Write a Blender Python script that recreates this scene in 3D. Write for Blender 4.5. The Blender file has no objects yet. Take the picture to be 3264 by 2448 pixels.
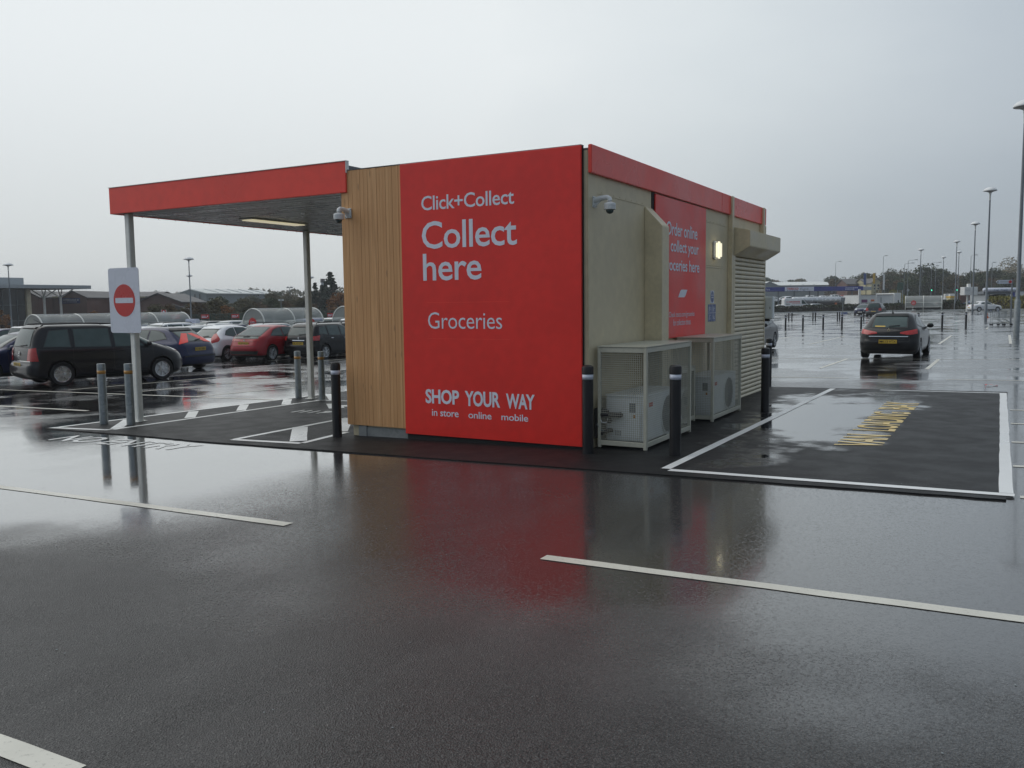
import bpy, bmesh, math, random
from mathutils import Vector, Matrix
from mathutils.bvhtree import BVHTree
random.seed(7)
R = math.radians
scene = bpy.context.scene
col = scene.collection

# ------------------------------------------------------------------ camera
cam_data = bpy.data.cameras.new('camera')
cam = bpy.data.objects.new('camera', cam_data)
col.objects.link(cam)
cam_data.sensor_width = 36.0
cam_data.lens = 30.73
cam_data.clip_start = 0.1
cam_data.clip_end = 6000
_r = Vector((0.871981, 0.489402, -0.011559)); _u = Vector((-0.034740, 0.085414, 0.995740)); _f = Vector((-0.488305, 0.867865, -0.091482))
cam.matrix_world = Matrix(((_r.x, _u.x, -_f.x, 4.23373), (_r.y, _u.y, -_f.y, -9.18746), (_r.z, _u.z, -_f.z, 1.71743), (0, 0, 0, 1)))
scene.camera = cam

# ------------------------------------------------------------------ sky
SUN_EL, SUN_AZ = 55.0, 255.0            # degrees; azimuth clockwise from +Y
world = bpy.data.worlds.new('World')
scene.world = world
world.use_nodes = True
wn = world.node_tree.nodes; wl = world.node_tree.links
wn.clear()
w_out = wn.new('ShaderNodeOutputWorld')
w_bg = wn.new('ShaderNodeBackground'); w_bg.inputs['Strength'].default_value = 0.1
w_sky = wn.new('ShaderNodeTexSky'); w_sky.sky_type = 'NISHITA'; w_sky.sun_disc = False
w_sky.sun_elevation = R(SUN_EL); w_sky.sun_rotation = R(SUN_AZ)
w_tc = wn.new('ShaderNodeTexCoord')
# heavy overcast: brighter towards the sun's side, blue-grey away from it
w_dot = wn.new('ShaderNodeVectorMath'); w_dot.operation = 'DOT_PRODUCT'
w_dot.inputs[1].default_value = (math.sin(R(290)), math.cos(R(290)), 0.30)
wl.new(w_tc.outputs['Generated'], w_dot.inputs[0])
w_noise = wn.new('ShaderNodeTexNoise'); w_noise.inputs['Scale'].default_value = 1.6; w_noise.inputs['Detail'].default_value = 6
w_map = wn.new('ShaderNodeMapping'); w_map.inputs['Scale'].default_value = (1, 1, 2.6)
wl.new(w_tc.outputs['Generated'], w_map.inputs['Vector']); wl.new(w_map.outputs['Vector'], w_noise.inputs['Vector'])
w_add = wn.new('ShaderNodeMath'); w_add.operation = 'MULTIPLY_ADD'; w_add.inputs[1].default_value = 0.34
wl.new(w_noise.outputs['Fac'], w_add.inputs[0]); wl.new(w_dot.outputs['Value'], w_add.inputs[2])
w_ramp = wn.new('ShaderNodeValToRGB')
e = w_ramp.color_ramp.elements
e[0].position = 0.0; e[0].color = (0.295, 0.350, 0.415, 1)
e[1].position = 1.0; e[1].color = (0.86, 0.90, 0.91, 1)
for pos, c in ((0.42, (0.395, 0.455, 0.520, 1)), (0.66, (0.550, 0.610, 0.660, 1)), (0.86, (0.730, 0.785, 0.810, 1))):
    k = e.new(pos); k.color = c
wl.new(w_add.outputs['Value'], w_ramp.inputs['Fac'])
# the low sky is a touch duller than the sky overhead
w_sep = wn.new('ShaderNodeSeparateXYZ'); wl.new(w_tc.outputs['Generated'], w_sep.inputs[0])
w_hz = wn.new('ShaderNodeMapRange'); w_hz.interpolation_type = 'SMOOTHSTEP'
w_hz.inputs['From Min'].default_value = -0.02; w_hz.inputs['From Max'].default_value = 0.30
w_hz.inputs['To Min'].default_value = 7.6; w_hz.inputs['To Max'].default_value = 10.0
wl.new(w_sep.outputs['Z'], w_hz.inputs['Value'])
w_scale = wn.new('ShaderNodeVectorMath'); w_scale.operation = 'SCALE'
wl.new(w_ramp.outputs['Color'], w_scale.inputs[0]); wl.new(w_hz.outputs['Result'], w_scale.inputs['Scale'])
w_mix = wn.new('ShaderNodeMix'); w_mix.data_type = 'RGBA'; w_mix.inputs['Factor'].default_value = 0.95
wl.new(w_sky.outputs['Color'], w_mix.inputs['A']); wl.new(w_scale.outputs['Vector'], w_mix.inputs['B'])
wl.new(w_mix.outputs['Result'], w_bg.inputs['Color']); wl.new(w_bg.outputs['Background'], w_out.inputs['Surface'])

sun_d = bpy.data.lights.new('sun', 'SUN'); sun_d.energy = 1.0; sun_d.angle = R(60); sun_d.color = (1.0, 0.97, 0.92)
sun = bpy.data.objects.new('sun', sun_d); col.objects.link(sun)
_sd = Vector((math.sin(R(SUN_AZ)) * math.cos(R(SUN_EL)), math.cos(R(SUN_AZ)) * math.cos(R(SUN_EL)), math.sin(R(SUN_EL))))
sun.rotation_euler = _sd.to_track_quat('Z', 'Y').to_euler()

scene.view_settings.view_transform = 'Standard'
try: scene.view_settings.look = 'None'
except Exception: pass
scene.view_settings.exposure = 0.0
scene.view_settings.gamma = 1.0
scene.view_settings.use_curve_mapping = False
scene.cycles.use_denoising = True
scene.cycles.max_bounces = 6; scene.cycles.diffuse_bounces = 3; scene.cycles.glossy_bounces = 4; scene.cycles.transparent_max_bounces = 12
scene.cycles.caustics_reflective = False; scene.cycles.caustics_refractive = False

# ------------------------------------------------------------------ helpers
def softmin(v, m, k):
    return -k * math.log(math.exp(-v / k) + math.exp(-m / k)) if v < m + 40 * k else m
def gz(x, y):
    """Height of the gently falling car park at x, y."""
    return (-0.0157133 * softmin(-x, 150.0, 20.0) - 0.0082442 * softmin(y, 27.0, 6.0)
            + 0.0264 * math.log1p(math.exp(min((y - 72) / 12, 50))))

def tag(o, label=None, cat=None, group=None, kind=None):
    if label: o['label'] = label
    if cat: o['category'] = cat
    if group: o['group'] = group
    if kind: o['kind'] = kind
    return o
def link(o, parent=None):
    col.objects.link(o)
    if parent is not None: o.parent = parent
    return o
def thing(name, label, cat, loc=(0, 0, 0), rz=0.0, group=None):
    o = bpy.data.objects.new(name, None)
    o.empty_display_size = 0.3
    col.objects.link(o); o.location = loc; o.rotation_euler = (0, 0, rz)
    return tag(o, label, cat, group)

class MB:
    """Collects simple shapes into one mesh."""
    def __init__(s): s.v = []; s.f = []; s.mi = []
    def add(s, vs, fs, mi=0):
        n = len(s.v); s.v += [tuple(v) for v in vs]
        for f in fs: s.f.append(tuple(i + n for i in f)); s.mi.append(mi)
        return s
    def box(s, x0, x1, y0, y1, z0, z1, mi=0, M=None):
        vs = [(x0, y0, z0), (x1, y0, z0), (x1, y1, z0), (x0, y1, z0), (x0, y0, z1), (x1, y0, z1), (x1, y1, z1), (x0, y1, z1)]
        if M is not None: vs = [M @ Vector(v) for v in vs]
        return s.add(vs, [(0, 3, 2, 1), (4, 5, 6, 7), (0, 1, 5, 4), (1, 2, 6, 5), (2, 3, 7, 6), (3, 0, 4, 7)], mi)
    def tube(s, pts, r, n=8, cap=True, mi=0):
        pts = [Vector(p) for p in pts]; k = len(pts)
        rs = r if isinstance(r, (list, tuple)) else [r] * k
        vs = []; up = None
        for i, p in enumerate(pts):
            d = (pts[min(i + 1, k - 1)] - pts[max(i - 1, 0)])
            d = d.normalized() if d.length > 1e-9 else Vector((0, 0, 1))
            if up is None: up = Vector((1, 0, 0)) if abs(d.z) > 0.9 else Vector((0, 0, 1))
            a = d.cross(up)
            if a.length < 1e-6: a = d.cross(Vector((0, 1, 0)))
            a.normalize(); b = d.cross(a)
            for j in range(n):
                t = 2 * math.pi * j / n
                vs.append(p + a * (rs[i] * math.cos(t)) + b * (rs[i] * math.sin(t)))
        fs = [(i * n + j, i * n + (j + 1) % n, (i + 1) * n + (j + 1) % n, (i + 1) * n + j) for i in range(k - 1) for j in range(n)]
        if cap: fs += [tuple(range(n - 1, -1, -1)), tuple((k - 1) * n + j for j in range(n))]
        return s.add(vs, fs, mi)
    def lathe(s, prof, c=(0, 0, 0), n=24, axis='z', mi=0):
        c = Vector(c); vs = []
        for r, h in prof:
            for j in range(n):
                t = 2 * math.pi * j / n; a, b = r * math.cos(t), r * math.sin(t)
                vs.append(c + (Vector((a, b, h)) if axis == 'z' else Vector((h, a, b)) if axis == 'x' else Vector((a, h, b))))
        k = len(prof)
        fs = [(i * n + j, i * n + (j + 1) % n, (i + 1) * n + (j + 1) % n, (i + 1) * n + j) for i in range(k - 1) for j in range(n)]
        if prof[0][0] > 1e-6: fs.append(tuple(range(n - 1, -1, -1)))
        if prof[-1][0] > 1e-6: fs.append(tuple((k - 1) * n + j for j in range(n)))
        return s.add(vs, fs, mi)
    def prism(s, poly, h0, h1, fn, mi=0):
        """polygon of 2-D points extruded from h0 to h1; fn(a, b, h) gives the 3-D point"""
        n = len(poly)
        vs = [fn(a, b, h0) for a, b in poly] + [fn(a, b, h1) for a, b in poly]
        fs = [tuple(range(n - 1, -1, -1)), tuple(range(n, 2 * n))] + [(i, (i + 1) % n, n + (i + 1) % n, n + i) for i in range(n)]
        return s.add(vs, fs, mi)
    def quad(s, a, b, c, d, mi=0): return s.add([a, b, c, d], [(0, 1, 2, 3)], mi)
    def mesh(s, name, mats, smooth=False, fix=True):
        me = bpy.data.meshes.new(name)
        me.from_pydata(s.v, [], s.f)
        for m in (mats if isinstance(mats, (list, tuple)) else [mats]): me.materials.append(m)
        me.polygons.foreach_set('material_index', s.mi)
        if fix:
            bm = bmesh.new(); bm.from_mesh(me); bmesh.ops.recalc_face_normals(bm, faces=bm.faces); bm.to_mesh(me); bm.free()
        if smooth:
            me.polygons.foreach_set('use_smooth', [True] * len(me.polygons))
            if smooth is not True:
                try: me.set_sharp_from_angle(angle=R(smooth))
                except Exception: pass
        me.update()
        return me
    def build(s, name, mats, parent=None, smooth=False, loc=None, rot=None, fix=True):
        o = bpy.data.objects.new(name, s.mesh(name, mats, smooth, fix))
        link(o, parent)
        if loc is not None: o.location = loc
        if rot is not None: o.rotation_euler = rot
        return o
def bevel(o, w=0.01, seg=2):
    me = o.data; bm = bmesh.new(); bm.from_mesh(me)
    bmesh.ops.remove_doubles(bm, verts=bm.verts, dist=1e-5)
    ed = [e for e in bm.edges if len(e.link_faces) == 2 and e.calc_face_angle(0) > R(30)]
    bmesh.ops.bevel(bm, geom=ed, offset=w, segments=seg, affect='EDGES', clamp_overlap=True)
    bm.to_mesh(me); bm.free(); me.update()
    return o
def rbox(name, mat, parent, x0, x1, y0, y1, z0, z1, w=0.008, seg=2):
    o = MB().box(x0, x1, y0, y1, z0, z1).build(name, mat, parent)
    return bevel(o, min(w, 0.45 * min(x1 - x0, y1 - y0, z1 - z0)), seg)
def children(o): return CH.get(o.name, [])
def kids(o): return [c for c in o.children]
def dup(root, loc, rz=None, label=None, group=None, swap=None, only=None):
    """copy of a thing with copies of its parts and sub-parts"""
    r = root.copy(); col.objects.link(r); r.location = loc
    if rz is not None: r.rotation_euler = (0, 0, rz)
    if label: r['label'] = label
    if group: r['group'] = group
    def cp(src, dst):
        for ch in src.children:
            if only and dst is r and ch.name.split('.')[0] not in only: continue
            c = ch.copy(); col.objects.link(c); c.parent = dst
            if swap:
                for i, sl in enumerate(c.material_slots):
                    nm_ = sl.material.name if sl.material else ''
                    if nm_ in swap:
                        sl.link = 'OBJECT'; sl.material = swap[nm_]
            if not only: cp(ch, c)
    cp(root, r)
    return r
def rot_z(pts, a, c=(0, 0)):
    ca, sa = math.cos(a), math.sin(a)
    return [(c[0] + p[0] * ca - p[1] * sa, c[1] + p[0] * sa + p[1] * ca) for p in pts]

_glyph_cache = {}
def text_mesh(s, bold=0.0, shear=0.0, res=3):
    """a text as a list of words, each (vertices in 0..1 over the whole text's box, faces)"""
    key = (s, bold, shear, res)
    if key in _glyph_cache: return _glyph_cache[key]
    cu = bpy.data.curves.new('lettering', 'FONT'); cu.body = s; cu.offset = bold; cu.shear = shear; cu.resolution_u = res
    cu.space_character = 0.96
    ob = bpy.data.objects.new('lettering', cu); col.objects.link(ob)
    dg = bpy.context.evaluated_depsgraph_get()
    me = bpy.data.meshes.new_from_object(ob.evaluated_get(dg))
    vs = [(v.co.x, v.co.y) for v in me.vertices]; fs = [tuple(p.vertices) for p in me.polygons]
    col.objects.unlink(ob); bpy.data.objects.remove(ob); bpy.data.curves.remove(cu); bpy.data.meshes.remove(me)
    x0 = min(v[0] for v in vs); x1 = max(v[0] for v in vs); y0 = min(v[1] for v in vs); y1 = max(v[1] for v in vs)
    iv = sorted((min(vs[i][0] for i in f), max(vs[i][0] for i in f)) for f in fs)
    cuts = []; end = iv[0][1]
    for a, b in iv:
        if a - end > 0.15: cuts.append((a + end) / 2)
        end = max(end, b)
    words = []
    for k in range(len(cuts) + 1):
        lo = cuts[k - 1] if k else -1e9; hi = cuts[k] if k < len(cuts) else 1e9
        ff = [f for f in fs if lo < vs[f[0]][0] < hi]; ids = sorted({i for f in ff for i in f}); mp = {i: n for n, i in enumerate(ids)}
        words.append(([((vs[i][0] - x0) / (x1 - x0), (vs[i][1] - y0) / (y1 - y0)) for i in ids], [tuple(mp[i] for i in f) for f in ff]))
    _glyph_cache[key] = words
    return words
def lettering(s, fn, mat, parent, bold=0.02, shear=0.0, name='lettering'):
    """flat print: fn(u, v) with u, v in 0..1 over the text's box gives the 3-D point"""
    for vs, fs in text_mesh(s, bold, shear):
        m = MB(); m.add([fn(u, v) for u, v in vs], fs)
        o = m.build(name, mat, parent, fix=False)
    return o

# ------------------------------------------------------------------ materials
class NT:
    def __init__(s, name):
        s.m = bpy.data.materials.new(name); s.m.use_nodes = True
        s.t = s.m.node_tree; s.n = s.t.nodes; s.l = s.t.links
        s.b = s.n['Principled BSDF']
        s.tc = s.n.new('ShaderNodeTexCoord'); s.co = s.tc.outputs['Object']
    def coords(s, which): s.co = s.tc.outputs[which]; return s
    def scaled(s, sc, src=None):
        k = s.n.new('ShaderNodeMapping'); k.inputs['Scale'].default_value = sc
        s.l.new(src or s.co, k.inputs['Vector']); return k.outputs['Vector']
    def noise(s, scale, detail=3, rough=0.5, src=None):
        k = s.n.new('ShaderNodeTexNoise'); k.inputs['Scale'].default_value = scale
        k.inputs['Detail'].default_value = detail; k.inputs['Roughness'].default_value = rough
        s.l.new(src or s.co, k.inputs['Vector']); return k.outputs['Fac']
    def voro(s, scale, out='Distance', src=None):
        k = s.n.new('ShaderNodeTexVoronoi'); k.inputs['Scale'].default_value = scale
        s.l.new(src or s.co, k.inputs['Vector']); return k.outputs[out]
    def rng(s, v, a, b, c=0.0, d=1.0, smooth=True):
        k = s.n.new('ShaderNodeMapRange'); k.interpolation_type = 'SMOOTHSTEP' if smooth else 'LINEAR'
        for n_, x in (('From Min', a), ('From Max', b), ('To Min', c), ('To Max', d)): k.inputs[n_].default_value = x
        s.l.new(v, k.inputs['Value']); return k.outputs['Result']
    def math(s, op, a, b=None, c=None, clamp=False):
        k = s.n.new('ShaderNodeMath'); k.operation = op; k.use_clamp = clamp
        for i, x in enumerate((a, b, c)):
            if x is None: continue
            if isinstance(x, (int, float)): k.inputs[i].default_value = x
            else: s.l.new(x, k.inputs[i])
        return k.outputs['Value']
    def mix(s, f, a, b):
        k = s.n.new('ShaderNodeMix'); k.data_type = 'RGBA'
        for i, x in (('Factor', f), ('A', a), ('B', b)):
            if isinstance(x, (int, float)): k.inputs[i].default_value = x
            elif isinstance(x, tuple): k.inputs[i].default_value = (*x[:3], 1)
            else: s.l.new(x, k.inputs[i])
        return k.outputs['Result']
    def lerp(s, f, a, b):
        k = s.n.new('ShaderNodeMix'); k.data_type = 'FLOAT'
        for i, x in (('Factor', f), ('A', a), ('B', b)):
            if isinstance(x, (int, float)): k.inputs[i].default_value = x
            else: s.l.new(x, k.inputs[i])
        return k.outputs['Result']
    def set(s, **kw):
        names = dict(color='Base Color', rough='Roughness', metal='Metallic', spec='Specular IOR Level', ior='IOR', coat='Coat Weight',
                     coatr='Coat Roughness', alpha='Alpha', emit='Emission Color', estr='Emission Strength', trans='Transmission Weight', sheen='Sheen Weight')
        for k, v in kw.items():
            i = s.b.inputs[names[k]]
            if isinstance(v, (int, float)): i.default_value = v
            elif isinstance(v, tuple): i.default_value = (*v[:3], 1)
            else: s.l.new(v, i)
        return s
    def bump(s, h, strength=0.2, dist=0.01):
        k = s.n.new('ShaderNodeBump'); k.inputs['Distance'].default_value = dist
        if isinstance(strength, (int, float)): k.inputs['Strength'].default_value = strength
        else: s.l.new(strength, k.inputs['Strength'])
        s.l.new(h, k.inputs['Height']); s.l.new(k.outputs['Normal'], s.b.inputs['Normal']); return s
def mul(c, k): return tuple(min(1.0, x * k) for x in c)
def paint(name, c, rough=0.4, var=0.12, scale=1.5, metal=0.0, spec=0.5, bump=0.0, bscale=60, coat=0.0):
    """painted or moulded surface with a little dirt and unevenness"""
    t = NT(name)
    f = t.noise(scale, 4)
    f2 = t.noise(scale * 9, 2)
    fac = t.math('MULTIPLY_ADD', f2, 0.35, t.math('MULTIPLY', f, 0.65))
    t.set(color=t.mix(t.rng(fac, 0.35, 0.65), mul(c, 1 - var), mul(c, 1 + var * 0.6)), metal=metal, spec=spec, coat=coat, coatr=0.06)
    t.set(rough=t.rng(f, 0.3, 0.7, max(0.02, rough - 0.08), rough + 0.08))
    if bump: t.bump(t.noise(bscale, 2), bump, 0.004)
    return t.m
M = {}
# --- old car park surface, wet: film of water where the ground lies low, damp chippings elsewhere
t = NT('wet_asphalt')
sep = t.n.new('ShaderNodeSeparateXYZ'); t.l.new(t.co, sep.inputs[0])
low = t.rng(sep.outputs['Y'], -7.4, -3.7)
big = t.noise(0.33, 4, 0.55); mid = t.noise(1.1, 4, 0.6); chips = t.noise(95, 2, 0.6); speck = t.voro(140); fine = t.noise(260, 1)
pud = t.math('ADD', low, t.math('MULTIPLY_ADD', big, 1.5, -0.75), clamp=True)
pud = t.math('ADD', pud, t.math('MULTIPLY_ADD', mid, 0.5, -0.25), clamp=True)
pud = t.rng(pud, 0.12, 0.85)
# away from the kiosk the film is broken: shallow pools between damp, textured stretches
away = t.math('MAXIMUM', t.rng(sep.outputs['Y'], 8.5, 13.0), t.rng(sep.outputs['X'], -8.5, -11.0))
away = t.math('MAXIMUM', away, t.math('MULTIPLY', t.rng(sep.outputs['X'], 4.2, 5.2), 0.6))
pool = t.rng(t.math('ADD', t.math('MULTIPLY', t.noise(0.42, 5, 0.62), 0.75), t.math('MULTIPLY', t.noise(0.09, 2), 0.25)), 0.45, 0.56)
film = t.math('SUBTRACT', pud, t.math('MULTIPLY', away, t.math('MULTIPLY_ADD', pool, -1.0, 1.0)), clamp=True)
stones = t.rng(t.math('MULTIPLY_ADD', t.noise(48, 3, 0.7), 0.6, t.math('MULTIPLY', t.noise(120, 1), 0.4)), 0.47, 0.60)
deep = t.math('MAXIMUM', t.math('MAXIMUM', t.math('MULTIPLY', t.rng(t.math('MULTIPLY_ADD', big, 2.0, sep.outputs['X']), 1.6, 3.0), 0.6), t.rng(t.math('MULTIPLY_ADD', big, 2.0, sep.outputs['X']), 0.0, -1.6)), away)      # the water stands deepest left of the timber corner
film = t.math('SUBTRACT', film, t.math('MULTIPLY', stones, t.lerp(deep, 0.62, 0.12)), clamp=True)     # stone tops stand out of the film
wear = t.rng(t.noise(0.22, 3), 0.4, 0.62)
basec = t.mix(t.rng(chips, 0.3, 0.72), (0.014, 0.0135, 0.0132), (0.098, 0.094, 0.092))
basec = t.mix(t.math('MULTIPLY', wear, 0.35), basec, (0.060, 0.058, 0.057))
scuff = t.rng(t.noise(1.0, 4, 0.6, t.scaled((1.3, .35, 1))), 0.5, 0.68)
basec = t.mix(t.math('MULTIPLY', t.rng(t.voro(150, 'Color'), 0.84, 0.93), t.math('MULTIPLY_ADD', scuff, 0.6, 0.4)), basec, (0.26, 0.25, 0.235))
basec = t.mix(t.math('MULTIPLY', t.rng(t.voro(120), 0.42, 0.62), 0.6), basec, (0.006, 0.006, 0.006))
basec = t.mix(t.math('MULTIPLY', scuff, 0.30), basec, (0.085, 0.082, 0.080))
basec = t.mix(t.math('MULTIPLY', stones, 0.22), basec, (0.10, 0.097, 0.095))
basec = t.mix(t.math('MULTIPLY', film, 0.35), basec, (0.026, 0.026, 0.027))
t.set(color=basec, ior=t.lerp(film, 1.40, t.lerp(deep, 1.45, 1.9)), spec=0.45)
damp = t.lerp(away, t.rng(mid, 0.3, 0.7, 0.30, 0.44), t.rng(mid, 0.3, 0.7, 0.20, 0.30))
rf = t.lerp(film, damp, t.lerp(deep, t.rng(mid, 0.35, 0.65, 0.045, 0.085), t.rng(mid, 0.35, 0.65, 0.035, 0.085)))
t.set(rough=rf, coat=t.math('MAXIMUM', t.math('MULTIPLY', film, t.lerp(deep, 0.10, 1.0)), t.math('MULTIPLY', away, 0.85)), coatr=rf); t.b.inputs['Coat IOR'].default_value = 1.5
h = t.math('ADD', t.math('MULTIPLY', chips, 0.55), t.math('MULTIPLY', speck, 0.6))
h = t.math('ADD', h, t.math('MULTIPLY', t.noise(16, 2), 0.35))
still = t.math('MULTIPLY', film, deep)
h = t.lerp(still, h, t.math('MULTIPLY', t.noise(13, 2, 0.6), 1.6))
t.bump(h, t.lerp(film, t.lerp(away, 1.0, 0.25), t.lerp(deep, 0.13, 0.055)), 0.008)
M['asphalt'] = t.m
# --- fresh tarmac of the collection bay
t = NT('fresh_tarmac')
sep = t.n.new('ShaderNodeSeparateXYZ'); t.l.new(t.co, sep.inputs[0])
dx = t.math('MULTIPLY_ADD', sep.outputs['X'], 1 / 1.25, -1.95 / 1.25); dy = t.math('MULTIPLY_ADD', sep.outputs['Y'], 1 / 4.4, -4.6 / 4.4)
rr = t.math('ADD', t.math('MULTIPLY', dx, dx), t.math('MULTIPLY', dy, dy))
big = t.noise(0.8, 4, 0.6); mid = t.noise(2.6, 4, 0.6); chips = t.noise(110, 2, 0.6)
pud = t.math('ADD', t.math('MULTIPLY_ADD', rr, -0.55, 0.92), t.math('MULTIPLY_ADD', big, 2.2, -1.1))
pud = t.math('ADD', pud, t.math('MULTIPLY_ADD', mid, 0.9, -0.45))
pud = t.rng(pud, 0.30, 0.78)
basec = t.mix(t.rng(chips, 0.3, 0.7), (0.0085, 0.0085, 0.0092), (0.021, 0.021, 0.022))
t.set(color=basec, ior=t.lerp(pud, 1.33, 1.7), spec=0.34)
t.set(rough=t.lerp(pud, t.rng(mid, 0.3, 0.7, 0.44, 0.54), 0.05), coat=t.math('MULTIPLY', pud, 0.55), coatr=0.05)
t.bump(t.math('ADD', chips, t.math('MULTIPLY', t.voro(120), 0.6)), t.lerp(pud, 0.55, 0.02), 0.006)
M['tarmac'] = t.m
def road_paint(name, c, wear=0.5):
    t = NT(name)
    n1 = t.noise(38, 4, 0.7); n2 = t.noise(1.3, 3)
    f = t.math('ADD', t.math('MULTIPLY', t.rng(n1, 0.55, 0.72), 0.55 * wear), t.math('MULTIPLY', t.rng(n2, 0.4, 0.75), 0.35 * wear), clamp=True)
    t.set(color=t.mix(f, c, mul(c, 0.42)), rough=t.rng(n2, 0.3, 0.7, 0.25, 0.45)); t.bump(n1, 0.2, 0.004)
    return t.m
M['line_new'] = road_paint('fresh_line_paint', (0.78, 0.79, 0.78), 0.35)
M['line_old'] = road_paint('worn_line_paint', (0.66, 0.64, 0.56), 1.0)
M['line_yellow'] = road_paint('yellow_line_paint', (0.84, 0.60, 0.17), 0.25)

M['red'] = paint('red_sign_panel', (0.85, 0.036, 0.026), 0.36, 0.08, 0.9)
M['red_fascia'] = paint('red_fascia_panel', (0.93, 0.070, 0.045), 0.32, 0.08, 0.8)
M['white_print'] = paint('white_print', (0.80, 0.83, 0.93), 0.45, 0.05, 3)
M['beige'] = paint('beige_wall_coating', (0.66, 0.575, 0.395), 0.50, 0.10, 0.9, bump=0.12, bscale=90)
M['beige_trim'] = paint('beige_trim', (0.68, 0.595, 0.41), 0.42, 0.12, 2.0)
M['shutter'] = paint('beige_shutter_slat', (0.74, 0.66, 0.48), 0.36, 0.12, 3.0)
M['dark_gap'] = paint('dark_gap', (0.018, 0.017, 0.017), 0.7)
M['roof'] = paint('grey_roof_membrane', (0.16, 0.17, 0.18), 0.5)
M['cream_metal'] = paint('cream_powder_coat', (0.52, 0.51, 0.42), 0.38, 0.10, 3.0)
M['wire'] = paint('cream_wire', (0.50, 0.49, 0.41), 0.40, 0.10, 8.0)
M['ac'] = paint('pale_grey_casing', (0.82, 0.86, 0.86), 0.40, 0.08, 4.0)
M['white_metal'] = paint('white_powder_coat', (0.84, 0.84, 0.79), 0.35, 0.08, 2.0)
M['white_plastic'] = paint('white_plastic', (0.70, 0.72, 0.72), 0.32, 0.05, 8.0)
M['sign_white'] = paint('white_sign_face', (0.70, 0.73, 0.82), 0.28, 0.04, 3.0)
M['sign_red'] = paint('red_sign_face', (0.58, 0.030, 0.028), 0.30, 0.05, 3.0)
M['sign_blue'] = paint('blue_sign_face', (0.025, 0.060, 0.22), 0.32, 0.10, 6.0)
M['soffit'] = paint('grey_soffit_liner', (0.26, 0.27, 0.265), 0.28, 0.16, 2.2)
M['black_plastic'] = paint('black_plastic', (0.012, 0.012, 0.014), 0.42, 0.2, 6.0, bump=0.08, bscale=120)
M['band'] = paint('reflective_white_band', (0.62, 0.66, 0.76), 0.25, 0.05, 8.0)
M['amber'] = paint('orange_band', (0.52, 0.26, 0.06), 0.40, 0.12, 9.0)
t = NT('galvanised_steel')
n1 = t.voro(22, 'Color'); n2 = t.noise(3, 4)
t.set(color=t.mix(n1, (0.20, 0.225, 0.235), (0.31, 0.335, 0.345)), metal=0.55, rough=t.rng(n2, 0.3, 0.7, 0.36, 0.52))
M['galv'] = t.m
M['lamp_post'] = paint('grey_lamp_post', (0.20, 0.22, 0.24), 0.45, 0.15, 2.0, metal=0.3)
M['lamp_top'] = paint('white_lamp_dish', (0.75, 0.76, 0.76), 0.35, 0.05)
M['rubber'] = paint('tyre_rubber', (0.010, 0.010, 0.011), 0.55, 0.25, 9.0)
M['alloy'] = paint('silver_alloy', (0.52, 0.53, 0.54), 0.28, 0.08, 8.0, metal=0.7)
M['chrome'] = paint('chrome_trim', (0.75, 0.75, 0.75), 0.12, 0.05, 8.0, metal=1.0)
t = NT('car_glass')
n1 = t.noise(2.2, 3)
t.set(color=t.mix(n1, (0.026, 0.046, 0.045), (0.080, 0.118, 0.114)), rough=0.05, ior=1.5, spec=0.5)
M['glass'] = t.m
t = NT('red_lamp_lens'); t.set(color=t.mix(t.noise(14, 2), (0.33, 0.012, 0.012), (0.52, 0.030, 0.026)), rough=0.12, coat=0.6); M['tail'] = t.m
t = NT('lit_brake_lamp'); t.set(color=(0.6, 0.03, 0.02), rough=0.15, emit=t.mix(t.noise(9, 2), (1.0, 0.02, 0.02), (1.0, 0.06, 0.04)), estr=0.10); M['brake'] = t.m
t = NT('clear_lamp_lens'); t.set(color=t.mix(t.noise(12, 2), (0.35, 0.38, 0.40), (0.62, 0.66, 0.68)), rough=0.10, coat=0.6); M['headlamp'] = t.m
M['plate_yellow'] = paint('yellow_number_plate', (0.62, 0.42, 0.06), 0.35, 0.05, 9)
M['plate_white'] = paint('white_number_plate', (0.72, 0.72, 0.70), 0.35, 0.05, 9)
M['ink'] = paint('black_print', (0.012, 0.012, 0.012), 0.5)
t = NT('lit_diffuser'); t.set(color=(0.8, 0.72, 0.45), rough=0.35, emit=t.mix(t.noise(9, 3), (1.0, 0.88, 0.60), (1.0, 0.96, 0.76)), estr=0.88); M['lit'] = t.m
t = NT('dim_tube_diffuser'); t.set(color=(0.8, 0.76, 0.6), rough=0.4, emit=(1.0, 0.90, 0.62), estr=0.42); M['tube'] = t.m
t = NT('lit_green_signal'); t.set(color=(0.05, 0.6, 0.3), emit=(0.08, 1.0, 0.55), estr=2.2); M['green_lit'] = t.m
# timber cladding: grain runs up the board
t = NT('larch_board')
oi = t.n.new('ShaderNodeObjectInfo')
cmb = t.n.new('ShaderNodeVectorMath'); cmb.operation = 'ADD'
cx = t.n.new('ShaderNodeCombineXYZ'); t.l.new(t.math('MULTIPLY', oi.outputs['Random'], 40.0), cx.inputs['Z']); t.l.new(t.math('MULTIPLY', oi.outputs['Random'], 17.0), cx.inputs['X'])
t.l.new(t.co, cmb.inputs[0]); t.l.new(cx.outputs[0], cmb.inputs[1])
g1 = t.noise(1.0, 5, 0.6, t.scaled((38, 38, 1.3), cmb.outputs[0])); g2 = t.noise(1.0, 3, 0.5, t.scaled((9, 9, 0.5), cmb.outputs[0]))
knot = t.rng(t.voro(1.0, 'Distance', t.scaled((9, 9, 2.2), cmb.outputs[0])), 0.05, 0.16, 1.0, 0.0)
c1 = t.mix(t.rng(g1, 0.3, 0.72), (0.53, 0.272, 0.112), (0.80, 0.46, 0.215))
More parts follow.
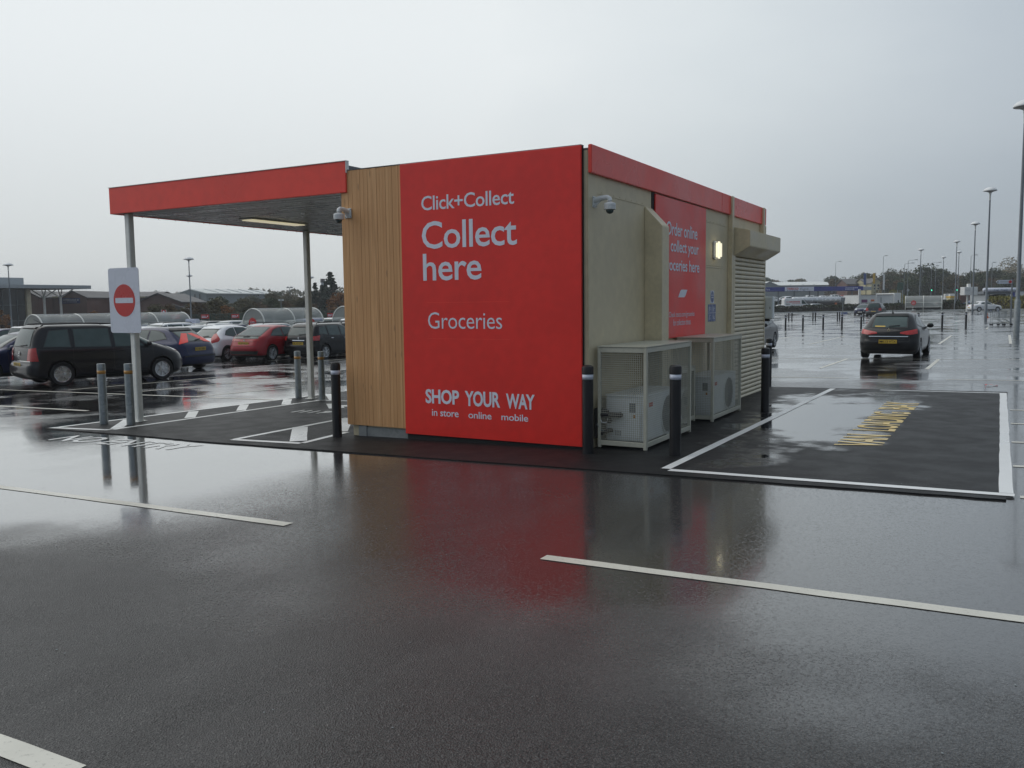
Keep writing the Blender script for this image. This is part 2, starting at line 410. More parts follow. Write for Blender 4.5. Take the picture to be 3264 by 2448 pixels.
c1 = t.mix(t.math('MULTIPLY', t.rng(g2, 0.35, 0.65), 0.5), c1, (0.70, 0.39, 0.172))
c1 = t.mix(t.math('MULTIPLY', oi.outputs['Random'], 0.65), c1, (0.60, 0.31, 0.13))
c1 = t.mix(t.math('MULTIPLY', knot, 0.55), c1, (0.24, 0.135, 0.065))
t.set(color=c1, rough=0.55); t.bump(g1, 0.25, 0.003); M['timber'] = t.m
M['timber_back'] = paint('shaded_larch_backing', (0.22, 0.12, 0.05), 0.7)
# brickwork for far gables
t = NT('red_brickwork')
k = t.n.new('ShaderNodeTexBrick'); k.inputs['Scale'].default_value = 1.0
k.inputs['Color1'].default_value = (0.17, 0.060, 0.042, 1); k.inputs['Color2'].default_value = (0.115, 0.045, 0.034, 1); k.inputs['Mortar'].default_value = (0.16, 0.12, 0.10, 1)
k.inputs['Brick Width'].default_value = 0.45; k.inputs['Row Height'].default_value = 0.15; k.inputs['Mortar Size'].default_value = 0.012
t.l.new(t.co, k.inputs['Vector']); t.set(color=t.mix(t.noise(0.6, 3), k.outputs['Color'], (0.12, 0.050, 0.040)), rough=0.8); M['brick'] = t.m
M['slate'] = paint('dark_roof_tiles', (0.085, 0.080, 0.082), 0.55, 0.2, 0.8)
M['store_grey'] = paint('pale_grey_cladding', (0.40, 0.43, 0.45), 0.5, 0.06, 0.3)
M['store_dark'] = paint('dark_store_glazing', (0.022, 0.028, 0.030), 0.18, 0.4, 0.25)
M['shed_grey'] = paint('grey_sheet_cladding', (0.235, 0.265, 0.275), 0.5, 0.08, 0.2)
M['shed_white'] = paint('white_sheet_cladding', (0.66, 0.68, 0.66), 0.45, 0.08, 0.2)
M['render_white'] = paint('white_render', (0.74, 0.75, 0.74), 0.6, 0.10, 0.5)
M['cream'] = paint('cream_render', (0.52, 0.47, 0.29), 0.6, 0.08, 0.5)
M['canopy_blue'] = paint('blue_canopy_fascia', (0.028, 0.045, 0.27), 0.35, 0.2, 0.4)
M['banner_blue'] = paint('blue_banner', (0.030, 0.075, 0.27), 0.5)
M['banner_yellow'] = paint('yellow_banner', (0.62, 0.38, 0.035), 0.5)
M['purple'] = paint('purple_poster', (0.16, 0.03, 0.13), 0.4)
M['orange'] = paint('orange_plastic', (0.55, 0.12, 0.02), 0.4)
M['tank'] = paint('polished_tank', (0.55, 0.57, 0.59), 0.24, 0.10, 1.2, metal=0.5)
M['poly'] = None
t = NT('cloudy_polycarbonate')
tr = t.n.new('ShaderNodeBsdfTransparent'); tr.inputs['Color'].default_value = (0.80, 0.82, 0.80, 1)
mx = t.n.new('ShaderNodeMixShader'); mx.inputs['Fac'].default_value = 0.36
t.set(color=t.mix(t.noise(1.2, 3), (0.62, 0.64, 0.62), (0.76, 0.78, 0.76)), rough=0.22)
t.l.new(tr.outputs[0], mx.inputs[1]); t.l.new(t.b.outputs[0], mx.inputs[2]); t.l.new(mx.outputs[0], t.n['Material Output'].inputs['Surface']); M['poly'] = t.m
M['fence_green'] = paint('green_mesh_fence', (0.020, 0.052, 0.038), 0.5, 0.2, 0.6)
M['road_green'] = paint('green_road_sign', (0.010, 0.065, 0.040), 0.4)
def leaf(name, a, b, c, sc=0.35):
    t = NT(name); oi = t.n.new('ShaderNodeObjectInfo')
    f = t.noise(sc, 3); f2 = t.noise(2.6, 2)
    cc = t.mix(t.rng(f, 0.35, 0.65), a, b); cc = t.mix(t.math('MULTIPLY', t.rng(f2, 0.4, 0.7), 0.6), cc, c)
    cc = t.mix(t.math('MULTIPLY', oi.outputs['Random'], 0.35), cc, mul(a, 0.7))
    t.set(color=cc, rough=0.6, spec=0.25); return t.m
M['leaf_olive'] = leaf('olive_autumn_leaves', (0.063, 0.068, 0.024), (0.112, 0.090, 0.033), (0.135, 0.093, 0.030))
M['leaf_brown'] = leaf('brown_autumn_leaves', (0.099, 0.060, 0.024), (0.150, 0.084, 0.030), (0.075, 0.063, 0.027))
M['leaf_green'] = leaf('dark_green_leaves', (0.036, 0.057, 0.022), (0.060, 0.083, 0.030), (0.087, 0.084, 0.030))
M['leaf_orange'] = leaf('orange_autumn_leaves', (0.225, 0.087, 0.021), (0.165, 0.093, 0.027), (0.270, 0.128, 0.024))
M['leaf_fir'] = leaf('fir_needles', (0.018, 0.036, 0.022), (0.030, 0.054, 0.030), (0.024, 0.042, 0.027))
M['leaf_pale'] = leaf('pale_thin_leaves', (0.240, 0.203, 0.128), (0.300, 0.255, 0.165), (0.180, 0.165, 0.105))
M['leaf_hedge'] = leaf('hedge_leaves', (0.021, 0.030, 0.013), (0.036, 0.045, 0.018), (0.051, 0.051, 0.021), 1.2)
M['leaf_gold'] = leaf('golden_hedge_leaves', (0.180, 0.165, 0.038), (0.240, 0.210, 0.045), (0.120, 0.128, 0.030), 1.2)
M['bark'] = paint('dark_bark', (0.045, 0.036, 0.028), 0.8, 0.2, 4.0)
def car_paint(name, c, metal=0.25, rough=0.28):
    t = NT(name); f = t.noise(1.1, 4); d = t.rng(t.noise(22, 2), 0.52, 0.75)
    t.set(color=t.mix(t.math('MULTIPLY', d, 0.12), t.mix(f, mul(c, 0.9), mul(c, 1.08)), (0.06, 0.06, 0.06)), metal=metal, spec=0.12, rough=t.rng(d, 0, 1, rough, rough + 0.12), coat=0.55, coatr=0.05)
    return t.m
CARP = {n: car_paint(n + '_car_paint', c, m) for n, c, m in [
    ('charcoal', (0.018, 0.018, 0.021), .2), ('navy', (0.010, 0.016, 0.060), .2), ('white', (0.84, 0.85, 0.86), 0), ('red', (0.30, 0.014, 0.022), .1),
    ('black', (0.006, 0.006, 0.007), .1), ('silver', (0.42, 0.44, 0.46), .6), ('grey', (0.12, 0.125, 0.135), .4), ('blue', (0.012, 0.035, 0.22), .2), ('bright_red', (0.42, 0.015, 0.015), 0), ('dark_grey', (0.045, 0.047, 0.052), .3)]}

# ------------------------------------------------------------------ ground
def frange(a, b, st):
    out = []; x = a
    while x < b - 1e-6: out.append(x); x += st
    out.append(b); return out
xs = frange(-1500, -240, 140) + frange(-240, 160, 5)[1:] + frange(160, 1300, 120)[1:]
ys = frange(-60, 0, 6) + frange(0, 120, 3)[1:] + frange(120, 400, 10)[1:] + frange(400, 3000, 200)[1:]
m = MB(); nx = len(xs)
m.v = [(x, y, gz(x, y)) for y in ys for x in xs]
for j in range(len(ys) - 1):
    for i in range(nx - 1):
        m.f.append((j * nx + i, j * nx + i + 1, (j + 1) * nx + i + 1, (j + 1) * nx + i)); m.mi.append(0)
tag(m.build('ground', M['asphalt'], smooth=True), 'wet grey asphalt of the car park', kind='structure')

def sheet(name, poly, h, mat, lip=True, cell=1.0, label=None):
    """flat polygon laid on the ground, following its fall"""
    bm = bmesh.new()
    vs = [bm.verts.new((x, y, 0)) for x, y in poly]
    bm.faces.new(vs)
    x0 = min(p[0] for p in poly); x1 = max(p[0] for p in poly); y0 = min(p[1] for p in poly); y1 = max(p[1] for p in poly)
    for ax, a, b in ((0, x0, x1), (1, y0, y1)):
        k = a + cell
        while k < b - 1e-3:
            no = (1, 0, 0) if ax == 0 else (0, 1, 0); co = (k, 0, 0) if ax == 0 else (0, k, 0)
            bmesh.ops.bisect_plane(bm, geom=bm.verts[:] + bm.edges[:] + bm.faces[:], plane_co=co, plane_no=no)
            k += cell
    if lip:
        r = bmesh.ops.extrude_face_region(bm, geom=bm.faces[:])
        top = {e for e in r['geom'] if isinstance(e, bmesh.types.BMVert)}
    else: top = set(bm.verts)
    for v in bm.verts: v.co.z = gz(v.co.x, v.co.y) + (h if v in top else -0.05)
    bmesh.ops.recalc_face_normals(bm, faces=bm.faces)
    me = bpy.data.meshes.new(name); bm.to_mesh(me); bm.free(); me.materials.append(mat)
    o = bpy.data.objects.new(name, me); col.objects.link(o)
    return tag(o, label, kind='structure')
PH = 0.014
def wob(p, q, a=0.012, n=7):
    """a slightly uneven edge from p to q"""
    out = []
    for i in range(n):
        t_ = i / n; nx_, ny_ = -(q[1] - p[1]), q[0] - p[0]; L_ = math.hypot(nx_, ny_) or 1
        d = random.uniform(-a, a) if i else 0
        out.append((p[0] + (q[0] - p[0]) * t_ + nx_ / L_ * d, p[1] + (q[1] - p[1]) * t_ + ny_ / L_ * d))
    return out
pc = [(-8.62, -1.06), (-6.6, -1.09), (-4.99, -1.19), (1.33, -1.165), (4.30, -1.16), (4.335, 9.08), (-8.2, 9.3), (-8.42, 5.2), (-8.42, -0.2)]
pp = []
for i in range(len(pc)): pp += wob(pc[i], pc[(i + 1) % len(pc)], 0.012, 14)
sheet('fresh_tarmac', pp, PH, M['tarmac'], label='black fresh tarmac laid round the collection point')

def line(p, q, w, mat='line_old', on_patch=False, n=None, name='road_marking', label=None):
    L_ = math.hypot(q[0] - p[0], q[1] - p[1]); n = n or max(4, int(L_ / 0.35))
    ux, uy = (q[0] - p[0]) / L_, (q[1] - p[1]) / L_; nx_, ny_ = -uy, ux
    z = (PH if on_patch else 0) + 0.004
    m = MB(); rnd = random.Random(int(p[0] * 100 + p[1] * 7))
    for i in range(n + 1):
        t_ = L_ * i / n
        for s_ in (-1, 1):
            d = s_ * w / 2 + rnd.uniform(-.004, .004)
            x, y = p[0] + ux * t_ + nx_ * d, p[1] + uy * t_ + ny_ * d
            m.v.append((x, y, gz(x, y) + z))
    for i in range(n): m.f.append((2 * i, 2 * i + 2, 2 * i + 3, 2 * i + 1)); m.mi.append(0)
    return tag(m.build(name, M[mat]), label, kind='structure')
def patch_poly(poly, mat='line_new', z=PH + 0.0045, label=None, name='road_marking'):
    o = sheet(name, poly, z, M[mat], lip=False, cell=0.6, label=label); return o
# bay lines in front of the kiosk
line((-9.5, -4.25), (-0.56, -4.235), 0.105)
line((1.66, -4.22), (9.5, -4.20), 0.105)
line((-6.0, -7.38), (1.42, -7.385), 0.105)
# van loading box
line((1.37, -0.915), (4.36, -0.965), 0.115, 'line_new', True)
line((4.30, -0.90), (4.265, 8.80), 0.105, 'line_new', True)
line((1.315, -0.86), (1.32, 8.98), 0.105, 'line_new', True)
line((2.2, 8.87), (4.22, 8.76), 0.10, 'line_new', True)
# hatched island round the grey posts
line((-8.56, -1.0), (-7.36, -0.86), 0.10, 'line_new', True)
line((-7.36, -0.80), (-7.46, 3.85), 0.10, 'line_new', True)
line((-7.46, 3.90), (-6.2, 3.93), 0.10, 'line_new', True)
line((-8.50, -0.92), (-8.33, 5.06), 0.10, 'line_new', True)
line((-8.30, 5.06), (-7.2, 3.95), 0.13, 'line_new', True)
for a, b in (((-7.40, -0.72), (-8.34, 0.22)), ((-7.50, 0.74), (-8.29, 1.5)), ((-7.52, 1.88), (-8.31, 2.72)), ((-7.50, 2.98), (-8.28, 3.84))):
    line(a, b, 0.17, 'line_new', True)
# hatched island before the timber corner
line((-4.72, -0.93), (-3.56, -0.86), 0.11, 'line_new', True)
line((-4.70, -0.90), (-4.88, 1.62), 0.10, 'line_new', True)
line((-3.56, -0.84), (-3.72, 0.22), 0.10, 'line_new', True)
line((-3.74, -0.72), (-4.78, 0.44), 0.22, 'line_new', True)
line((-3.84, 0.25), (-4.86, 1.62), 0.17, 'line_new', True)
# arrow and worn lettering further in
patch_poly([(-6.82, 3.33), (-6.17, 2.66), (-5.98, 2.86), (-6.14, 3.02), (-5.6, 3.2), (-5.75, 3.42), (-6.42, 3.22), (-6.66, 3.44)])
for d in (0, 0.17, 0.36, 0.56): patch_poly([(-6.43 + d, 1.97), (-6.37 + d, 1.97), (-6.40 + d, 2.32), (-6.46 + d, 2.32)])
patch_poly([(-5.88, 2.03), (-5.74, 2.04), (-5.70, 2.28), (-5.92, 2.34), (-5.97, 2.28), (-5.80, 2.24)])
def ground_text(s, fn, mat, z, label, bold=0.015):
    for vs, fs in text_mesh(s, bold):
        m = MB(); P_ = [fn(u, v) for u, v in vs]
        m.add([(x, y, gz(x, y) + z) for x, y in P_], fs)
        tag(m.build('road_marking', M[mat], fix=False), label, kind='structure')
ground_text('NO ENTRY', lambda u, v: (-7.34 + 2.62 * u, -1.85 + 0.47 * v), 'line_new', 0.004, 'NO ENTRY painted in white on the wet asphalt', 0.012)
for word, y0, y1 in (('VAN', 1.36, 2.38), ('LOADING', 2.78, 5.06), ('BAY', 5.44, 6.62)):
    ground_text(word, lambda u, v, y0=y0, y1=y1: (3.075 - 0.515 * v, y0 + (y1 - y0) * u), 'line_yellow', PH + 0.005, 'VAN LOADING BAY painted in yellow, word %s' % word, 0.014)
# bay lines of the car park beyond
for x0 in (-5.9, -3.34, -0.07, 2.55): line((x0, 15.5), (x0, 20.2), 0.10)
for x0 in (-6.16, -3.35, 1.89, 4.50): line((x0, 31.5), (x0, 41.5), 0.11)
for a, b in (((-0.6, 12.05), (1.16, 12.05)), ((3.17, 12.05), (9.0, 12.05)), ((-6.0, 20.26), (9.5, 20.25)), ((4.36, 6.0), (9.0, 6.0)), ((4.36, 4.25), (9.0, 4.25)), ((4.36, 2.4), (9.0, 2.4)), ((4.36, 0.65), (9.0, 0.65)), ((4.4, -0.95), (9, -0.95)),
             ((0.75, 71.0), (0.95, 76.0)), ((3.3, 51.5), (3.35, 55)), ((3.2, 84), (3.3, 88)), ((-1.5, 62), (-1.4, 66)),
             ((-18.5, 3.72), (-8.4, 3.78)), ((-10.93, 3.85), (-10.5, 6.4)), ((-13.5, 1.0), (-10.55, 1.0)), ((-11.1, -0.35), (-15.5, -0.4)), ((-13.5, 4.1), (-13.2, 9.0)), ((-15.9, 4.2), (-15.6, 9.0))):
    line(a, b, 0.10)
for i in range(9): line((-13.9 - 2.55 * i, 16.6), (-13.9 - 2.55 * i, 21.4), 0.10)

# ------------------------------------------------------------------ the collection kiosk
KW = 0.06                                   # x of the side wall
kiosk = thing('collection_kiosk', 'beige flat roofed collection kiosk with red sign panel and timber clad corner', 'kiosk', (0, 0, 0))
rbox('wall', M['beige'], kiosk, -3.45, KW, 0.042, 8.45, -0.30, 3.44, 0.012)
tag(MB().box(-3.44, KW - .01, 0.09, 8.44, 3.44, 3.475).build('roof', M['roof'], kiosk))
rbox('shade_strip', M['dark_gap'], kiosk, -2.51, 0.012, 0.004, 0.0405, -0.25, 0.043, 0.003)  # dark strip added to stand for the shade below the red panel
rbox('plinth', M['soffit'], kiosk, -3.30, -2.5, 0.022, 0.041, -0.2, 0.09, 0.004)  # both plinth pieces coloured darker grey for the shade under the timber
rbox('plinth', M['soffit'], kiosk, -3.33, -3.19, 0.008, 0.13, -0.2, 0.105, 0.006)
rbox('shadow_gap', M['dark_gap'], kiosk, -2.50, 0.010, 0.0125, 0.041, 0.075, 3.485, 0.003)
sp = rbox('sign_panel', M['red'], kiosk, -2.523, 0.0, -0.022, 0.012, 0.047, 3.491, 0.003, 1)
tag(sp, 'large red sign panel with white lettering')
def front(x0, x1, z0, z1): return lambda u, v: (x0 + (x1 - x0) * u, -0.0245, z0 + (z1 - z0) * v)
for s_, b_, x0, x1, z0, z1 in (('Click+Collect', .010, -2.2, -.865, 2.893, 3.072), ('Collect', .010, -2.202, -.832, 2.412, 2.756), ('here', .010, -2.193, -1.329, 2.015, 2.356),
                               ('Groceries', -.004, -2.133, -1.049, 1.413, 1.622), ('SHOP', .030, -2.195, -1.684, .46, .645), ('YOUR', .030, -1.6, -1.09, .452, .645), ('WAY', .030, -1.008, -.613, .450, .634),
                               ('in store', .008, -2.1, -1.696, .303, .390), ('online', .008, -1.551, -1.216, .301, .388), ('mobile', .008, -1.076, -.704, .303, .386)):
    lettering(s_, front(x0, x1, z0, z1), M['white_print'], sp, b_)
for z in (1.285, 1.74): MB().box(-2.15, -.95, -.0238, -.0221, z, z + .006).build('crease', M['red_fascia'], sp)
# timber boards
bx = [-3.499, -3.455, -3.386, -3.315, -3.244, -3.186, -3.128, -3.062, -2.996, -2.914, -2.866, -2.817, -2.769, -2.721, -2.665, -2.609, -2.566, -2.5265]
for i in range(len(bx) - 1):
    pr_ = (0.0, 0.003, 0.0005, 0.001, 0.0035, 0.0015, 0.002)[i % 7]
    gp = (.0004, .0011, .0003, .0008, .0003)[i % 5]
    rbox('timber_board', M['timber'], kiosk, bx[i] + gp, bx[i + 1] - .0004, -0.004 - pr_, 0.026, 0.11, 3.488, 0.0018, 1)
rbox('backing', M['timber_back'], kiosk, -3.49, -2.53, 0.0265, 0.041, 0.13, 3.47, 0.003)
for y in (0.075,): rbox('timber_board', M['timber'], kiosk, -3.535, -3.505, 0.03, 0.16, 0.11, 3.475, 0.003, 1)
rbox('timber_board', M['timber'], kiosk, -3.532, -3.506, 0.165, 0.30, 0.11, 3.475, 0.003, 1)
rbox('flashing', M['roof'], kiosk, -3.51, 0.0, -0.01, 0.07, 3.492, 3.502, 0.002)
# side fascia in two lengths
for y0, y1 in ((0.045, 5.30), (5.305, 8.38)): rbox('fascia_panel', M['red_fascia'], kiosk, KW, 0.105, y0, y1, 3.188, 3.505, 0.006)
# trim posts, fin, seams
rbox('trim_post', M['beige_trim'], kiosk, KW, 0.135, 5.83, 5.955, -0.2, 3.50, 0.006)
rbox('trim_post', M['beige_trim'], kiosk, KW, 0.135, 8.05, 8.17, 2.8, 3.50, 0.006)
rbox('trim_post', M['beige_trim'], kiosk, KW, 0.095, 8.36, 8.44, -0.3, 3.18, 0.006)
f = MB(); f.prism([(KW, -0.2), (0.305, -0.2), (0.305, 2.71), (KW, 2.972)], 1.832, 2.115, lambda a, b, h: (a, h, b))
bevel(f.build('side_fin', M['beige_trim'], kiosk), 0.008)
for y0, y1, z, hh in ((0.30, 1.82, 2.978, .006), (4.48, 5.70, 2.975, .006), (4.48, 5.62, 2.262, .016), (4.48, 5.62, 2.292, .006)):
    rbox('seam', M['beige_trim'], kiosk, KW, KW + .006, y0, y1, z, z + hh, 0.002, 1)
f = MB()
for i in range(8): f.lathe([(0, .006), (.008, .004), (.009, 0)], (KW, .42 + .19 * i, 3.003), 8, 'x')
for i in range(6): f.lathe([(0, .006), (.008, .004), (.009, 0)], (KW, 4.6 + .19 * i, 3.0), 8, 'x')
tag(f.build('rivets', M['beige_trim'], kiosk), kind='stuff')
rbox('shadow_gap', M['dark_gap'], kiosk, KW, KW + .012, 2.085, 2.185, 1.25, 3.185, 0.002)
po = rbox('poster_panel', M['red'], kiosk, KW + .013, KW + .032, 2.17, 4.46, 1.20, 3.168, 0.003, 1)
tag(po, 'red poster panel on the side wall')
def side(yc, w, z0, z1): return lambda u, v: (KW + .0345, yc - w / 2 + w * u, z0 + (z1 - z0) * v)
for s_, b_, yc, w, z0, z1 in (('Order online', .014, 3.31, 1.40, 2.655, 2.845), ('& collect your', .014, 3.31, 1.54, 2.375, 2.60), ('groceries here', .014, 3.31, 1.63, 2.105, 2.33),
                              ('Check tesco.com/groceries', 0., 3.31, 1.17, 1.475, 1.575), ('for collection times', 0., 3.31, .80, 1.375, 1.465)):
    lettering(s_, side(yc, w, z0, z1), M['white_print'], po, b_)
f = MB(); f.add([(KW + .0345, a, b) for a, b in ((3.12, 1.782), (3.40, 1.782), (3.45, 1.80), (3.545, 1.895), (3.27, 1.895), (3.215, 1.875))], [(0, 1, 2, 3, 4, 5)])
f.build('lettering', M['white_print'], po)
# roller shutter
sh = MB()
sh.prism([(KW, 2.50), (0.14, 2.50), (0.40, 2.655), (0.40, 2.925), (KW, 3.0)], 5.99, 8.32, lambda a, b, h: (a, h, b))
hb = sh.build('shutter_box', M['beige_trim'], kiosk); bevel(hb, 0.008)
rs = rbox('roller_shutter', M['dark_gap'], kiosk, KW - .01, KW + .008, 6.06, 8.36, -0.25, 2.5, 0.002, 1)
rbox('guide_rail', M['beige_trim'], rs, KW, KW + .075, 5.96, 6.06, -0.2, 2.5, 0.004)
z = -0.075; n_s = 33; ph_ = (2.5 + 0.075) / n_s
sm = MB(); prof = []
for i in range(7):
    a = math.pi * i / 6; prof.append((0.012 + 0.024 * math.sin(a), 0.004 + (ph_ - 0.008) * (1 - math.cos(a)) / 2))
prof = [(0.0, prof[0][1])] + prof + [(0.0, prof[-1][1])]
sm.prism(prof, 6.062, 8.355, lambda a, b, h: (KW + a, h, b))
slat_me = sm.mesh('slat', M['shutter'], smooth=40)
for i in range(n_s):
    o = bpy.data.objects.new('slat', slat_me); link(o, rs); o.location = (random.uniform(-.0015, .0015), 0, z + i * ph_)

# canopy over the collection lane
can = thing('lane_canopy', 'red edged flat canopy on slim white posts over the collection lane', 'canopy', (-5.9, 4.2, 0))
def cbox(name, mat, x0, x1, y0, y1, z0, z1, w=0.006, par=None): 
    o = rbox(name, mat, par or can, x0, x1, y0, y1, z0, z1, w, 1)
    if par is None: o.matrix_parent_inverse = Matrix.Translation((5.9, -4.2, 0))
    else: pass
    return o
fp = cbox('fascia_panel', M['red_fascia'], -8.215, -3.40, -0.03, 0.02, 3.205, 3.612)
cbox('edge_trim', M['white_metal'], -8.225, -3.385, -0.04, 0.03, 3.6125, 3.622, 0.002)
cbox('edge_trim', M['white_metal'], -3.398, -3.388, -0.032, 0.03, 3.46, 3.612, 0.002)
cbox('fascia_panel', M['red_fascia'], -8.225, -8.18, 0.022, 8.4, 3.205, 3.612)
cbox('roof_deck', M['roof'], -8.17, -3.46, 0.025, 8.4, 3.30, 3.58)
yy = 0.03
while yy < 8.35:
    cbox('soffit_panel', M['soffit'], -8.175, -3.50, yy, yy + 0.188, 3.215 + random.uniform(-.002, .002), 3.292, 0.006); yy += 0.2
for px_, py_ in ((-7.93, 0.10), (-7.90, 4.12), (-7.90, 8.15)):
    q = cbox('post', M['white_metal'], px_ - .052, px_ + .052, py_ - .052, py_ + .052, gz(px_, py_) - .05, 3.214, 0.012)
    cbox('base_plate', M['white_metal'], px_ - .09, px_ + .09, py_ - .09, py_ + .09, gz(px_, py_) + .005, gz(px_, py_) + .027, 0.004)
for lx, ly in ((-7.02, 2.36), (-4.35, 2.36), (-7.02, 6.2), (-4.35, 6.2)):
    fr = cbox('ceiling_light', M['white_metal'], lx - .15, lx + .15, ly - .68, ly + .68, 3.19, 3.215)
    o = rbox('diffuser', M['tube'], fr, lx - .125, lx + .125, ly - .64, ly + .64, 3.176, 3.189, 0.004, 1)
m = MB()
rd = random.Random(5)
for i in range(26):
    yq = 0.2 + i * .31 + rd.uniform(-.1, .1); m.lathe([(0, -.016), (.007, -.008), (.004, 0)], (-8.2, yq, 3.205), 6)
o = m.build('drips', M['chrome'], can); o.matrix_parent_inverse = Matrix.Translation((5.9, -4.2, 0)); tag(o, kind='stuff')

# ------------------------------------------------------------------ things on and round the kiosk
def no_entry_sign():
    r = thing('no_entry_sign', 'tall white panel with red no entry disc fixed to the front canopy post', 'sign', (-8.03, 0.02, 1.84))
    def rr(w, h, rad, n=6):
        out = []
        for cx_, cy_, a0 in ((w / 2 - rad, h / 2 - rad, 0), (-w / 2 + rad, h / 2 - rad, 90), (-w / 2 + rad, -h / 2 + rad, 180), (w / 2 - rad, -h / 2 + rad, 270)):
            for i in range(n + 1):
                a = R(a0 + 90 * i / n); out.append((cx_ + rad * math.cos(a), cy_ + rad * math.sin(a)))
        return out
    f = lambda a, b, h: (a, h, b)
    MB().prism(rr(.738, 1.035, .05), -.006, 0, f).build('panel', M['sign_white'], r)
    MB().prism([(.26 * math.cos(2 * math.pi * i / 48), .258 * math.sin(2 * math.pi * i / 48)) for i in range(48)], -.0085, -.0062, f).build('red_disc', M['sign_red'], r)
    MB().prism(rr(.43, .083, .018), -.011, -.0087, f).build('white_bar', M['sign_white'], r)
    [MB().box(.0, .2, 0.002, .03, z, z + .03).build('clamp', M['galv'], r) for z in (.3, -.33)]
no_entry_sign()

# steel bollards with an orange band
def steel_bollard(loc, label):
    r = thing('steel_bollard', label, 'bollard', loc, 0, 'grey steel bollards protecting the canopy posts')
    MB().lathe([(.0635, -.05), (.0635, .962), (.059, .974), (0, .978)], n=24).build('tube', M['galv'], r, smooth=40)
    MB().lathe([(.0645, .815), (.0645, .868)], n=24).build('band', M['amber'], r, smooth=True)
    return r
sb = steel_bollard((-8.174, -0.362, gz(-8.174, -.362)), 'grey steel bollard with orange band, outermost at the NO ENTRY lettering')
for (x, y), lb in (((-7.645, -0.27), 'grey steel bollard touching the canopy post that carries the no entry sign'),
                   ((-8.217, 4.09), 'grey steel bollard with orange band on the outer side of the second canopy post'),
                   ((-7.471, 3.956), 'grey steel bollard with orange band between the second canopy post and the timber corner')):
    dup(sb, (x, y, gz(x, y)), 0, lb)
# black plastic bollards with a white band
def black_bollard(loc, label, group):
    r = thing('black_bollard', label, 'bollard', loc, 0, group)
    MB().lathe([(.0625, -.05), (.0625, .90)], n=28).build('post', M['black_plastic'], r, smooth=40)
    MB().lathe([(.0635, .856), (.0635, .912)], n=28).build('band', M['band'], r, smooth=True)
    MB().lathe([(.0630, .9125), (.0665, .916), (.0665, .985), (.062, 1.0), (.04, 1.014), (0, 1.018)], n=28).build('cap', M['black_plastic'], r, smooth=40)
    return r
GB = 'black plastic bollards round the kiosk'
bb = black_bollard((0.175, -0.235, gz(.175, -.235)), 'black bollard with white band at the corner of the red sign panel', GB)
for (x, y), lb in (((-3.548, -0.174), 'black bollard with white band in front of the timber clad corner'), ((1.133, -0.039), 'black bollard with white band in front of the near wire cage'),
                   ((1.029, 4.538), 'black bollard with white band in front of the roller shutter'), ((-0.021, 9.316, -0.074)[:2], 'black bollard half hidden behind the one in front of the roller shutter')):
    dup(bb, (x, y, gz(x, y)), random.uniform(0, 6), lb)
NO = ['first', 'second', 'third', 'fourth', 'fifth', 'sixth', 'seventh', 'eighth', 'ninth', 'tenth']
for i, (x, y) in enumerate(((-9.40, 55.1), (-8.18, 55.0), (-6.80, 54.95), (-5.55, 54.9), (-4.30, 54.9), (-.75, 55.0), (.685, 55.0), (2.08, 55.0))):
    dup(bb, (x, y, gz(x, y)), random.uniform(0, 6), '%s black bollard from the left in the nearer row across the car park' % NO[i], 'black bollards in the nearer row across the car park')
for i, (px_, py_, pz_) in enumerate(((-15.547, 85.575, -0.429), (-15.175, 85.329, -0.424), (-13.040, 85.242, -0.390), (-12.755, 85.049, -0.386), (-10.580, 84.895, -0.352), (-10.342, 84.730, -0.349), (-8.005, 84.421, -0.313))):
    dup(bb, (px_, py_, gz(px_, py_)), random.uniform(0, 6), 'slim black bollard, %s from the left in the farther row by the hedge' % NO[i], 'black bollards in the farther row by the hedge')

# wire cages over the condensers
def mesh_panel(parent, o, du, dv, nu, nv, lu, lv, r=.0018):
    """welded mesh spanned by vectors du, dv from corner o"""
    m = MB(); du, dv, o = Vector(du), Vector(dv), Vector(o); nn = du.cross(dv).normalized()
    def rod(a, b, side_, n_):
        s_ = side_ * r; t_ = n_ * r
        m.add([a - s_ - t_, a + s_ - t_, a + s_ + t_, a - s_ + t_, b - s_ - t_, b + s_ - t_, b + s_ + t_, b - s_ + t_], [(0, 1, 5, 4), (1, 2, 6, 5), (2, 3, 7, 6), (3, 0, 4, 7)])
    for i in range(nu + 1): rod(o + du * (lu * i / nu), o + du * (lu * i / nu) + dv * lv, du, nn)
    for i in range(nv + 1): rod(o + dv * (lv * i / nv) + nn * (r * 1.5), o + dv * (lv * i / nv) + du * lu + nn * (r * 1.5), dv, nn)
    return tag(m.build('mesh_panel', M['wire'], parent, fix=False), kind='stuff')
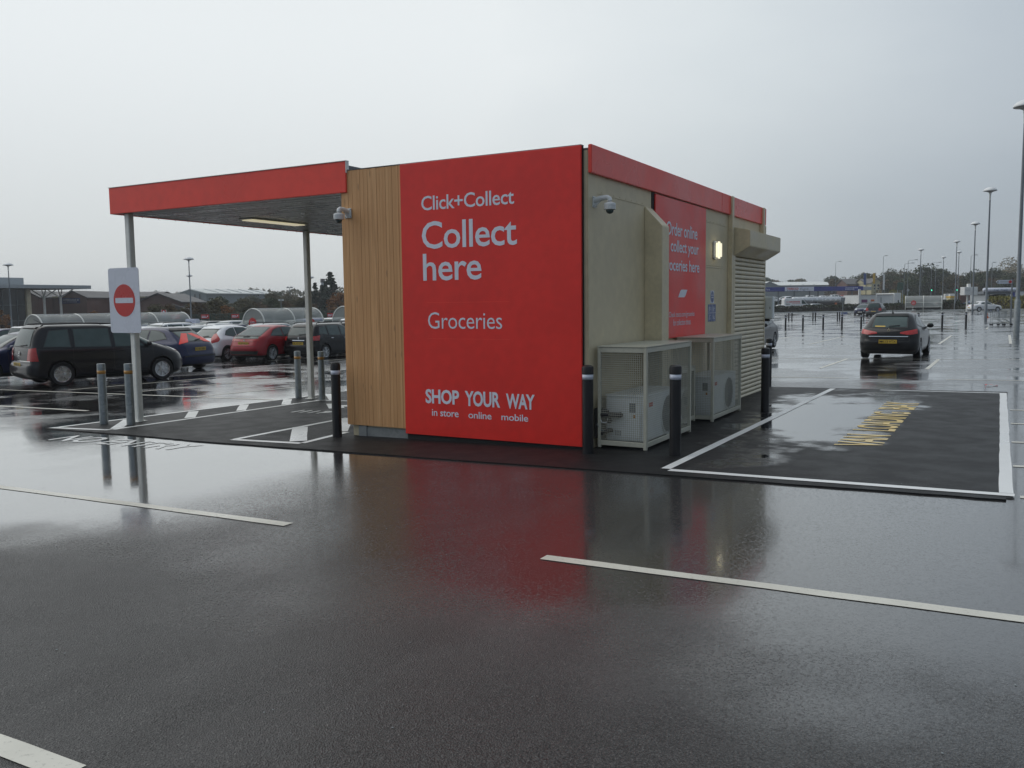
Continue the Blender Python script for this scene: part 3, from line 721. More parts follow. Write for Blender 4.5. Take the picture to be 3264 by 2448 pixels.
def cage(x0, x1, y0, y1, h, label):
    z0 = gz(x1, y0) + PH; z0b = z0 + .035
    r = thing('wire_cage', label, 'cage', ((x0 + x1) / 2, (y0 + y1) / 2, z0), 0, 'wire cages along the side wall')
    ox, oy = -(x0 + x1) / 2, -(y0 + y1) / 2
    X0, X1, Y0, Y1 = x0 + ox, x1 + ox, y0 + oy, y1 + oy
    w = .04
    for x in (X0, X1 - w):
        for y in (Y0, Y1 - w): rbox('corner_post', M['cream_metal'], r, x, x + w, y, y + w, 0, h - .002, .004, 1)
    for za, zb in ((.03, .085), (h - .06, h - .004)):
        for b in ((X0 + w, X1 - w, Y0 + .003, Y0 + .028), (X0 + w, X1 - w, Y1 - .028, Y1 - .003), (X1 - .028, X1 - .003, Y0 + w, Y1 - w), (X0 + .003, X0 + .028, Y0 + w, Y1 - w)):
            rbox('rail', M['cream_metal'], r, *b, za, zb, .002, 1)
    rbox('top_sheet', M['cream_metal'], r, X0 - .004, X1 + .006, Y0 - .006, Y1 + .006, h, h + .012, .003)
    p = .025
    hh = h - .145; nv = round(hh / p)
    for yy_ in (Y0 + .014, Y1 - .014): mesh_panel(r, (X0 + w, yy_, .085), (1, 0, 0), (0, 0, 1), round((X1 - X0 - 2 * w) / p), nv, X1 - X0 - 2 * w, hh)
    mesh_panel(r, (X1 - .014, Y0 + w, .085), (0, 1, 0), (0, 0, 1), round((Y1 - Y0 - 2 * w) / p), nv, Y1 - Y0 - 2 * w, hh, .0013)
    return r
cage(.115, .722, .17, 1.80, 1.178, 'cream wire cage nearest the red sign panel, standing behind a black bollard')
cage(.115, .658, 3.01, 4.53, 1.195, 'cream wire cage beside the roller shutter with the fan showing')
cage(.075, .398, 2.30, 3.004, .79, 'small low wire cage squeezed between the two tall cages')
def condenser(x0, x1, y0, y1, h, fan_y, label):
    z0 = gz(x1, y0) + PH
    r = thing('condenser_unit', label, 'air conditioner', ((x0 + x1) / 2, (y0 + y1) / 2, z0), 0, 'condenser units inside the wire cages')
    ox, oy = -(x0 + x1) / 2, -(y0 + y1) / 2
    X0, X1, Y0, Y1 = x0 + ox, x1 + ox, y0 + oy, y1 + oy
    rbox('casing', M['ac'], r, X0, X1, Y0, Y1, .075, h - .02, .012)
    rbox('lid', M['ac'], r, X0 - .006, X1 + .006, Y0 - .006, Y1 + .006, h - .019, h, .005)
    for y in (Y0 + .1, Y1 - .16): rbox('foot', M['galv'], r, X0, X1, y, y + .06, 0, .074, .004)
    rbox('service_panel', M['ac'], r, X0 + .07, X1 - .05, Y0 - .012, Y0 - .001, .12, h - .08, .004)
    fan = MB().lathe([(.255, .002), (.255, .012), (.235, .014), (.235, .003)], (X1, fan_y + oy, h * .53), 40, 'x').build('fan_ring', M['ac'], r)
    MB().lathe([(.233, .001), (.0, .0015)], (X1, fan_y + oy, h * .53), 32, 'x').build('fan_opening', M['dark_gap'], fan)
    g = MB()
    for q in (.06, .11, .16, .21): g.lathe([(q, .010), (q + .006, .014), (q + .012, .010)], (X1, fan_y + oy, h * .53), 32, 'x')
    for k in range(8):
        a = math.pi * k / 8; ca, sa = math.cos(a) * .235, math.sin(a) * .235
        g.tube([(X1 + .012, fan_y + oy - ca, h * .53 - sa), (X1 + .012, fan_y + oy + ca, h * .53 + sa)], .004, 5)
    g.build('fan_guard', M['lamp_post'], fan)
    MB().box(X0 + .30, X0 + .38, Y0 - .0145, Y0 - .0125, h - .2, h - .09).build('rating_plate', M['galv'], r)
    MB().box(X0 + .345, X0 + .375, Y0 - .0145, Y0 - .0125, h - .26, h - .225).build('warning_label', M['amber'], r)
    MB().box(X1 + .001, X1 + .003, Y0 + .13, Y0 + .25, h - .14, h - .09).build('maker_badge', M['sign_red'], r)
    m = MB()
    for i in range(4):
        for j in range(3): m.box(X0 + .12 + i * .022, X0 + .135 + i * .022, Y0 - .0145, Y0 - .0125, .14 + j * .022, .155 + j * .022)
    m.build('vent', M['dark_gap'], r)
    return r
condenser(.165, .655, .30, 1.55, .615, 1.08, 'pale grey condenser unit inside the near wire cage')
condenser(.165, .60, 3.14, 4.42, .635, 3.98, 'pale grey condenser unit inside the far tall wire cage')
condenser(.12, .36, 2.42, 2.9, .50, 2.66, 'small condenser unit inside the low wire cage')
# insulated pipework beside the near unit
pw = thing('insulated_pipes', 'black insulated pipes and loose cable bending into the near condenser', 'pipes', (.13, .27, .35))
MB().tube([(-.05, -.02, .10), (.02, -.05, .11), (.08, -.05, .09), (.09, -.03, .02), (.085, 0.02, -.02)], .035, 10).build('pipe', M['black_plastic'], pw, smooth=True)
MB().tube([(-.05, -.03, .04), (.03, -.07, .06), (.13, -.055, .06), (.22, -.03, .055), (.225, 0.03, .055)], .034, 10).build('pipe', M['black_plastic'], pw, smooth=True)
MB().tube([(-.05, -.03, -.15), (.03, -.07, -.16), (.10, -.06, -.13), (.13, -.02, -.12)], .028, 10).build('pipe', M['black_plastic'], pw, smooth=True)
MB().tube([(-.04, -.05, .02), (-.02, -.10, -.06), (.03, -.09, -.12), (.09, -.07, -.14)], .006, 6).build('cable', M['galv'], pw, smooth=True)
MB().tube([(0.0, -.08, .04), (.04, -.10, -.03), (.09, -.08, -.03), (.10, -.06, .02)], .005, 6).build('cable', M['white_plastic'], pw, smooth=True)
rbox('bracket', M['dark_gap'], pw, -.06, -.02, -.1, .02, -.22, .13, .004)

# dome cameras on their wall brackets
def dome_camera(loc, rz, label):
    r = thing('security_camera', label, 'camera', loc, rz, 'white dome security cameras')
    # local -Y points out of the wall
    rbox('wall_plate', M['white_plastic'], r, -.055, .055, -.012, 0, -.115, .012, .004)
    a = MB(); a.tube([(0, -.01, -.03), (0, -.09, -.012), (0, -.165, -.006), (0, -.19, -.02), (0, -.195, -.05), (0, -.195, -.065)], [.034, .03, .027, .027, .026, .026], 14)
    a.build('arm', M['white_plastic'], r, smooth=50)
    a = MB(); a.prism([(-.012, -.02), (-.012, -.11), (-.10, -.03)], -.008, .008, lambda p, q, h: (h, p, q)); a.build('gusset', M['white_plastic'], r)
    MB().lathe([(.024, -.058), (.03, -.062), (.064, -.074), (.068, -.082), (.068, -.10), (.066, -.102), (.068, -.104), (.066, -.145), (.06, -.15), (0, -.15)], (0, -.195, 0), 28).build('housing', M['white_plastic'], r, smooth=40)
    MB().lathe([(.046, -.15), (.044, -.165), (.036, -.182), (.02, -.193), (0, -.197)], (0, -.195, 0), 24).build('dome', M['glass'], r, smooth=True)
    s_ = MB()
    for x in (-.042, .042):
        for z in (-.1, -.003): s_.lathe([(0, -.016), (.006, -.015), (.007, -.011)], (x, 0, z), 8, 'y')
    s_.build('screws', M['galv'], r)
    return r
dc = dome_camera((KW, 0.215, 2.925), R(90), 'white dome security camera high on the beige side wall')
dup(dc, (-3.385, -0.012, 2.985), 0, 'white dome security camera on the timber clad corner under the canopy edge')
# bulkhead lamp, lit
bl = thing('bulkhead_lamp', 'lit yellow bulkhead lamp on the beige wall beside the red poster', 'lamp', (KW, 5.02, 2.55))
rbox('housing', M['white_plastic'], bl, 0, .05, -.095, .095, -.145, .145, .02, 3)
rbox('diffuser', M['lit'], bl, .0505, .115, -.088, .088, -.138, .138, .03, 4)
# two notices
s1 = thing('safety_notice', 'small white notice with a blue oval above the blue notice', 'notice', (KW, 4.93, 1.79))
rbox('panel', M['sign_white'], s1, 0, .004, -.10, .10, -.103, .103, .001, 1)
o = MB(); o.add([(.0055, .09 * math.cos(2 * math.pi * i / 32), .093 * math.sin(2 * math.pi * i / 32)) for i in range(32)], [tuple(range(32))]); o.build('blue_disc', M['sign_blue'], s1)
o = MB()
for z in (.028, -.012): o.box(.006, .007, -.06, .06, z - .006, z + .006)
o.build('print', M['sign_white'], s1)
s2 = thing('instruction_notice', 'blue notice of four panels under the small oval notice', 'notice', (KW, 4.92, 1.53))
rbox('panel', M['sign_blue'], s2, 0, .004, -.21, .21, -.14, .14, .001, 1)
o = MB(); o.box(.0045, .0055, -.004, .004, -.138, .138); o.box(.0045, .0055, -.208, -.0045, -.004, .004); o.box(.0045, .0055, .0045, .208, -.004, .004)
rd = random.Random(3)
for a in (-.19, .03):
    for b in (.03, -.10):
        for k in range(4): o.box(.0045, .0055, a, a + rd.uniform(.07, .14), b + k * .02, b + k * .02 + .007)
o.build('print', M['band'], s2)
# floodlight under the canopy at the timber corner
fl = thing('floodlight', 'small black floodlight on a bent bracket under the canopy beside the timber corner', 'lamp', (-3.56, .55, 3.10))
MB().tube([(0.02, 0, .06), (-.05, 0, .06), (-.09, 0, -.02), (-.10, -.01, -.12)], .012, 8).build('bracket', M['black_plastic'], fl, smooth=True)
rbox('mount', M['black_plastic'], fl, -.10, .02, -.05, .05, .03, .12, .01)
o = MB(); o.prism([(-.06, 0), (.06, 0), (.11, -.09), (-.11, -.09)], -.08, .08, lambda a, b, h: (a - .1, h, b - .12)); bevel(o.build('head', M['black_plastic'], fl), .008)
o = MB().box(-.2, 0, -.07, .07, -.222, -.212).build('lens', M['tube'], fl)
# electrical cabinet on the rear corner
cb = thing('electrical_cabinet', 'grey electrical cabinet mounted on the rear end of the kiosk', 'cabinet', (KW, 8.47, 0))
rbox('casing', M['ac'], cb, -.2, .175, 0, .16, 1.36, 1.80, .012)
rbox('door', M['ac'], cb, .03, .168, -.014, -.001, 1.375, 1.785, .006)
rbox('lock', M['ink'], cb, .12, .13, -.022, -.0145, 1.55, 1.60, .003)
rbox('gland_plate', M['dark_gap'], cb, -.02, .10, .04, .12, 1.31, 1.358, .004)

# ------------------------------------------------------------------ cars
def pchip(xs_, ys_, x):
    n = len(xs_)
    if x <= xs_[0]: return ys_[0]
    if x >= xs_[-1]: return ys_[-1]
    i = max(k for k in range(n - 1) if xs_[k] <= x)
    h = [xs_[k + 1] - xs_[k] for k in range(n - 1)]; d = [(ys_[k + 1] - ys_[k]) / h[k] for k in range(n - 1)]
    def slope(k):
        if k == 0: return d[0]
        if k == n - 1: return d[-1]
        if d[k - 1] * d[k] <= 0: return 0.0
        w1, w2 = 2 * h[k] + h[k - 1], h[k] + 2 * h[k - 1]
        return (w1 + w2) / (w1 / d[k - 1] + w2 / d[k])
    t_ = (x - xs_[i]) / h[i]; m0, m1 = slope(i) * h[i], slope(i + 1) * h[i]
    return (2 * t_**3 - 3 * t_**2 + 1) * ys_[i] + (t_**3 - 2 * t_**2 + t_) * m0 + (-2 * t_**3 + 3 * t_**2) * ys_[i + 1] + (t_**3 - t_**2) * m1

def ring(yr, yf, hw, rr_, rf):
    """plan outline at one height: straight sides, rounded corners, gently bowed ends"""
    L_ = yf - yr
    rr_ = min(rr_, hw * .96, L_ * .45); rf = min(rf, hw * .96, L_ * .45)
    half = []
    bow = .05 * hw
    for i in range(6):                              # rear edge from the centre out
        x = (hw - rr_) * i / 5; half.append((x, yr + bow * (x / hw) ** 2 * 1.2))
    y0 = half[-1][1]
    for i in range(1, 7):
        a = math.pi / 2 * i / 6; half.append((hw - rr_ + rr_ * math.sin(a), y0 + rr_ * (1 - math.cos(a))))
    ys0 = half[-1][1]; yfe = yf - bow * 1.2
    ye = yfe - rf
    for i in range(1, 19):
        t_ = i / 18; y = ys0 + (ye - ys0) * t_
        half.append((hw * (1 - .025 * (abs(t_ - .45) * 1.8) ** 2.2), y))
    xe = half[-1][0]
    for i in range(1, 7):
        a = math.pi / 2 * i / 6; half.append((xe - rf + rf * math.cos(a), ye + rf * math.sin(a)))
    xe = half[-1][0]
    for i in range(1, 6):
        x = xe * (1 - i / 5); half.append((x, yfe + (yf - yfe) * (1 - (x / max(xe, 1e-3)) ** 2)))
    left = [(-x, y) for x, y in reversed(half[1:-1])]
    return half + left

def loft_body(slices, wheels, rwheel, paint, hw_well=.52, n_sl=40, sill=.30):
    zs = [s_[0] for s_ in slices]; zz = []
    for a, b in zip(zs[:-1], zs[1:]):
        k = max(1, int(round((b - a) / .045)))
        zz += [a + (b - a) * i / k for i in range(k)]
    zz.append(zs[-1])
    bm = bmesh.new(); rows = []
    for z in zz:
        p = [pchip(zs, [s_[k] for s_ in slices], z) for k in range(1, 6)]
        rows.append([bm.verts.new((x, y, z)) for x, y in ring(*p)])
    n = len(rows[0])
    for a, b in zip(rows[:-1], rows[1:]):
        for i in range(n):
            f = bm.faces.new((a[i], a[(i + 1) % n], b[(i + 1) % n], b[i])); f.smooth = True
    bm.faces.new(list(reversed(rows[0]))); f = bm.faces.new(rows[-1]); f.smooth = True
    for f in bm.faces:
        if max(v.co.z for v in f.verts) <= sill: f.material_index = 1
    bmesh.ops.recalc_face_normals(bm, faces=bm.faces)
    me = bpy.data.meshes.new('body'); bm.to_mesh(me); bm.free()
    me.materials.append(paint); me.materials.append(M['black_plastic'])
    ob = bpy.data.objects.new('body', me); col.objects.link(ob)
    c = MB()
    for y in wheels:
        for s_ in (-1, 1): c.lathe([(rwheel, s_ * hw_well), (rwheel, s_ * 1.3)], (0, y, rwheel - .035), 36, 'x', mi=1)
    cm = c.mesh('well', [paint, M['black_plastic']]); co = bpy.data.objects.new('well', cm); col.objects.link(co)
    md = ob.modifiers.new('wells', 'BOOLEAN'); md.operation = 'DIFFERENCE'; md.object = co; md.solver = 'EXACT'
    dg = bpy.context.evaluated_depsgraph_get()
    me2 = bpy.data.meshes.new_from_object(ob.evaluated_get(dg))
    ob.modifiers.clear(); ob.data = me2
    bpy.data.objects.remove(co); me2.name = 'body'
    try: me2.set_sharp_from_angle(angle=R(42))
    except Exception: pass
    bm = bmesh.new(); bm.from_mesh(me2); bvh = BVHTree.FromBMesh(bm); bm.free()
    return ob, bvh

def cast(bvh, th, u, z, sx=1):
    """ray from the outside onto the body; th 0 = from behind, 90 = from the right side, 180 = from the front"""
    a = R(th); d = Vector((-math.sin(a), math.cos(a), 0)); pp_ = Vector((math.cos(a), math.sin(a), 0))
    h = bvh.ray_cast(pp_ * u - d * 6 + Vector((0, 0, z)), d)
    return (h[0], h[1]) if h[0] is not None else (None, None)
def plerp(pl, t_):
    if len(pl) == 1: return pl[0]
    ls = [math.hypot(pl[i + 1][0] - pl[i][0], pl[i + 1][1] - pl[i][1]) for i in range(len(pl) - 1)]; T_ = sum(ls) or 1; s_ = t_ * T_
    for i, l in enumerate(ls):
        if s_ <= l + 1e-9 or i == len(ls) - 1:
            k = s_ / l if l else 0; return (pl[i][0] + (pl[i + 1][0] - pl[i][0]) * k, pl[i][1] + (pl[i + 1][1] - pl[i][1]) * k)
        s_ -= l
def patch(bvh, th, lower, upper, off, name, mat, parent, mirror=False, nu=12, nv=6, grow=0.0, corner=None):
    g = {}; m = MB()
    if corner:                                     # u runs round the body's corner; u = half width is the corner itself
        a_ = R(th); sh_ = corner[0] * math.cos(a_) + corner[1] * math.sin(a_); sg = 1 if th < 90 else -1
        lower = [(sg * (u - corner[0]) + sh_, z) for u, z in lower]; upper = [(sg * (u - corner[0]) + sh_, z) for u, z in upper]
    for i in range(nu + 1):
        lo, up = plerp(lower, i / nu), plerp(upper, i / nu)
        for j in range(nv + 1):
            t_ = j / nv; u, z = lo[0] + (up[0] - lo[0]) * t_, lo[1] + (up[1] - lo[1]) * t_
            if grow:
                cu = (lower[0][0] + lower[-1][0] + upper[0][0] + upper[-1][0]) / 4; czz = (lower[0][1] + upper[0][1] + lower[-1][1] + upper[-1][1]) / 4
                u += grow * (2 * i / nu - 1); z += grow * (2 * j / nv - 1)
            p, nn = cast(bvh, th, u, z)
            if p is None: continue
            p = p + nn * off
            if mirror: p = Vector((-p.x, p.y, p.z))
            g[i, j] = len(m.v); m.v.append(tuple(p))
    for i in range(nu):
        for j in range(nv):
            k = [(i, j), (i + 1, j), (i + 1, j + 1), (i, j + 1)]
            if all(q in g for q in k):
                q = [g[x] for x in k]; m.f.append(tuple(q if not mirror else reversed(q))); m.mi.append(0)
    return m.build(name, mat, parent, smooth=True, fix=False)
def seam_line(bvh, th, pts, w, m, mirror=False, off=.002):
    P_ = []
    for i in range(len(pts) - 1):
        k = max(2, int(math.hypot(pts[i + 1][0] - pts[i][0], pts[i + 1][1] - pts[i][1]) / .06))
        for j in range(k + (i == len(pts) - 2)):
            P_.append((pts[i][0] + (pts[i + 1][0] - pts[i][0]) * j / k, pts[i][1] + (pts[i + 1][1] - pts[i][1]) * j / k))
    prev = None
    for i, (u, z) in enumerate(P_):
        du, dz = P_[min(i + 1, len(P_) - 1)][0] - P_[max(i - 1, 0)][0], P_[min(i + 1, len(P_) - 1)][1] - P_[max(i - 1, 0)][1]
        L_ = math.hypot(du, dz) or 1; ex, ez = -dz / L_ * w / 2, du / L_ * w / 2
        a, na = cast(bvh, th, u + ex, z + ez); b, nb = cast(bvh, th, u - ex, z - ez)
        if a is None or b is None: prev = None; continue
        a, b = a + na * off, b + nb * off
        if mirror: a, b = Vector((-a.x, a.y, a.z)), Vector((-b.x, b.y, b.z))
        if prev: m.quad(prev[0], a, b, prev[1])
        prev = (a, b)

_wheel_cache = {}
def wheel(parent, x, y, r, w, spokes, rim_frac=.66, cover=False, name='wheel'):
    key = (r, w, spokes, rim_frac, cover)
    if key not in _wheel_cache:
        ri = r * rim_frac
        ty = MB().lathe([(ri, -w / 2 + .01), (r * .93, -w / 2), (r * .985, -w / 2 + .02), (r, -w / 4), (r, w / 4), (r * .985, w / 2 - .02), (r * .93, w / 2), (ri, w / 2 - .01), (ri - .012, w / 2 - .05), (0, w / 2 - .06)], n=36, axis='x').mesh('tyre', M['rubber'], smooth=50)
        m = MB(); h = w / 2
        m.lathe([(ri - .004, h - .045), (ri + .004, h - .012), (ri + .006, h - .004), (ri - .012, h - .008), (ri - .02, h - .05)], n=36, axis='x')
        m.lathe([(ri * .20, h - .045), (ri * .19, h - .014), (ri * .1, h - .006), (0, h - .006)], n=20, axis='x')
        for k in range(spokes):
            a = 2 * math.pi * k / spokes; wd = (math.pi * ri / spokes) * (.27 if cover else .20)
            rad = Vector((0, math.cos(a), math.sin(a))); tan = Vector((0, -math.sin(a), math.cos(a)))
            def P_(rr__, tt, xx): return rad * rr__ + tan * tt + Vector((xx, 0, 0))
            r0, r1 = ri * .15, ri * .97; w0 = wd * .55
            xo, xi = h - .016, h - .05
            m.add([P_(r0, -w0, xo), P_(r0, w0, xo), P_(r1, wd, h - .01), P_(r1, -wd, h - .01), P_(r0, -w0, xi), P_(r0, w0, xi), P_(r1, wd, xi), P_(r1, -wd, xi)],
                  [(0, 1, 2, 3), (7, 6, 5, 4), (0, 4, 5, 1), (1, 5, 6, 2), (2, 6, 7, 3), (3, 7, 4, 0)])
        if cover: m.lathe([(ri * .42, h - .03), (ri * .42, h - .012), (ri * .1, h - .004), (0, h - .004)], n=24, axis='x')
        _wheel_cache[key] = (ty, m.mesh('rim', M['alloy'], smooth=40))
    ty, rm = _wheel_cache[key]
    o = bpy.data.objects.new(name, ty); link(o, parent); o.location = (x, y, r); o.rotation_euler = (random.uniform(0, 6), 0, 0 if x > 0 else math.pi)
    q = bpy.data.objects.new('rim', rm); link(q, o)
    return o

def plate_on(parent, text, p, rz, mat, tilt=0, sc=1.0):
    w, h = .52 * sc, .112 * sc
    o = MB().box(-w / 2, w / 2, -.008, 0, -h / 2, h / 2).build('number_plate', M[mat], parent); o.location = p; o.rotation_euler = (tilt, 0, rz)
    if text: lettering(text, lambda u, v: (-w * .45 + w * .9 * u, -.0095, -h * .33 + h * .66 * v), M['ink'], o, .01)
    return o

def car(spec, name, label, group=None, paint=None):
    paint = paint or CARP[spec['paint']]
    r = thing(name, label, 'car', (0, 0, 0), 0, group)
    W_ = spec['W']; rw = spec.get('rw', .315); yr_, yf_ = spec['axles']
    b, bvh = loft_body(spec['slices'], spec['axles'], rw + .045, paint, sill=spec.get('sill', .29)); b.parent = r
    G_ = M['glass']
    for k in spec['side']:
        for mr in (False, True):
            patch(bvh, 90, k[0], k[1], .004, 'window_frame', M['black_plastic'], r, mr, grow=.022)
            patch(bvh, 90, k[0], k[1], .008, 'side_window', G_, r, mr)
    for th, key, nm in ((0, 'rear', 'rear_window'), (180, 'front', 'windscreen')):
        if key in spec:
            lo, up = spec[key]
            patch(bvh, th, lo, up, .004, 'window_frame', M['black_plastic'], r, nu=16, grow=.025)
            patch(bvh, th, lo, up, .009, nm, G_, r, nu=16)
    for th, lo, up, mt, nm in spec.get('lights', []):
        for mr in (False, True): patch(bvh, th, lo, up, .012, nm, M[mt], r, mr, 8, 6, corner=(W_ / 2, spec['slices'][3][1] + .04 if th < 90 else spec['slices'][3][2] - .15))
    for th, lo, up, mt, nm in spec.get('panels', []): patch(bvh, th, lo, up, .010, nm, M[mt] if mt in M else CARP[mt], r, nu=14, nv=4)
    sm = MB()
    for pts in spec.get('seams', []):
        for mr in (False, True): seam_line(bvh, 90, pts, .010, sm, mr)
    for pts in spec.get('rear_seams', []): seam_line(bvh, 0, pts, .010, sm)
    if sm.f: sm.build('door_seams', M['ink'], r, fix=False)
    for y in (yr_, yf_):
        for s_ in (-1, 1): wheel(r, s_ * (W_ / 2 - spec.get('inset', .105)), y, rw, .205, spec.get('spokes', 7), spec.get('rim', .66), spec.get('cover', False))
    MB().box(-W_ * .36, W_ * .36, spec['slices'][0][1] + .25, spec['slices'][0][2] - .2, .155, .25).build('underbody', M['black_plastic'], r)
    # mirrors
    my, mz, mx_ = spec['mirror']
    for s_ in (-1, 1):
        mm = MB(); mm.lathe([(.01, -.045), (.075, -.04), (.09, 0), (.085, .045), (.05, .075), (.0, .08)], (0, 0, 0), 14, 'y')
        q = mm.build('door_mirror', M['black_plastic'] if spec.get('black_mirrors') else paint, r, smooth=True); q.location = (s_ * (mx_ + .10), my, mz); q.scale = (1.15, .8, .85)
        MB().tube([(0, .01, -.03), (-s_ * .10, .02, -.06), (-s_ * .17, .02, -.07)], .022, 6).build('mirror_arm', M['black_plastic'], q)
    for y, z in spec.get('handles', []):
        for s_ in (-1, 1):
            p, nn = cast(bvh, 90, y, z)
            if p: q = rbox('door_handle', paint if not spec.get('chrome_handles') else M['chrome'], r, -.014, .014, -.09, .09, -.013, .013, .008); q.location = (s_ * (p.x + .012), y, z)
    if 'spoiler' in spec:
        lo, up, mt = spec['spoiler']
        patch(bvh, 0, lo, up, .03, 'spoiler', M[mt] if mt in M else paint, r, nu=14, nv=3)
    if 'rails' in spec:
        y0, y1, z, x = spec['rails']
        for s_ in (-1, 1): MB().tube([(s_ * x, y0, z - .05), (s_ * x, y0 + .08, z), (s_ * x, (y0 + y1) / 2, z + .012), (s_ * x, y1 - .08, z), (s_ * x, y1, z - .05)], .017, 8).build('roof_rail', M['black_plastic'], r, smooth=True)
    if 'plate' in spec:
        t_, z, tilt = spec['plate']; p, nn = cast(bvh, 0, 0, z)
        plate_on(r, t_, (0, p.y - .012, z), 0, 'plate_yellow', tilt)
    p, nn = cast(bvh, 180, 0, .42)
    if p: plate_on(r, '', (0, p.y + .012, .42), math.pi, 'plate_white')
    if 'grille' in spec: patch(bvh, 180, spec['grille'][0], spec['grille'][1], .008, 'grille', M['ink'], r, nu=10, nv=4)
    if 'badge' in spec:
        kind, z, s_ = spec['badge']; p, nn = cast(bvh, 0, 0, z); m = MB(); f = lambda a, b, h: (a, p.y - .014 + h, z + b)
        if kind == 'diamond':
            o_ = [(0, s_), (s_ * .62, 0), (0, -s_), (-s_ * .62, 0)]; i_ = [(x * .42, y * .42) for x, y in o_]
            for k in range(4):
                a, b_, c, d = o_[k], o_[(k + 1) % 4], i_[(k + 1) % 4], i_[k]; m.prism([a, b_, c, d], -.008, .006, f)
        elif kind == 'ring':
            for k in range(20):
                a0, a1 = 2 * math.pi * k / 20, 2 * math.pi * (k + 1) / 20
                m.prism([(s_ * math.cos(a0), s_ * math.sin(a0)), (s_ * math.cos(a1), s_ * math.sin(a1)), (s_ * .78 * math.cos(a1), s_ * .78 * math.sin(a1)), (s_ * .78 * math.cos(a0), s_ * .78 * math.sin(a0))], -.008, .006, f)
            m.prism([(-s_ * .8, -.008), (s_ * .8, .010), (s_ * .8, .03), (-s_ * .8, .012)], -.008, .006, f)
        else:
            for a, b_ in ((-s_, -s_ * .62), (s_ * .62, s_)): m.prism([(a, -s_), (b_, -s_), (b_, s_), (a, s_)], -.008, .006, f)
            m.prism([(-s_ * .62, -s_ * .2), (s_ * .62, -s_ * .2), (s_ * .62, s_ * .2), (-s_ * .62, s_ * .2)], -.008, .006, f)
        m.build('badge', M['chrome'], r)
    if 'wiper' in spec:
        z, u0, u1 = spec['wiper']; a, n1_ = cast(bvh, 0, u0, z); b_, n2_ = cast(bvh, 0, u1, z + .03)
        MB().tube([a + n1_ * .03, b_ + n2_ * .025], .012, 6).build('wiper', M['black_plastic'], r)
    if 'antenna' in spec:
        y, z = spec['antenna']; MB().tube([(0, y, z - .03), (0, y - .03, z + .03), (0, y - .22, z + .14)], [.03, .01, .004], 6).build('antenna', M['black_plastic'], r)
    return r

# --- shapes: slices are (z, rear y, front y, half width, rear corner radius, front corner radius)
HATCH = dict(W=1.73, axles=(-1.27, 1.31), rw=.31, spokes=7, paint='black', slices=[
    (.17, -1.84, 1.84, .74, .22, .30), (.24, -1.98, 1.98, .82, .28, .42), (.38, -2.03, 2.03, .86, .34, .55), (.52, -2.035, 2.04, .865, .36, .60), (.64, -1.985, 2.01, .865, .34, .60),
    (.76, -1.955, 1.93, .866, .34, .55), (.84, -1.92, 1.72, .862, .34, .55), (.91, -1.87, 1.38, .845, .33, .5), (.97, -1.80, 1.06, .795, .32, .42), (1.08, -1.65, .86, .735, .30, .30),
    (1.22, -1.46, .60, .665, .27, .26), (1.33, -1.29, .36, .605, .25, .25), (1.39, -1.18, .18, .555, .24, .25), (1.425, -1.04, -.02, .48, .24, .26), (1.443, -.88, -.22, .38, .26, .26), (1.45, -.74, -.42, .25, .2, .2)],
    side=[([(-1.26, 1.06), (-.62, .985)], [(-1.08, 1.20), (-.62, 1.335)]), ([(-.56, .98), (.20, .96), (.78, .96)], [(-.56, 1.34), (.02, 1.33), (.30, 1.22)])],
    rear=([(-.50, 1.00), (0, .985), (.50, 1.00)], [(-.46, 1.30), (0, 1.33), (.46, 1.30)]), front=([(-.62, 1.0), (.62, 1.0)], [(-.54, 1.32), (.54, 1.32)]),
    lights=[(28, [(.42, .74), (.86, .76)], [(.46, .86), (.88, .93)], 'tail', 'tail_light'), (150, [(.50, .66), (.86, .74)], [(.52, .80), (.90, .90)], 'headlamp', 'headlight')],
    grille=([(-.42, .32), (.42, .32)], [(-.46, .56), (.46, .56)]), seams=[[(-.60, .97), (-.60, .45), (-.45, .30), (.62, .30), (.78, .5), (.80, .93)], [(-.60, .97), (-.95, .60)]],
    rear_seams=[[(-.62, .96), (-.60, .56), (.60, .56), (.62, .96)]], mirror=(.70, .99, .83), handles=[(-.42, .87)], plate=('', .55, 0), spoiler=([(-.50, 1.325), (.50, 1.325)], [(-.46, 1.40), (.46, 1.40)], 'paint'))
def variant(base, **kw): d = dict(base); d.update(kw); return d
def stretch(sl, kl=1.0, kw=1.0, kh=1.0): return [(z * kh, a * kl, b * kl, w * kw, r1, r2) for z, a, b, w, r1, r2 in sl]

# black hatchback that stands in the bay on the right
SPEC_CLIO = variant(HATCH, paint='black', plate=('MK13 VTX', .56, 0), badge=('diamond', .905, .075), antenna=(-1.05, 1.45), wiper=(1.005, -.02, .30), black_mirrors=False,
    slices=[(z, a, b, w * 1.0, r1, r2) for z, a, b, w, r1, r2 in HATCH['slices']], spokes=5,
    lights=[(24, [(.40, .80), (.62, .765), (.90, .80)], [(.42, .845), (.64, .89), (.92, .94)], 'tail', 'tail_light'), (150, [(.50, .66), (.86, .74)], [(.52, .80), (.90, .90)], 'headlamp', 'headlight')],
    panels=[(0, [(-.56, .705), (.56, .705)], [(-.57, .725), (.57, .725)], 'chrome', 'chrome_strip'), (0, [(-.42, 1.005), (-.12, 1.0)], [(-.42, 1.035), (-.12, 1.032)], 'plate_yellow', 'window_sticker')], spoiler=([(-.50, 1.315), (.50, 1.315)], [(-.46, 1.385), (.46, 1.385)], 'ink'))
clio = car(SPEC_CLIO, 'hatchback', 'black hatchback seen from behind in the bay past the van loading box')
cp = (1.17, 22.14); clio.location = (cp[0], cp[1], gz(*cp)); clio.rotation_euler = (0, 0, R(-1.5))
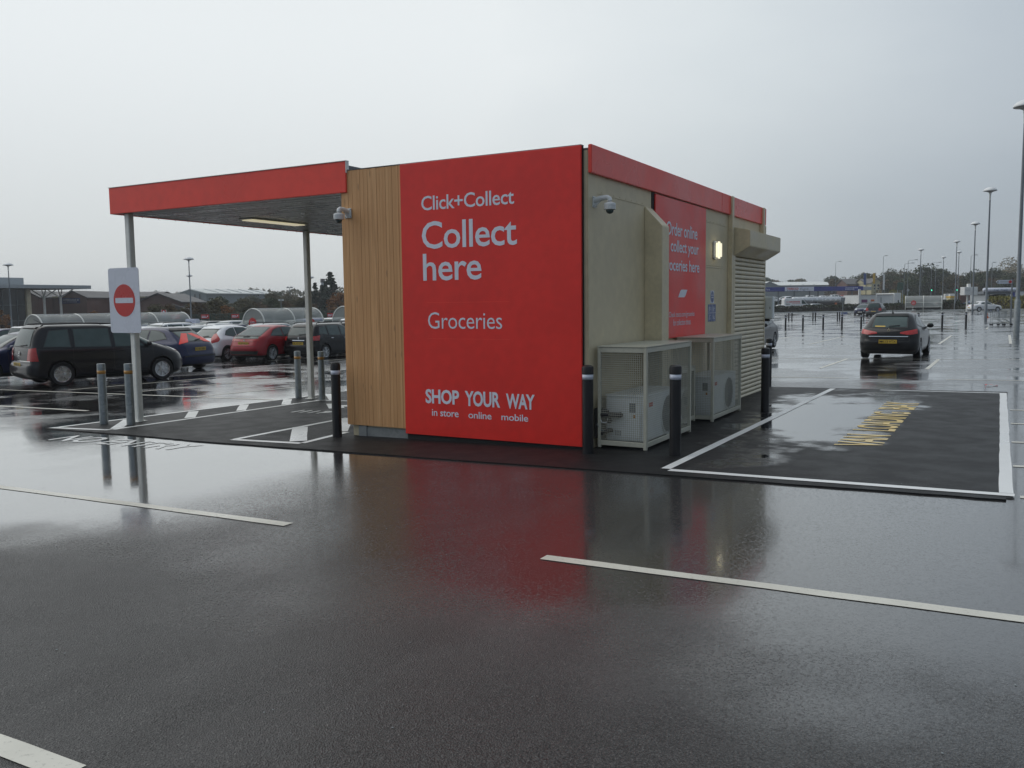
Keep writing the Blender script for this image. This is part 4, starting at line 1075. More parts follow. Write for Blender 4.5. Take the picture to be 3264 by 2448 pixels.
# charcoal people carrier
SPEC_MPV = variant(HATCH, W=1.80, axles=(-1.36, 1.345), rw=.318, spokes=8, cover=True, paint='charcoal', sill=.27, slices=[
    (.18, -1.98, 1.98, .78, .20, .32), (.26, -2.14, 2.14, .86, .26, .46), (.40, -2.20, 2.22, .895, .28, .60), (.54, -2.195, 2.235, .90, .28, .62), (.64, -2.12, 2.20, .90, .24, .62), (.78, -2.11, 2.10, .898, .22, .58),
    (.90, -2.10, 1.88, .892, .22, .58), (.99, -2.08, 1.60, .875, .21, .5), (1.06, -2.06, 1.34, .85, .20, .42), (1.18, -2.03, 1.06, .80, .18, .32), (1.34, -1.98, .74, .735, .18, .28), (1.48, -1.92, .44, .67, .18, .26), (1.56, -1.86, .22, .62, .20, .26), (1.60, -1.74, .02, .54, .22, .26), (1.622, -1.52, -.25, .42, .24, .26), (1.63, -1.2, -.6, .25, .2, .2)],
    side=[([(-1.78, 1.06), (-1.12, 1.03)], [(-1.58, 1.46), (-1.12, 1.49)]), ([(-1.00, 1.03), (-.06, 1.01)], [(-.98, 1.50), (-.06, 1.50)]), ([(.06, 1.01), (.86, 1.0)], [(.06, 1.49), (.42, 1.40)]), ([(.96, 1.02), (1.30, 1.02)], [(.62, 1.30), (.70, 1.28)])],
    rear=([(-.60, 1.06), (.60, 1.06)], [(-.54, 1.50), (0, 1.515), (.54, 1.50)]), front=([(-.70, 1.12), (.70, 1.12)], [(-.60, 1.50), (.60, 1.50)]),
    lights=[(48, [(.70, .68), (1.06, .68)], [(.76, 1.00), (1.00, 1.03)], 'tail', 'tail_light'), (140, [(.42, .76), (.98, .84)], [(.50, .93), (1.04, 1.03)], 'headlamp', 'headlight')],
    panels=[(0, [(-.72, .665), (.72, .665)], [(-.72, .685), (.72, .685)], 'chrome', 'chrome_strip')],
    seams=[[(-1.06, 1.0), (-1.06, .62), (-.85, .34), (-.04, .32), (0, .5), (0, 1.0)], [(0, .5), (.04, .32), (1.0, .32), (1.12, .55), (1.10, .98)], [(-1.95, .99), (1.3, .96)]],
    rear_seams=[[(-.78, 1.05), (-.76, .62), (.76, .62), (.78, 1.05)], [(-.8, .36), (.8, .36)]], mirror=(.96, 1.06, .86), handles=[(-.85, .90), (.22, .89)], plate=('XY08 RNL', .575, 0), badge=('ring', .865, .058), wiper=(1.07, .0, .42), antenna=(-1.5, 1.63),
    rails=(-1.75, .25, 1.64, .60), spoiler=([(-.54, 1.525), (.54, 1.525)], [(-.50, 1.585), (.50, 1.585)], 'paint'), black_mirrors=True)
mpv = car(SPEC_MPV, 'people_carrier', 'charcoal grey people carrier parked behind the no entry sign')
a_, b_ = Vector((-17.451, 5.414, -0.317)), Vector((-16.850, 7.755, -0.326)); dr = (b_ - a_).normalized()
ctr = (a_ + b_) / 2 + Vector((-dr.y, dr.x, 0)) * .80 + Vector((-.12, -.10, 0))
mpv.location = (ctr.x, ctr.y, gz(ctr.x, ctr.y)); mpv.rotation_euler = (R(-.4), 0, math.atan2(-dr.x, dr.y))
# dark blue hatchback with brake lamps lit
SPEC_FOCUS = variant(HATCH, W=1.84, axles=(-1.30, 1.34), paint='navy', slices=stretch(HATCH['slices'], 1.06, 1.055, 1.025),
    rear=([(-.52, 1.02), (.52, 1.02)], [(-.50, 1.33), (.50, 1.33)]),
    side=[([(-1.36, 1.12), (-.80, 1.02), (-.62, 1.005)], [(-1.20, 1.26), (-.95, 1.35), (-.62, 1.385)]), ([(-.54, 1.0), (.2, .98), (.80, .985)], [(-.54, 1.39), (.02, 1.37), (.32, 1.25)])],
    lights=[(40, [(.64, .98), (.98, .92)], [(.60, 1.26), (.80, 1.27)], 'brake', 'tail_light'), (150, [(.52, .68), (.90, .76)], [(.55, .82), (.93, .93)], 'headlamp', 'headlight')],
    panels=[(0, [(-.10, 1.372), (.10, 1.372)], [(-.10, 1.392), (.10, 1.392)], 'brake', 'high_brake_light'), (0, [(-.74, .50), (.74, .50)], [(-.74, .54), (.74, .54)], 'ink', 'bumper_strip')], plate=('AV06 NBX', .75, 0), wiper=(1.03, .0, .3), spokes=6,
    spoiler=([(-.54, 1.355), (.54, 1.355)], [(-.48, 1.425), (.48, 1.425)], 'ink'))
focus = car(SPEC_FOCUS, 'hatchback', 'dark blue hatchback with red brake lights lit, turning behind the people carrier')
w0 = Vector((-20.377, 12.118, -0.415)); hb = R(-99); hd = Vector((math.sin(hb), math.cos(hb), 0)); sd = Vector((math.cos(hb), -math.sin(hb), 0))
fc = w0 + hd * 1.30 - sd * .80
focus.location = (fc.x, fc.y, gz(fc.x, fc.y)); focus.rotation_euler = (0, 0, math.atan2(-hd.x, hd.y))
# parked row: white, red, black estate
def park(o, wheel_pt, ax, hw_, brg, dy=0):
    """stand a car so that its right rear wheel rests at wheel_pt, heading brg degrees from +Y"""
    a = R(brg); h_ = Vector((math.sin(a), math.cos(a), 0)); s_ = Vector((math.cos(a), -math.sin(a), 0))
    c = Vector(wheel_pt) - h_ * ax - s_ * hw_
    o.location = (c.x, c.y, gz(c.x, c.y)); o.rotation_euler = (0, 0, -a)
SPEC_FIESTA = variant(HATCH, W=1.72, paint='white', slices=stretch(HATCH['slices'], .975, 1.0, 1.02), axles=(-1.23, 1.26), spokes=5,
    side=[([(-1.24, 1.10), (-.62, .99)], [(-1.08, 1.24), (-.85, 1.33), (-.62, 1.36)]), ([(-.54, .985), (.20, .96), (.76, .97)], [(-.54, 1.37), (.02, 1.35), (.30, 1.24)])],
    lights=[(40, [(.70, .76), (.98, .82), (1.04, .92)], [(.68, .94), (.80, 1.12), (.90, 1.16)], 'tail', 'tail_light'), (150, [(.50, .66), (.86, .74)], [(.52, .80), (.90, .95)], 'headlamp', 'headlight')], plate=('', .72, 0), wiper=(1.01, .0, .3))
fiesta = car(SPEC_FIESTA, 'hatchback', 'white hatchback parked between the turning blue car and the red car')
park(fiesta, (-24.032, 16.752, -0.507), -1.23, .755, -4)
SPEC_CIVIC = variant(HATCH, W=1.765, paint='red', axles=(-1.30, 1.32), rw=.325, spokes=5, rim=.72, slices=[
    (.18, -1.86, 1.88, .76, .22, .30), (.26, -2.0, 2.06, .84, .30, .42), (.40, -2.08, 2.13, .875, .40, .55), (.52, -2.10, 2.13, .882, .46, .60), (.64, -2.06, 2.08, .882, .44, .60), (.76, -2.00, 1.96, .875, .42, .55), (.86, -1.95, 1.66, .862, .40, .55), (.94, -1.91, 1.36, .84, .38, .5), (1.00, -1.84, 1.1, .815, .33, .42),
    (1.05, -1.72, .96, .79, .30, .34), (1.16, -1.47, .74, .735, .26, .28), (1.28, -1.20, .50, .68, .24, .26), (1.37, -.98, .30, .62, .24, .25), (1.42, -.80, .10, .55, .26, .26), (1.448, -.6, -.12, .43, .28, .26), (1.456, -.5, -.3, .25, .2, .2)],
    side=[([(-1.28, 1.05), (-.55, 1.0)], [(-1.02, 1.24), (-.55, 1.35)]), ([(-.48, 1.0), (.2, .98), (.80, .985)], [(-.48, 1.36), (.04, 1.35), (.34, 1.25)])],
    rear=([(-.60, 1.045), (.60, 1.045)], [(-.50, 1.36), (.50, 1.36)]),
    lights=[(26, [(.34, .82), (.80, .83)], [(.34, .905), (.80, .93)], 'tail', 'tail_light'), (150, [(.50, .70), (.88, .76)], [(.52, .84), (.92, .93)], 'headlamp', 'headlight')],
    panels=[(0, [(-.66, .30), (.66, .30)], [(-.72, .44), (.72, .44)], 'black_plastic', 'bumper_insert'), (0, [(-.34, .84), (.34, .84)], [(-.34, .885), (.34, .885)], 'tail', 'reflector_strip'), (0, [(-.62, .925), (.62, .925)], [(-.60, 1.025), (.60, 1.025)], 'glass', 'lower_rear_window')],
    plate=('YL57 AOZ', .74, 0), badge=('letter', .86, .04), spoiler=([(-.64, 1.012), (.64, 1.012)], [(-.62, 1.04), (.62, 1.04)], 'black_plastic'), rear_seams=[[(-.66, .90), (-.62, .62), (.62, .62), (.66, .90)]], wiper=(.97, -.1, .2))
civic = car(SPEC_CIVIC, 'hatchback', 'dark red hatchback with its sloping tail towards the canopy')
park(civic, (-21.750, 16.998, -0.473), -1.30, .77, -5)
SPEC_ESTATE = variant(HATCH, W=1.72, paint='black', axles=(-1.38, 1.22), spokes=9, chrome_handles=True, slices=[
    (.17, -1.96, 1.76, .74, .20, .30), (.24, -2.08, 1.90, .82, .26, .42), (.40, -2.14, 1.97, .855, .30, .55), (.54, -2.14, 1.98, .862, .32, .60), (.66, -2.09, 1.94, .86, .30, .60), (.80, -2.07, 1.80, .855, .28, .55), (.90, -2.04, 1.52, .842, .27, .5), (.98, -2.00, 1.18, .815, .25, .42), (1.10, -1.93, .84, .765, .22, .30), (1.26, -1.82, .52, .70, .20, .26), (1.38, -1.72, .28, .645, .20, .25), (1.44, -1.62, .1, .58, .22, .25), (1.47, -1.45, -.12, .47, .24, .26), (1.48, -1.1, -.4, .25, .2, .2)],
    side=[([(-1.70, 1.08), (-1.16, 1.02)], [(-1.56, 1.30), (-1.16, 1.37)]), ([(-1.06, 1.0), (-.30, .98)], [(-1.06, 1.38), (-.30, 1.39)]), ([(-.2, .98), (.34, .965), (.62, .97)], [(-.2, 1.38), (.0, 1.37), (.18, 1.28)])],
    rear=([(-.56, 1.00), (.56, 1.00)], [(-.52, 1.36), (0, 1.375), (.52, 1.36)]),
    lights=[(44, [(.72, .80), (1.06, .80)], [(.74, .95), (1.10, 1.0)], 'tail', 'tail_light'), (150, [(.50, .66), (.86, .74)], [(.52, .80), (.90, .92)], 'headlamp', 'headlight')],
    panels=[(0, [(-.30, .79), (.30, .79)], [(-.30, .82), (.30, .82)], 'chrome', 'chrome_strip')], plate=('DL10 EXT', .68, 0), badge=('diamond', .90, .065), wiper=(1.02, -.02, .34), rails=(-1.6, .2, 1.505, .56), seams=[[(-1.1, .97), (-1.1, .6), (-.9, .32), (-.26, .30), (-.25, .97)], [(-.25, .30), (.5, .30), (.62, .5), (.62, .94)]], handles=[(-.92, .88), (.0, .87)], mirror=(.60, 1.0, .83))
estate = car(SPEC_ESTATE, 'estate_car', 'black estate car parked beside the red car, partly behind the second canopy post')
park(estate, (-20.101, 18.343, -0.456), -1.38, .755, -5)
# dark car cut by the left edge
edge = car(variant(HATCH, paint='navy', plate=('', .55, 0)), 'hatchback', 'dark blue car cut off by the left edge, beside the people carrier')
e0 = Vector((-20.496, 5.218, -0.363)); edge.location = (e0.x - .78, e0.y + 1.2, gz(e0.x, e0.y)); edge.rotation_euler = (0, 0, R(180 - 8))
# dark grey car facing the kiosk from its bay
sal = car(variant(HATCH, W=1.78, paint='black', slices=stretch(HATCH['slices'], 1.08, 1.03, .99), plate=('', .55, 0)), 'saloon_car', 'dark grey car facing the kiosk, mostly hidden behind the roller shutter wall')
se_ = Vector((-3.424, 24.693, -0.231)); sal.location = (se_.x - 1.5, se_.y + 1.9, gz(se_.x, se_.y)); sal.rotation_euler = (0, 0, R(180))
# white coupe-cabriolet far right, dark people carrier and car by the far bollards
whc = car(variant(HATCH, W=1.79, paint='white', axles=(-1.25, 1.33), slices=[(z * .97, a * 1.09, b * 1.08, w * 1.03, r1, r2) if z < 1 else (z * .97, a * .80, b * .95, w, r1, r2) for z, a, b, w, r1, r2 in HATCH['slices']],
    side=[([(-.98, 1.03), (.70, .95)], [(-.70, 1.22), (.0, 1.29), (.22, 1.20)])], rear=([(-.5, 1.02), (.5, 1.02)], [(-.46, 1.24), (.46, 1.24)]), plate=('', .55, 0), handles=[]), 'coupe', 'white coupe parked before the golden hedge by the car wash')
wp = (1.847, 127.552, -0.071); whc.location = (wp[0], wp[1], wp[2] - .02); whc.rotation_euler = (0, 0, R(-58))
mp2 = car(variant(SPEC_MPV, paint='dark_grey', plate=('', .60, 0), rails=(-1.7, .2, 1.66, .6)), 'people_carrier', 'dark people carrier driving away past the far black bollards')
wp = (-9.233, 102.531, -0.298); mp2.location = (wp[0], wp[1] + 2.0, gz(wp[0], wp[1])); mp2.rotation_euler = (0, 0, R(-2))
oc = car(variant(HATCH, paint='navy', plate=('', .55, 0)), 'hatchback', 'dark blue car coming towards the camera beside the dark people carrier')
wp = (-12.121, 113.147, -0.321); oc.location = (wp[0], wp[1] + 2.2, gz(wp[0], wp[1])); oc.rotation_euler = (0, 0, R(176))

# ------------------------------------------------------------------ rows of parked cars behind
PAINTS = ['silver', 'black', 'white', 'grey', 'blue', 'dark_grey', 'silver', 'navy', 'bright_red', 'grey', 'black', 'white', 'silver']
WORD = {'silver': 'silver', 'black': 'black', 'white': 'white', 'grey': 'mid grey', 'blue': 'bright blue', 'dark_grey': 'dark grey', 'navy': 'navy blue', 'bright_red': 'bright red', 'red': 'dark red'}
SHAPES = [(fiesta, 'hatchback', 'white'), (mpv, 'people_carrier', 'charcoal'), (estate, 'estate_car', 'black'), (civic, 'hatchback', 'red'), (clio, 'hatchback', 'black')]
OWN = {id(fiesta): 'white', id(mpv): 'charcoal', id(estate): 'black', id(civic): 'red', id(clio): 'black'}
rd = random.Random(11)
def far_car(x, y, rz, src, paint, row, only=None):
    base = OWN[id(src)]
    nm = src.name.split('.')[0]
    lb = '%s %s in the %s' % (WORD[paint], nm.replace('_', ' '), row)
    r = dup(src, (x, y, gz(x, y)), rz, lb, 'cars in the ' + row, {base + '_car_paint': CARP[paint]}, only)
    r.name = nm
    for c in list(r.children):
        if c.name.split('.')[0] in ('number_plate',):
            for k in list(c.children): bpy.data.objects.remove(k)
    return r
FAR = ('body', 'side_window', 'rear_window', 'windscreen', 'tail_light', 'headlight', 'wheel', 'number_plate')
srcs = [fiesta, mpv, estate, civic, clio, fiesta, estate, mpv]
ROWS = [('row nose to nose with the parked white car', 24.0, -56, -19.0, 180, None, .15), ('third row of the car park, beyond the second aisle', 36.5, -66, -27, 0, FAR, .15),
        ('fourth row, roofs level with the trolley shelters', 42.0, -72, -33, 180, FAR, .2), ('far rows of the car park by the green fence', 54.5, -88, -42, 0, FAR, .25), ('far rows of the car park by the green fence', 60.5, -96, -46, 180, FAR, .3)]
SHEL = [(-49.823, 24.642, -0.958), (-40.576, 34.466, -0.845), (-36.508, 39.065, -0.787)]
for row, y, x0, x1, rz, only, gap in ROWS:
    x = x1; last = None
    while x > x0:
        bear = math.degrees(math.atan2(x - 4.23, y + 9.19))
        ok = -61.5 < bear < -35.5 and rd.random() > gap
        if any(abs(x - sx) < 2.4 and sy - 4 < y < sy + 10.5 for sx, sy, _ in SHEL): ok = False
        if ok:
            s_ = rd.choice(srcs); p_ = rd.choice(PAINTS)
            if p_ == last: p_ = rd.choice(PAINTS)
            last = p_
            far_car(x + rd.uniform(-.15, .15), y + rd.uniform(-.25, .25), R(rz + rd.uniform(-2, 2)), s_, p_, row, only)
        x -= 2.6
# the row that continues behind the people carrier
for x, p_, s_ in ((-28.5, 'silver', clio), (-31.2, 'white', fiesta), (-33.8, 'black', estate), (-36.4, 'bright_red', civic), (-39.0, 'silver', mpv)):
    far_car(x, 18.9, R(rd.uniform(-2, 2)), s_, p_, 'row behind the people carrier, at the left edge', None)
# learner or taxi box on the blue car's roof
bx_ = thing('roof_sign_box', 'white lettered sign box on a blue car roof between the parked rows', 'roof sign', (-42.706, 31.123, 0.679))
o = MB(); o.prism([(-.55, 0), (.55, 0), (.48, .28), (-.48, .28)], -.16, .16, lambda a, b, h: (a, h, b)); bevel(o.build('box', M['sign_white'], bx_), .02)
MB().box(-.36, .36, -.168, -.162, .10, .18).build('print', M['band'], bx_)
wp = (-42.652, 30.990, -0.870); far_car(wp[0], wp[1], R(-3), fiesta, 'blue', 'middle of the lot under the white roof sign box', FAR)

# ------------------------------------------------------------------ trolley shelters
def shelter(name_label, loc, rz, hoops, pitch, w, h, sign=True):
    r = thing('trolley_shelter', name_label, 'shelter', loc, rz, 'barrel vaulted trolley shelters')
    def arc(y, rr_=None, n=18, k=1.0):
        out = [(-w / 2 * k, y, 0)]
        zz0 = h - w / 2
        for i in range(n + 1):
            a = math.pi * (1 - i / n); out.append((w / 2 * k * math.cos(a), y, zz0 + w / 2 * k * math.sin(a)))
        out.append((w / 2 * k, y, 0)); return out
    for i in range(hoops): MB().tube(arc(i * pitch), .045, 8).build('hoop', M['white_metal'], r, smooth=True)
    L_ = (hoops - 1) * pitch
    for i in range(hoops - 1):
        m = MB(); a0, a1 = arc(i * pitch + .05, n=18, k=.985)[1:-1], arc((i + 1) * pitch - .05, n=18, k=.985)[1:-1]
        lo0, lo1 = (-w / 2, i * pitch + .05, .55), (-w / 2, (i + 1) * pitch - .05, .55)
        P0 = [lo0] + a0 + [(w / 2, lo0[1], .55)]; P1 = [lo1] + a1 + [(w / 2, lo1[1], .55)]
        for j in range(len(P0) - 1): m.quad(P0[j], P0[j + 1], P1[j + 1], P1[j])
        m.build('glazing', M['poly'], r, smooth=True, fix=False)
    for x, z in ((-w / 2, h - w / 2), (w / 2, h - w / 2), (0, h), (-w / 2, .55), (w / 2, .55)): MB().tube([(x, 0, z), (x, L_, z)], .03, 6).build('rail', M['white_metal'], r)
    e_ = MB(); A_ = arc(-.01, n=18, k=.98)[1:-1]; e_.add([(-w / 2 * .98, -.01, .5)] + A_ + [(w / 2 * .98, -.01, .5)], [tuple(range(len(A_) + 2))]); e_.build('end_panel', M['poly'], r, fix=False)
    MB().tube([(-w / 2, -.01, h - w / 2), (w / 2, -.01, h - w / 2)], .022, 6).build('rail', M['galv'], r)
    return r
def round_sign(loc, rz, rad, label, txt=('Click', '&Collect')):
    r = thing('round_sign', label, 'sign', loc, rz, 'round red signs on the trolley shelters')
    MB().prism([(rad * math.cos(2 * math.pi * i / 36), rad * 1.08 * math.sin(2 * math.pi * i / 36)) for i in range(36)], -.02, 0, lambda a, b, h: (a, h, b)).build('disc', M['sign_red'], r)
    for i, tx in enumerate(txt): lettering(tx, lambda u, v, i=i: (-rad * .6 + rad * 1.2 * u, -.024, rad * (.12 - .5 * i) + rad * .36 * v), M['white_print'], r, .01)
    MB().box(-rad * .5, rad * .5, -.024, -.021, -rad * .66, -rad * .56).build('print', M['band'], r)
    return r
p_ = SHEL[0]; shelter('long trolley shelter with white hoops behind the people carrier', (p_[0], p_[1], p_[2] - .1), 0, 5, 2.9, 2.05, 2.42)
round_sign((p_[0] + .05, p_[1] - .06, p_[2] + 1.28), 0, .38, 'round red sign on the end of the shelter behind the people carrier')
p_ = SHEL[1]; shelter('trolley shelter with white hoops behind the red hatchback', (p_[0], p_[1], p_[2]), 0, 3, 2.95, 2.05, 2.42)
round_sign((p_[0] - .02, p_[1] - .06, p_[2] + 1.42), 0, .36, 'round red sign on the near end of the shelter behind the red hatchback')
round_sign((p_[0] + 1.06, p_[1] + 4.6, p_[2] + 1.25), R(90), .36, 'round red sign on the long side of the shelter behind the red hatchback')
p_ = SHEL[2]; shelter('trolley shelter just showing beside the timber corner', (p_[0], p_[1], p_[2]), 0, 3, 2.9, 2.05, 2.45)
# the far right one, seen side on
p_ = (-6.929, 144.496, -0.172); s3 = shelter('trolley shelter seen side on by the hedge, with a red round sign', (p_[0] - 2.75, p_[1] + .2, p_[2] + .05), R(-84), 3, 2.62, 2.0, 2.3)
round_sign((p_[0] - 1.45, p_[1] - 1.05, p_[2] + 1.30), 0, .36, 'round red sign on the side of the shelter by the hedge')
far_car(p_[0] + .3, p_[1] + 2.6, R(-90), estate, 'dark_grey', 'bay behind the side-on trolley shelter', FAR)

# ------------------------------------------------------------------ lamp posts
def lamp_post(loc, h, label, dish=.50, sleeve=False, lean=0, group='lamp posts with a white dish'):
    r = thing('lamp_post', label, 'lamp post', loc, 0, group)
    k = .5 if not sleeve else 1.0
    m = MB().lathe([(.115, -.1), (.113, 1.5), (.085, 1.56), (.075, h * .5), (.055, h - .75)], n=14); m.build('pole', M['lamp_post'], r, smooth=50)
    if sleeve: MB().lathe([(.128, -.05), (.128, 1.72), (.10, 1.78)], n=16).build('base_sleeve', M['galv'], r, smooth=50)
    MB().lathe([(.055, h - .75), (.06, h - .74), (.07, h - .36), (.10, h - .2), (.09, h - .17)], n=14).build('lantern_neck', M['white_metal'], r, smooth=50)
    MB().lathe([(.10, h - .16), (dish * .55, h - .08), (dish, h - .03), (dish * 1.02, h), (dish * .93, h + .09), (dish * .72, h + .19), (dish * .4, h + .26), (.05, h + .28), (0, h + .28)], n=26).build('lantern_dish', M['lamp_top'], r, smooth=50)
    r.rotation_euler = (0, R(lean), 0)
    return r
lamp_post((4.750, 37.421, -0.138), 10.45, 'tall lamp post with a steel sleeved base, largest and cut by the right edge', .50, True)
lamp_post((2.909, 72.148, -0.158), 10.5, 'lamp post with white dish beside the orange cone')
lamp_post((0.932, 107.721, -0.128), 10.5, 'lamp post with white dish behind the white coupe')
lamp_post((-2.570, 144.651, -0.103), 10.6, 'lamp post with white dish by the green traffic signal')
lamp_post((-8.521, 156.275, -0.171), 10.2, 'lamp post with white dish rising behind the side-on trolley shelter')
lamp_post((-3.562, 176.362, -0.049), 10.4, 'lamp post with smaller white dish just behind the signal lamp post')
lamp_post((-7.292, 197.307, -0.061), 10.4, 'most distant lamp post with white dish, between the shelter and the traffic signal')
lamp_post((-106.464, 57.204, -1.855), 9.2, 'lamp post with white dish in front of the store glazing', .62)
lamp_post((-80.764, 63.639, -1.471), 8.9, 'taller of two aligned lamp posts in the middle of the parked cars', .60)
lamp_post((-117.269, 94.900, -1.955), 9.0, 'shorter of two aligned lamp posts in the middle of the parked cars', .55)
lamp_post((-88.904, 93.618, -1.553), 7.6, 'lamp post with white dish before the dark fir trees', .55)
def street_lamp(loc, h, arm, label, rz=0.0):
    r = thing('street_lamp', label, 'street lamp', loc, rz, 'thin street lamps along the road')
    MB().lathe([(.10, -.1), (.095, 1.4), (.07, 1.45), (.05, h)], n=10).build('pole', M['lamp_post'], r)
    MB().tube([(0, 0, h - .02), (arm * .15, 0, h + .12), (arm, 0, h + .25)], .035, 6).build('arm', M['lamp_post'], r)
    rbox('lantern', M['lamp_post'], r, arm - .15, arm + .65, -.12, .12, h + .2, h + .34, .03)
    return r
PT = {'2661_260': (-39.792, 265.401, -0.433), '2812_245': (-25.682, 256.078, -0.221), '2880_235': (-19.463, 248.063, -0.141), '2891_225': (-17.677, 237.546, -0.136), '2966_240': (-13.516, 257.183, -0.027), '2936_260': (-17.438, 278.015, -0.083), '3090_210': (-3.147, 228.459, 0.072), '3158_230': (1.032, 253.869, 0.194), '2979_250': (-13.242, 268.860, -0.017)}
for px_, dep, h, arm, lb in ((2661, 260, 13.2, 1.0, 'street lamp with a short arm above the white warehouse'), (2812, 245, 13.8, .5, 'street lamp with a short arm in front of the white banner'),
        (2880, 235, 11.2, 1.9, 'lower of the paired street lamps above the road sign'), (2891, 225, 11.6, 1.8, 'upper of the paired street lamps above the road sign'),
        (2966, 240, 11.4, 2.0, 'street lamp with a long arm above the green trees'), (2936, 260, 10.8, 1.6, 'street lamp rising out of the round green tree'),
        (3090, 210, 11.7, .9, 'street lamp close behind the third dish lamp'), (3158, 230, 10.6, .3, 'street lamp on the right before the bare pale tree'),
        (2979, 250, 10.9, .2, 'thin street lamp just left of the most distant dish lamp')):
    street_lamp(PT['%d_%d' % (px_, dep)], h, arm, lb, R(29))

# ------------------------------------------------------------------ trees
def crown_mesh(name, seed, n, h0, h1, rad, leaf_s, mat, kind='round', clumps=14):
    rd = random.Random(seed); m = MB(); cl = []
    for i in range(clumps):
        if kind == 'fir':
            t_ = rd.random(); z = h0 + (h1 - h0) * t_; rr_ = rad * (1 - t_) ** .85 * rd.uniform(.35, 1.0); a = rd.uniform(0, 6.283)
            cl.append((rr_ * math.cos(a), rr_ * math.sin(a), z - rr_ * .25, rad * (.16 + .28 * (1 - t_)), .35))
        else:
            a = rd.uniform(0, 6.283); t_ = rd.random(); z = h0 + (h1 - h0) * t_
            env = rad * math.sqrt(max(.08, 1 - (2 * abs(t_ - .42)) ** 2 * .85)) if kind == 'round' else rad * (1 - .55 * t_)
            rr_ = env * math.sqrt(rd.random()) * .85
            cl.append((rr_ * math.cos(a), rr_ * math.sin(a), z, rad * rd.uniform(.22, .46), .8))
    if kind == 'fir': cl.append((0, 0, h1 - .4, .25, 1.6))
    per = n // len(cl)
    for cx_, cy_, cz_, cr, fl in cl:
        for i in range(per):
            d = Vector((rd.gauss(0, 1), rd.gauss(0, 1), rd.gauss(0, 1))).normalized() * cr * rd.uniform(.45, 1.05) ** .6
            p = Vector((cx_ + d.x, cy_ + d.y, cz_ + d.z * fl))
            a = Vector((rd.gauss(0, 1), rd.gauss(0, 1), rd.gauss(0, .7))).normalized(); b = a.cross(Vector((rd.gauss(0, 1), rd.gauss(0, 1), rd.gauss(0, 1)))).normalized()
            s_ = leaf_s * rd.uniform(.6, 1.3)
            m.quad(p - a * s_, p + b * s_ * .7, p + a * s_, p - b * s_ * .7)
    return m.mesh(name, mat, fix=False)
def trunk_mesh(h, r0, seed, limbs=5, spread=1.5):
    rd = random.Random(seed); m = MB()
    m.tube([(0, 0, -.4), (0, 0, h * .3), (rd.uniform(-.2, .2), rd.uniform(-.2, .2), h * .65), (rd.uniform(-.2, .2), 0, h * .95)], [r0, r0 * .8, r0 * .45, r0 * .12], 7)
    for i in range(limbs):
        a = rd.uniform(0, 6.28); z = h * rd.uniform(.3, .6); l = spread * rd.uniform(.6, 1.1)
        m.tube([(0, 0, z), (l * .5 * math.cos(a), l * .5 * math.sin(a), z + l * .5), (l * math.cos(a), l * math.sin(a), z + l * 1.1)], [r0 * .4, r0 * .25, r0 * .06], 5)
    return m.mesh('trunk', M['bark'], smooth=True)
KINDS = {}
for k_, mt, kd, n, h0, h1, rad, ls, cl in (('olive', 'leaf_olive', 'round', 3400, 1.0, 7.0, 2.9, .17, 34), ('brown', 'leaf_brown', 'round', 3000, 1.0, 6.6, 2.7, .17, 32), ('green', 'leaf_green', 'round', 3600, .9, 7.2, 3.0, .18, 34),
                                           ('orange', 'leaf_orange', 'round', 2200, .8, 5.6, 2.1, .16, 24), ('fir', 'leaf_fir', 'fir', 3400, 1.0, 8.0, 2.2, .19, 60), ('pale', 'leaf_pale', 'round', 2200, 1.6, 7.4, 2.8, .13, 34)):
    KINDS[k_] = [(crown_mesh('crown', 31 * i + len(k_), n, h0, h1, rad, ls, M[mt], kd, cl), trunk_mesh(h1 * .9, .2, i + 3, 6, rad * .8)) for i in range(3)]
def tree(kind, loc, h, label, group=None, wide=1.0, i=None):
    r = thing('fir_tree' if kind == 'fir' else 'tree', label, 'tree', loc, random.uniform(0, 6.28), group)
    cm, tm = KINDS[kind][random.randrange(3) if i is None else i]
    k = h / 7.4
    for nm, me in (('trunk', tm), ('crown', cm)):
        o = bpy.data.objects.new(nm, me); link(o, r)
        if nm == 'crown': o['kind'] = 'stuff'
    r.scale = (k * wide, k * wide, k)
    return r
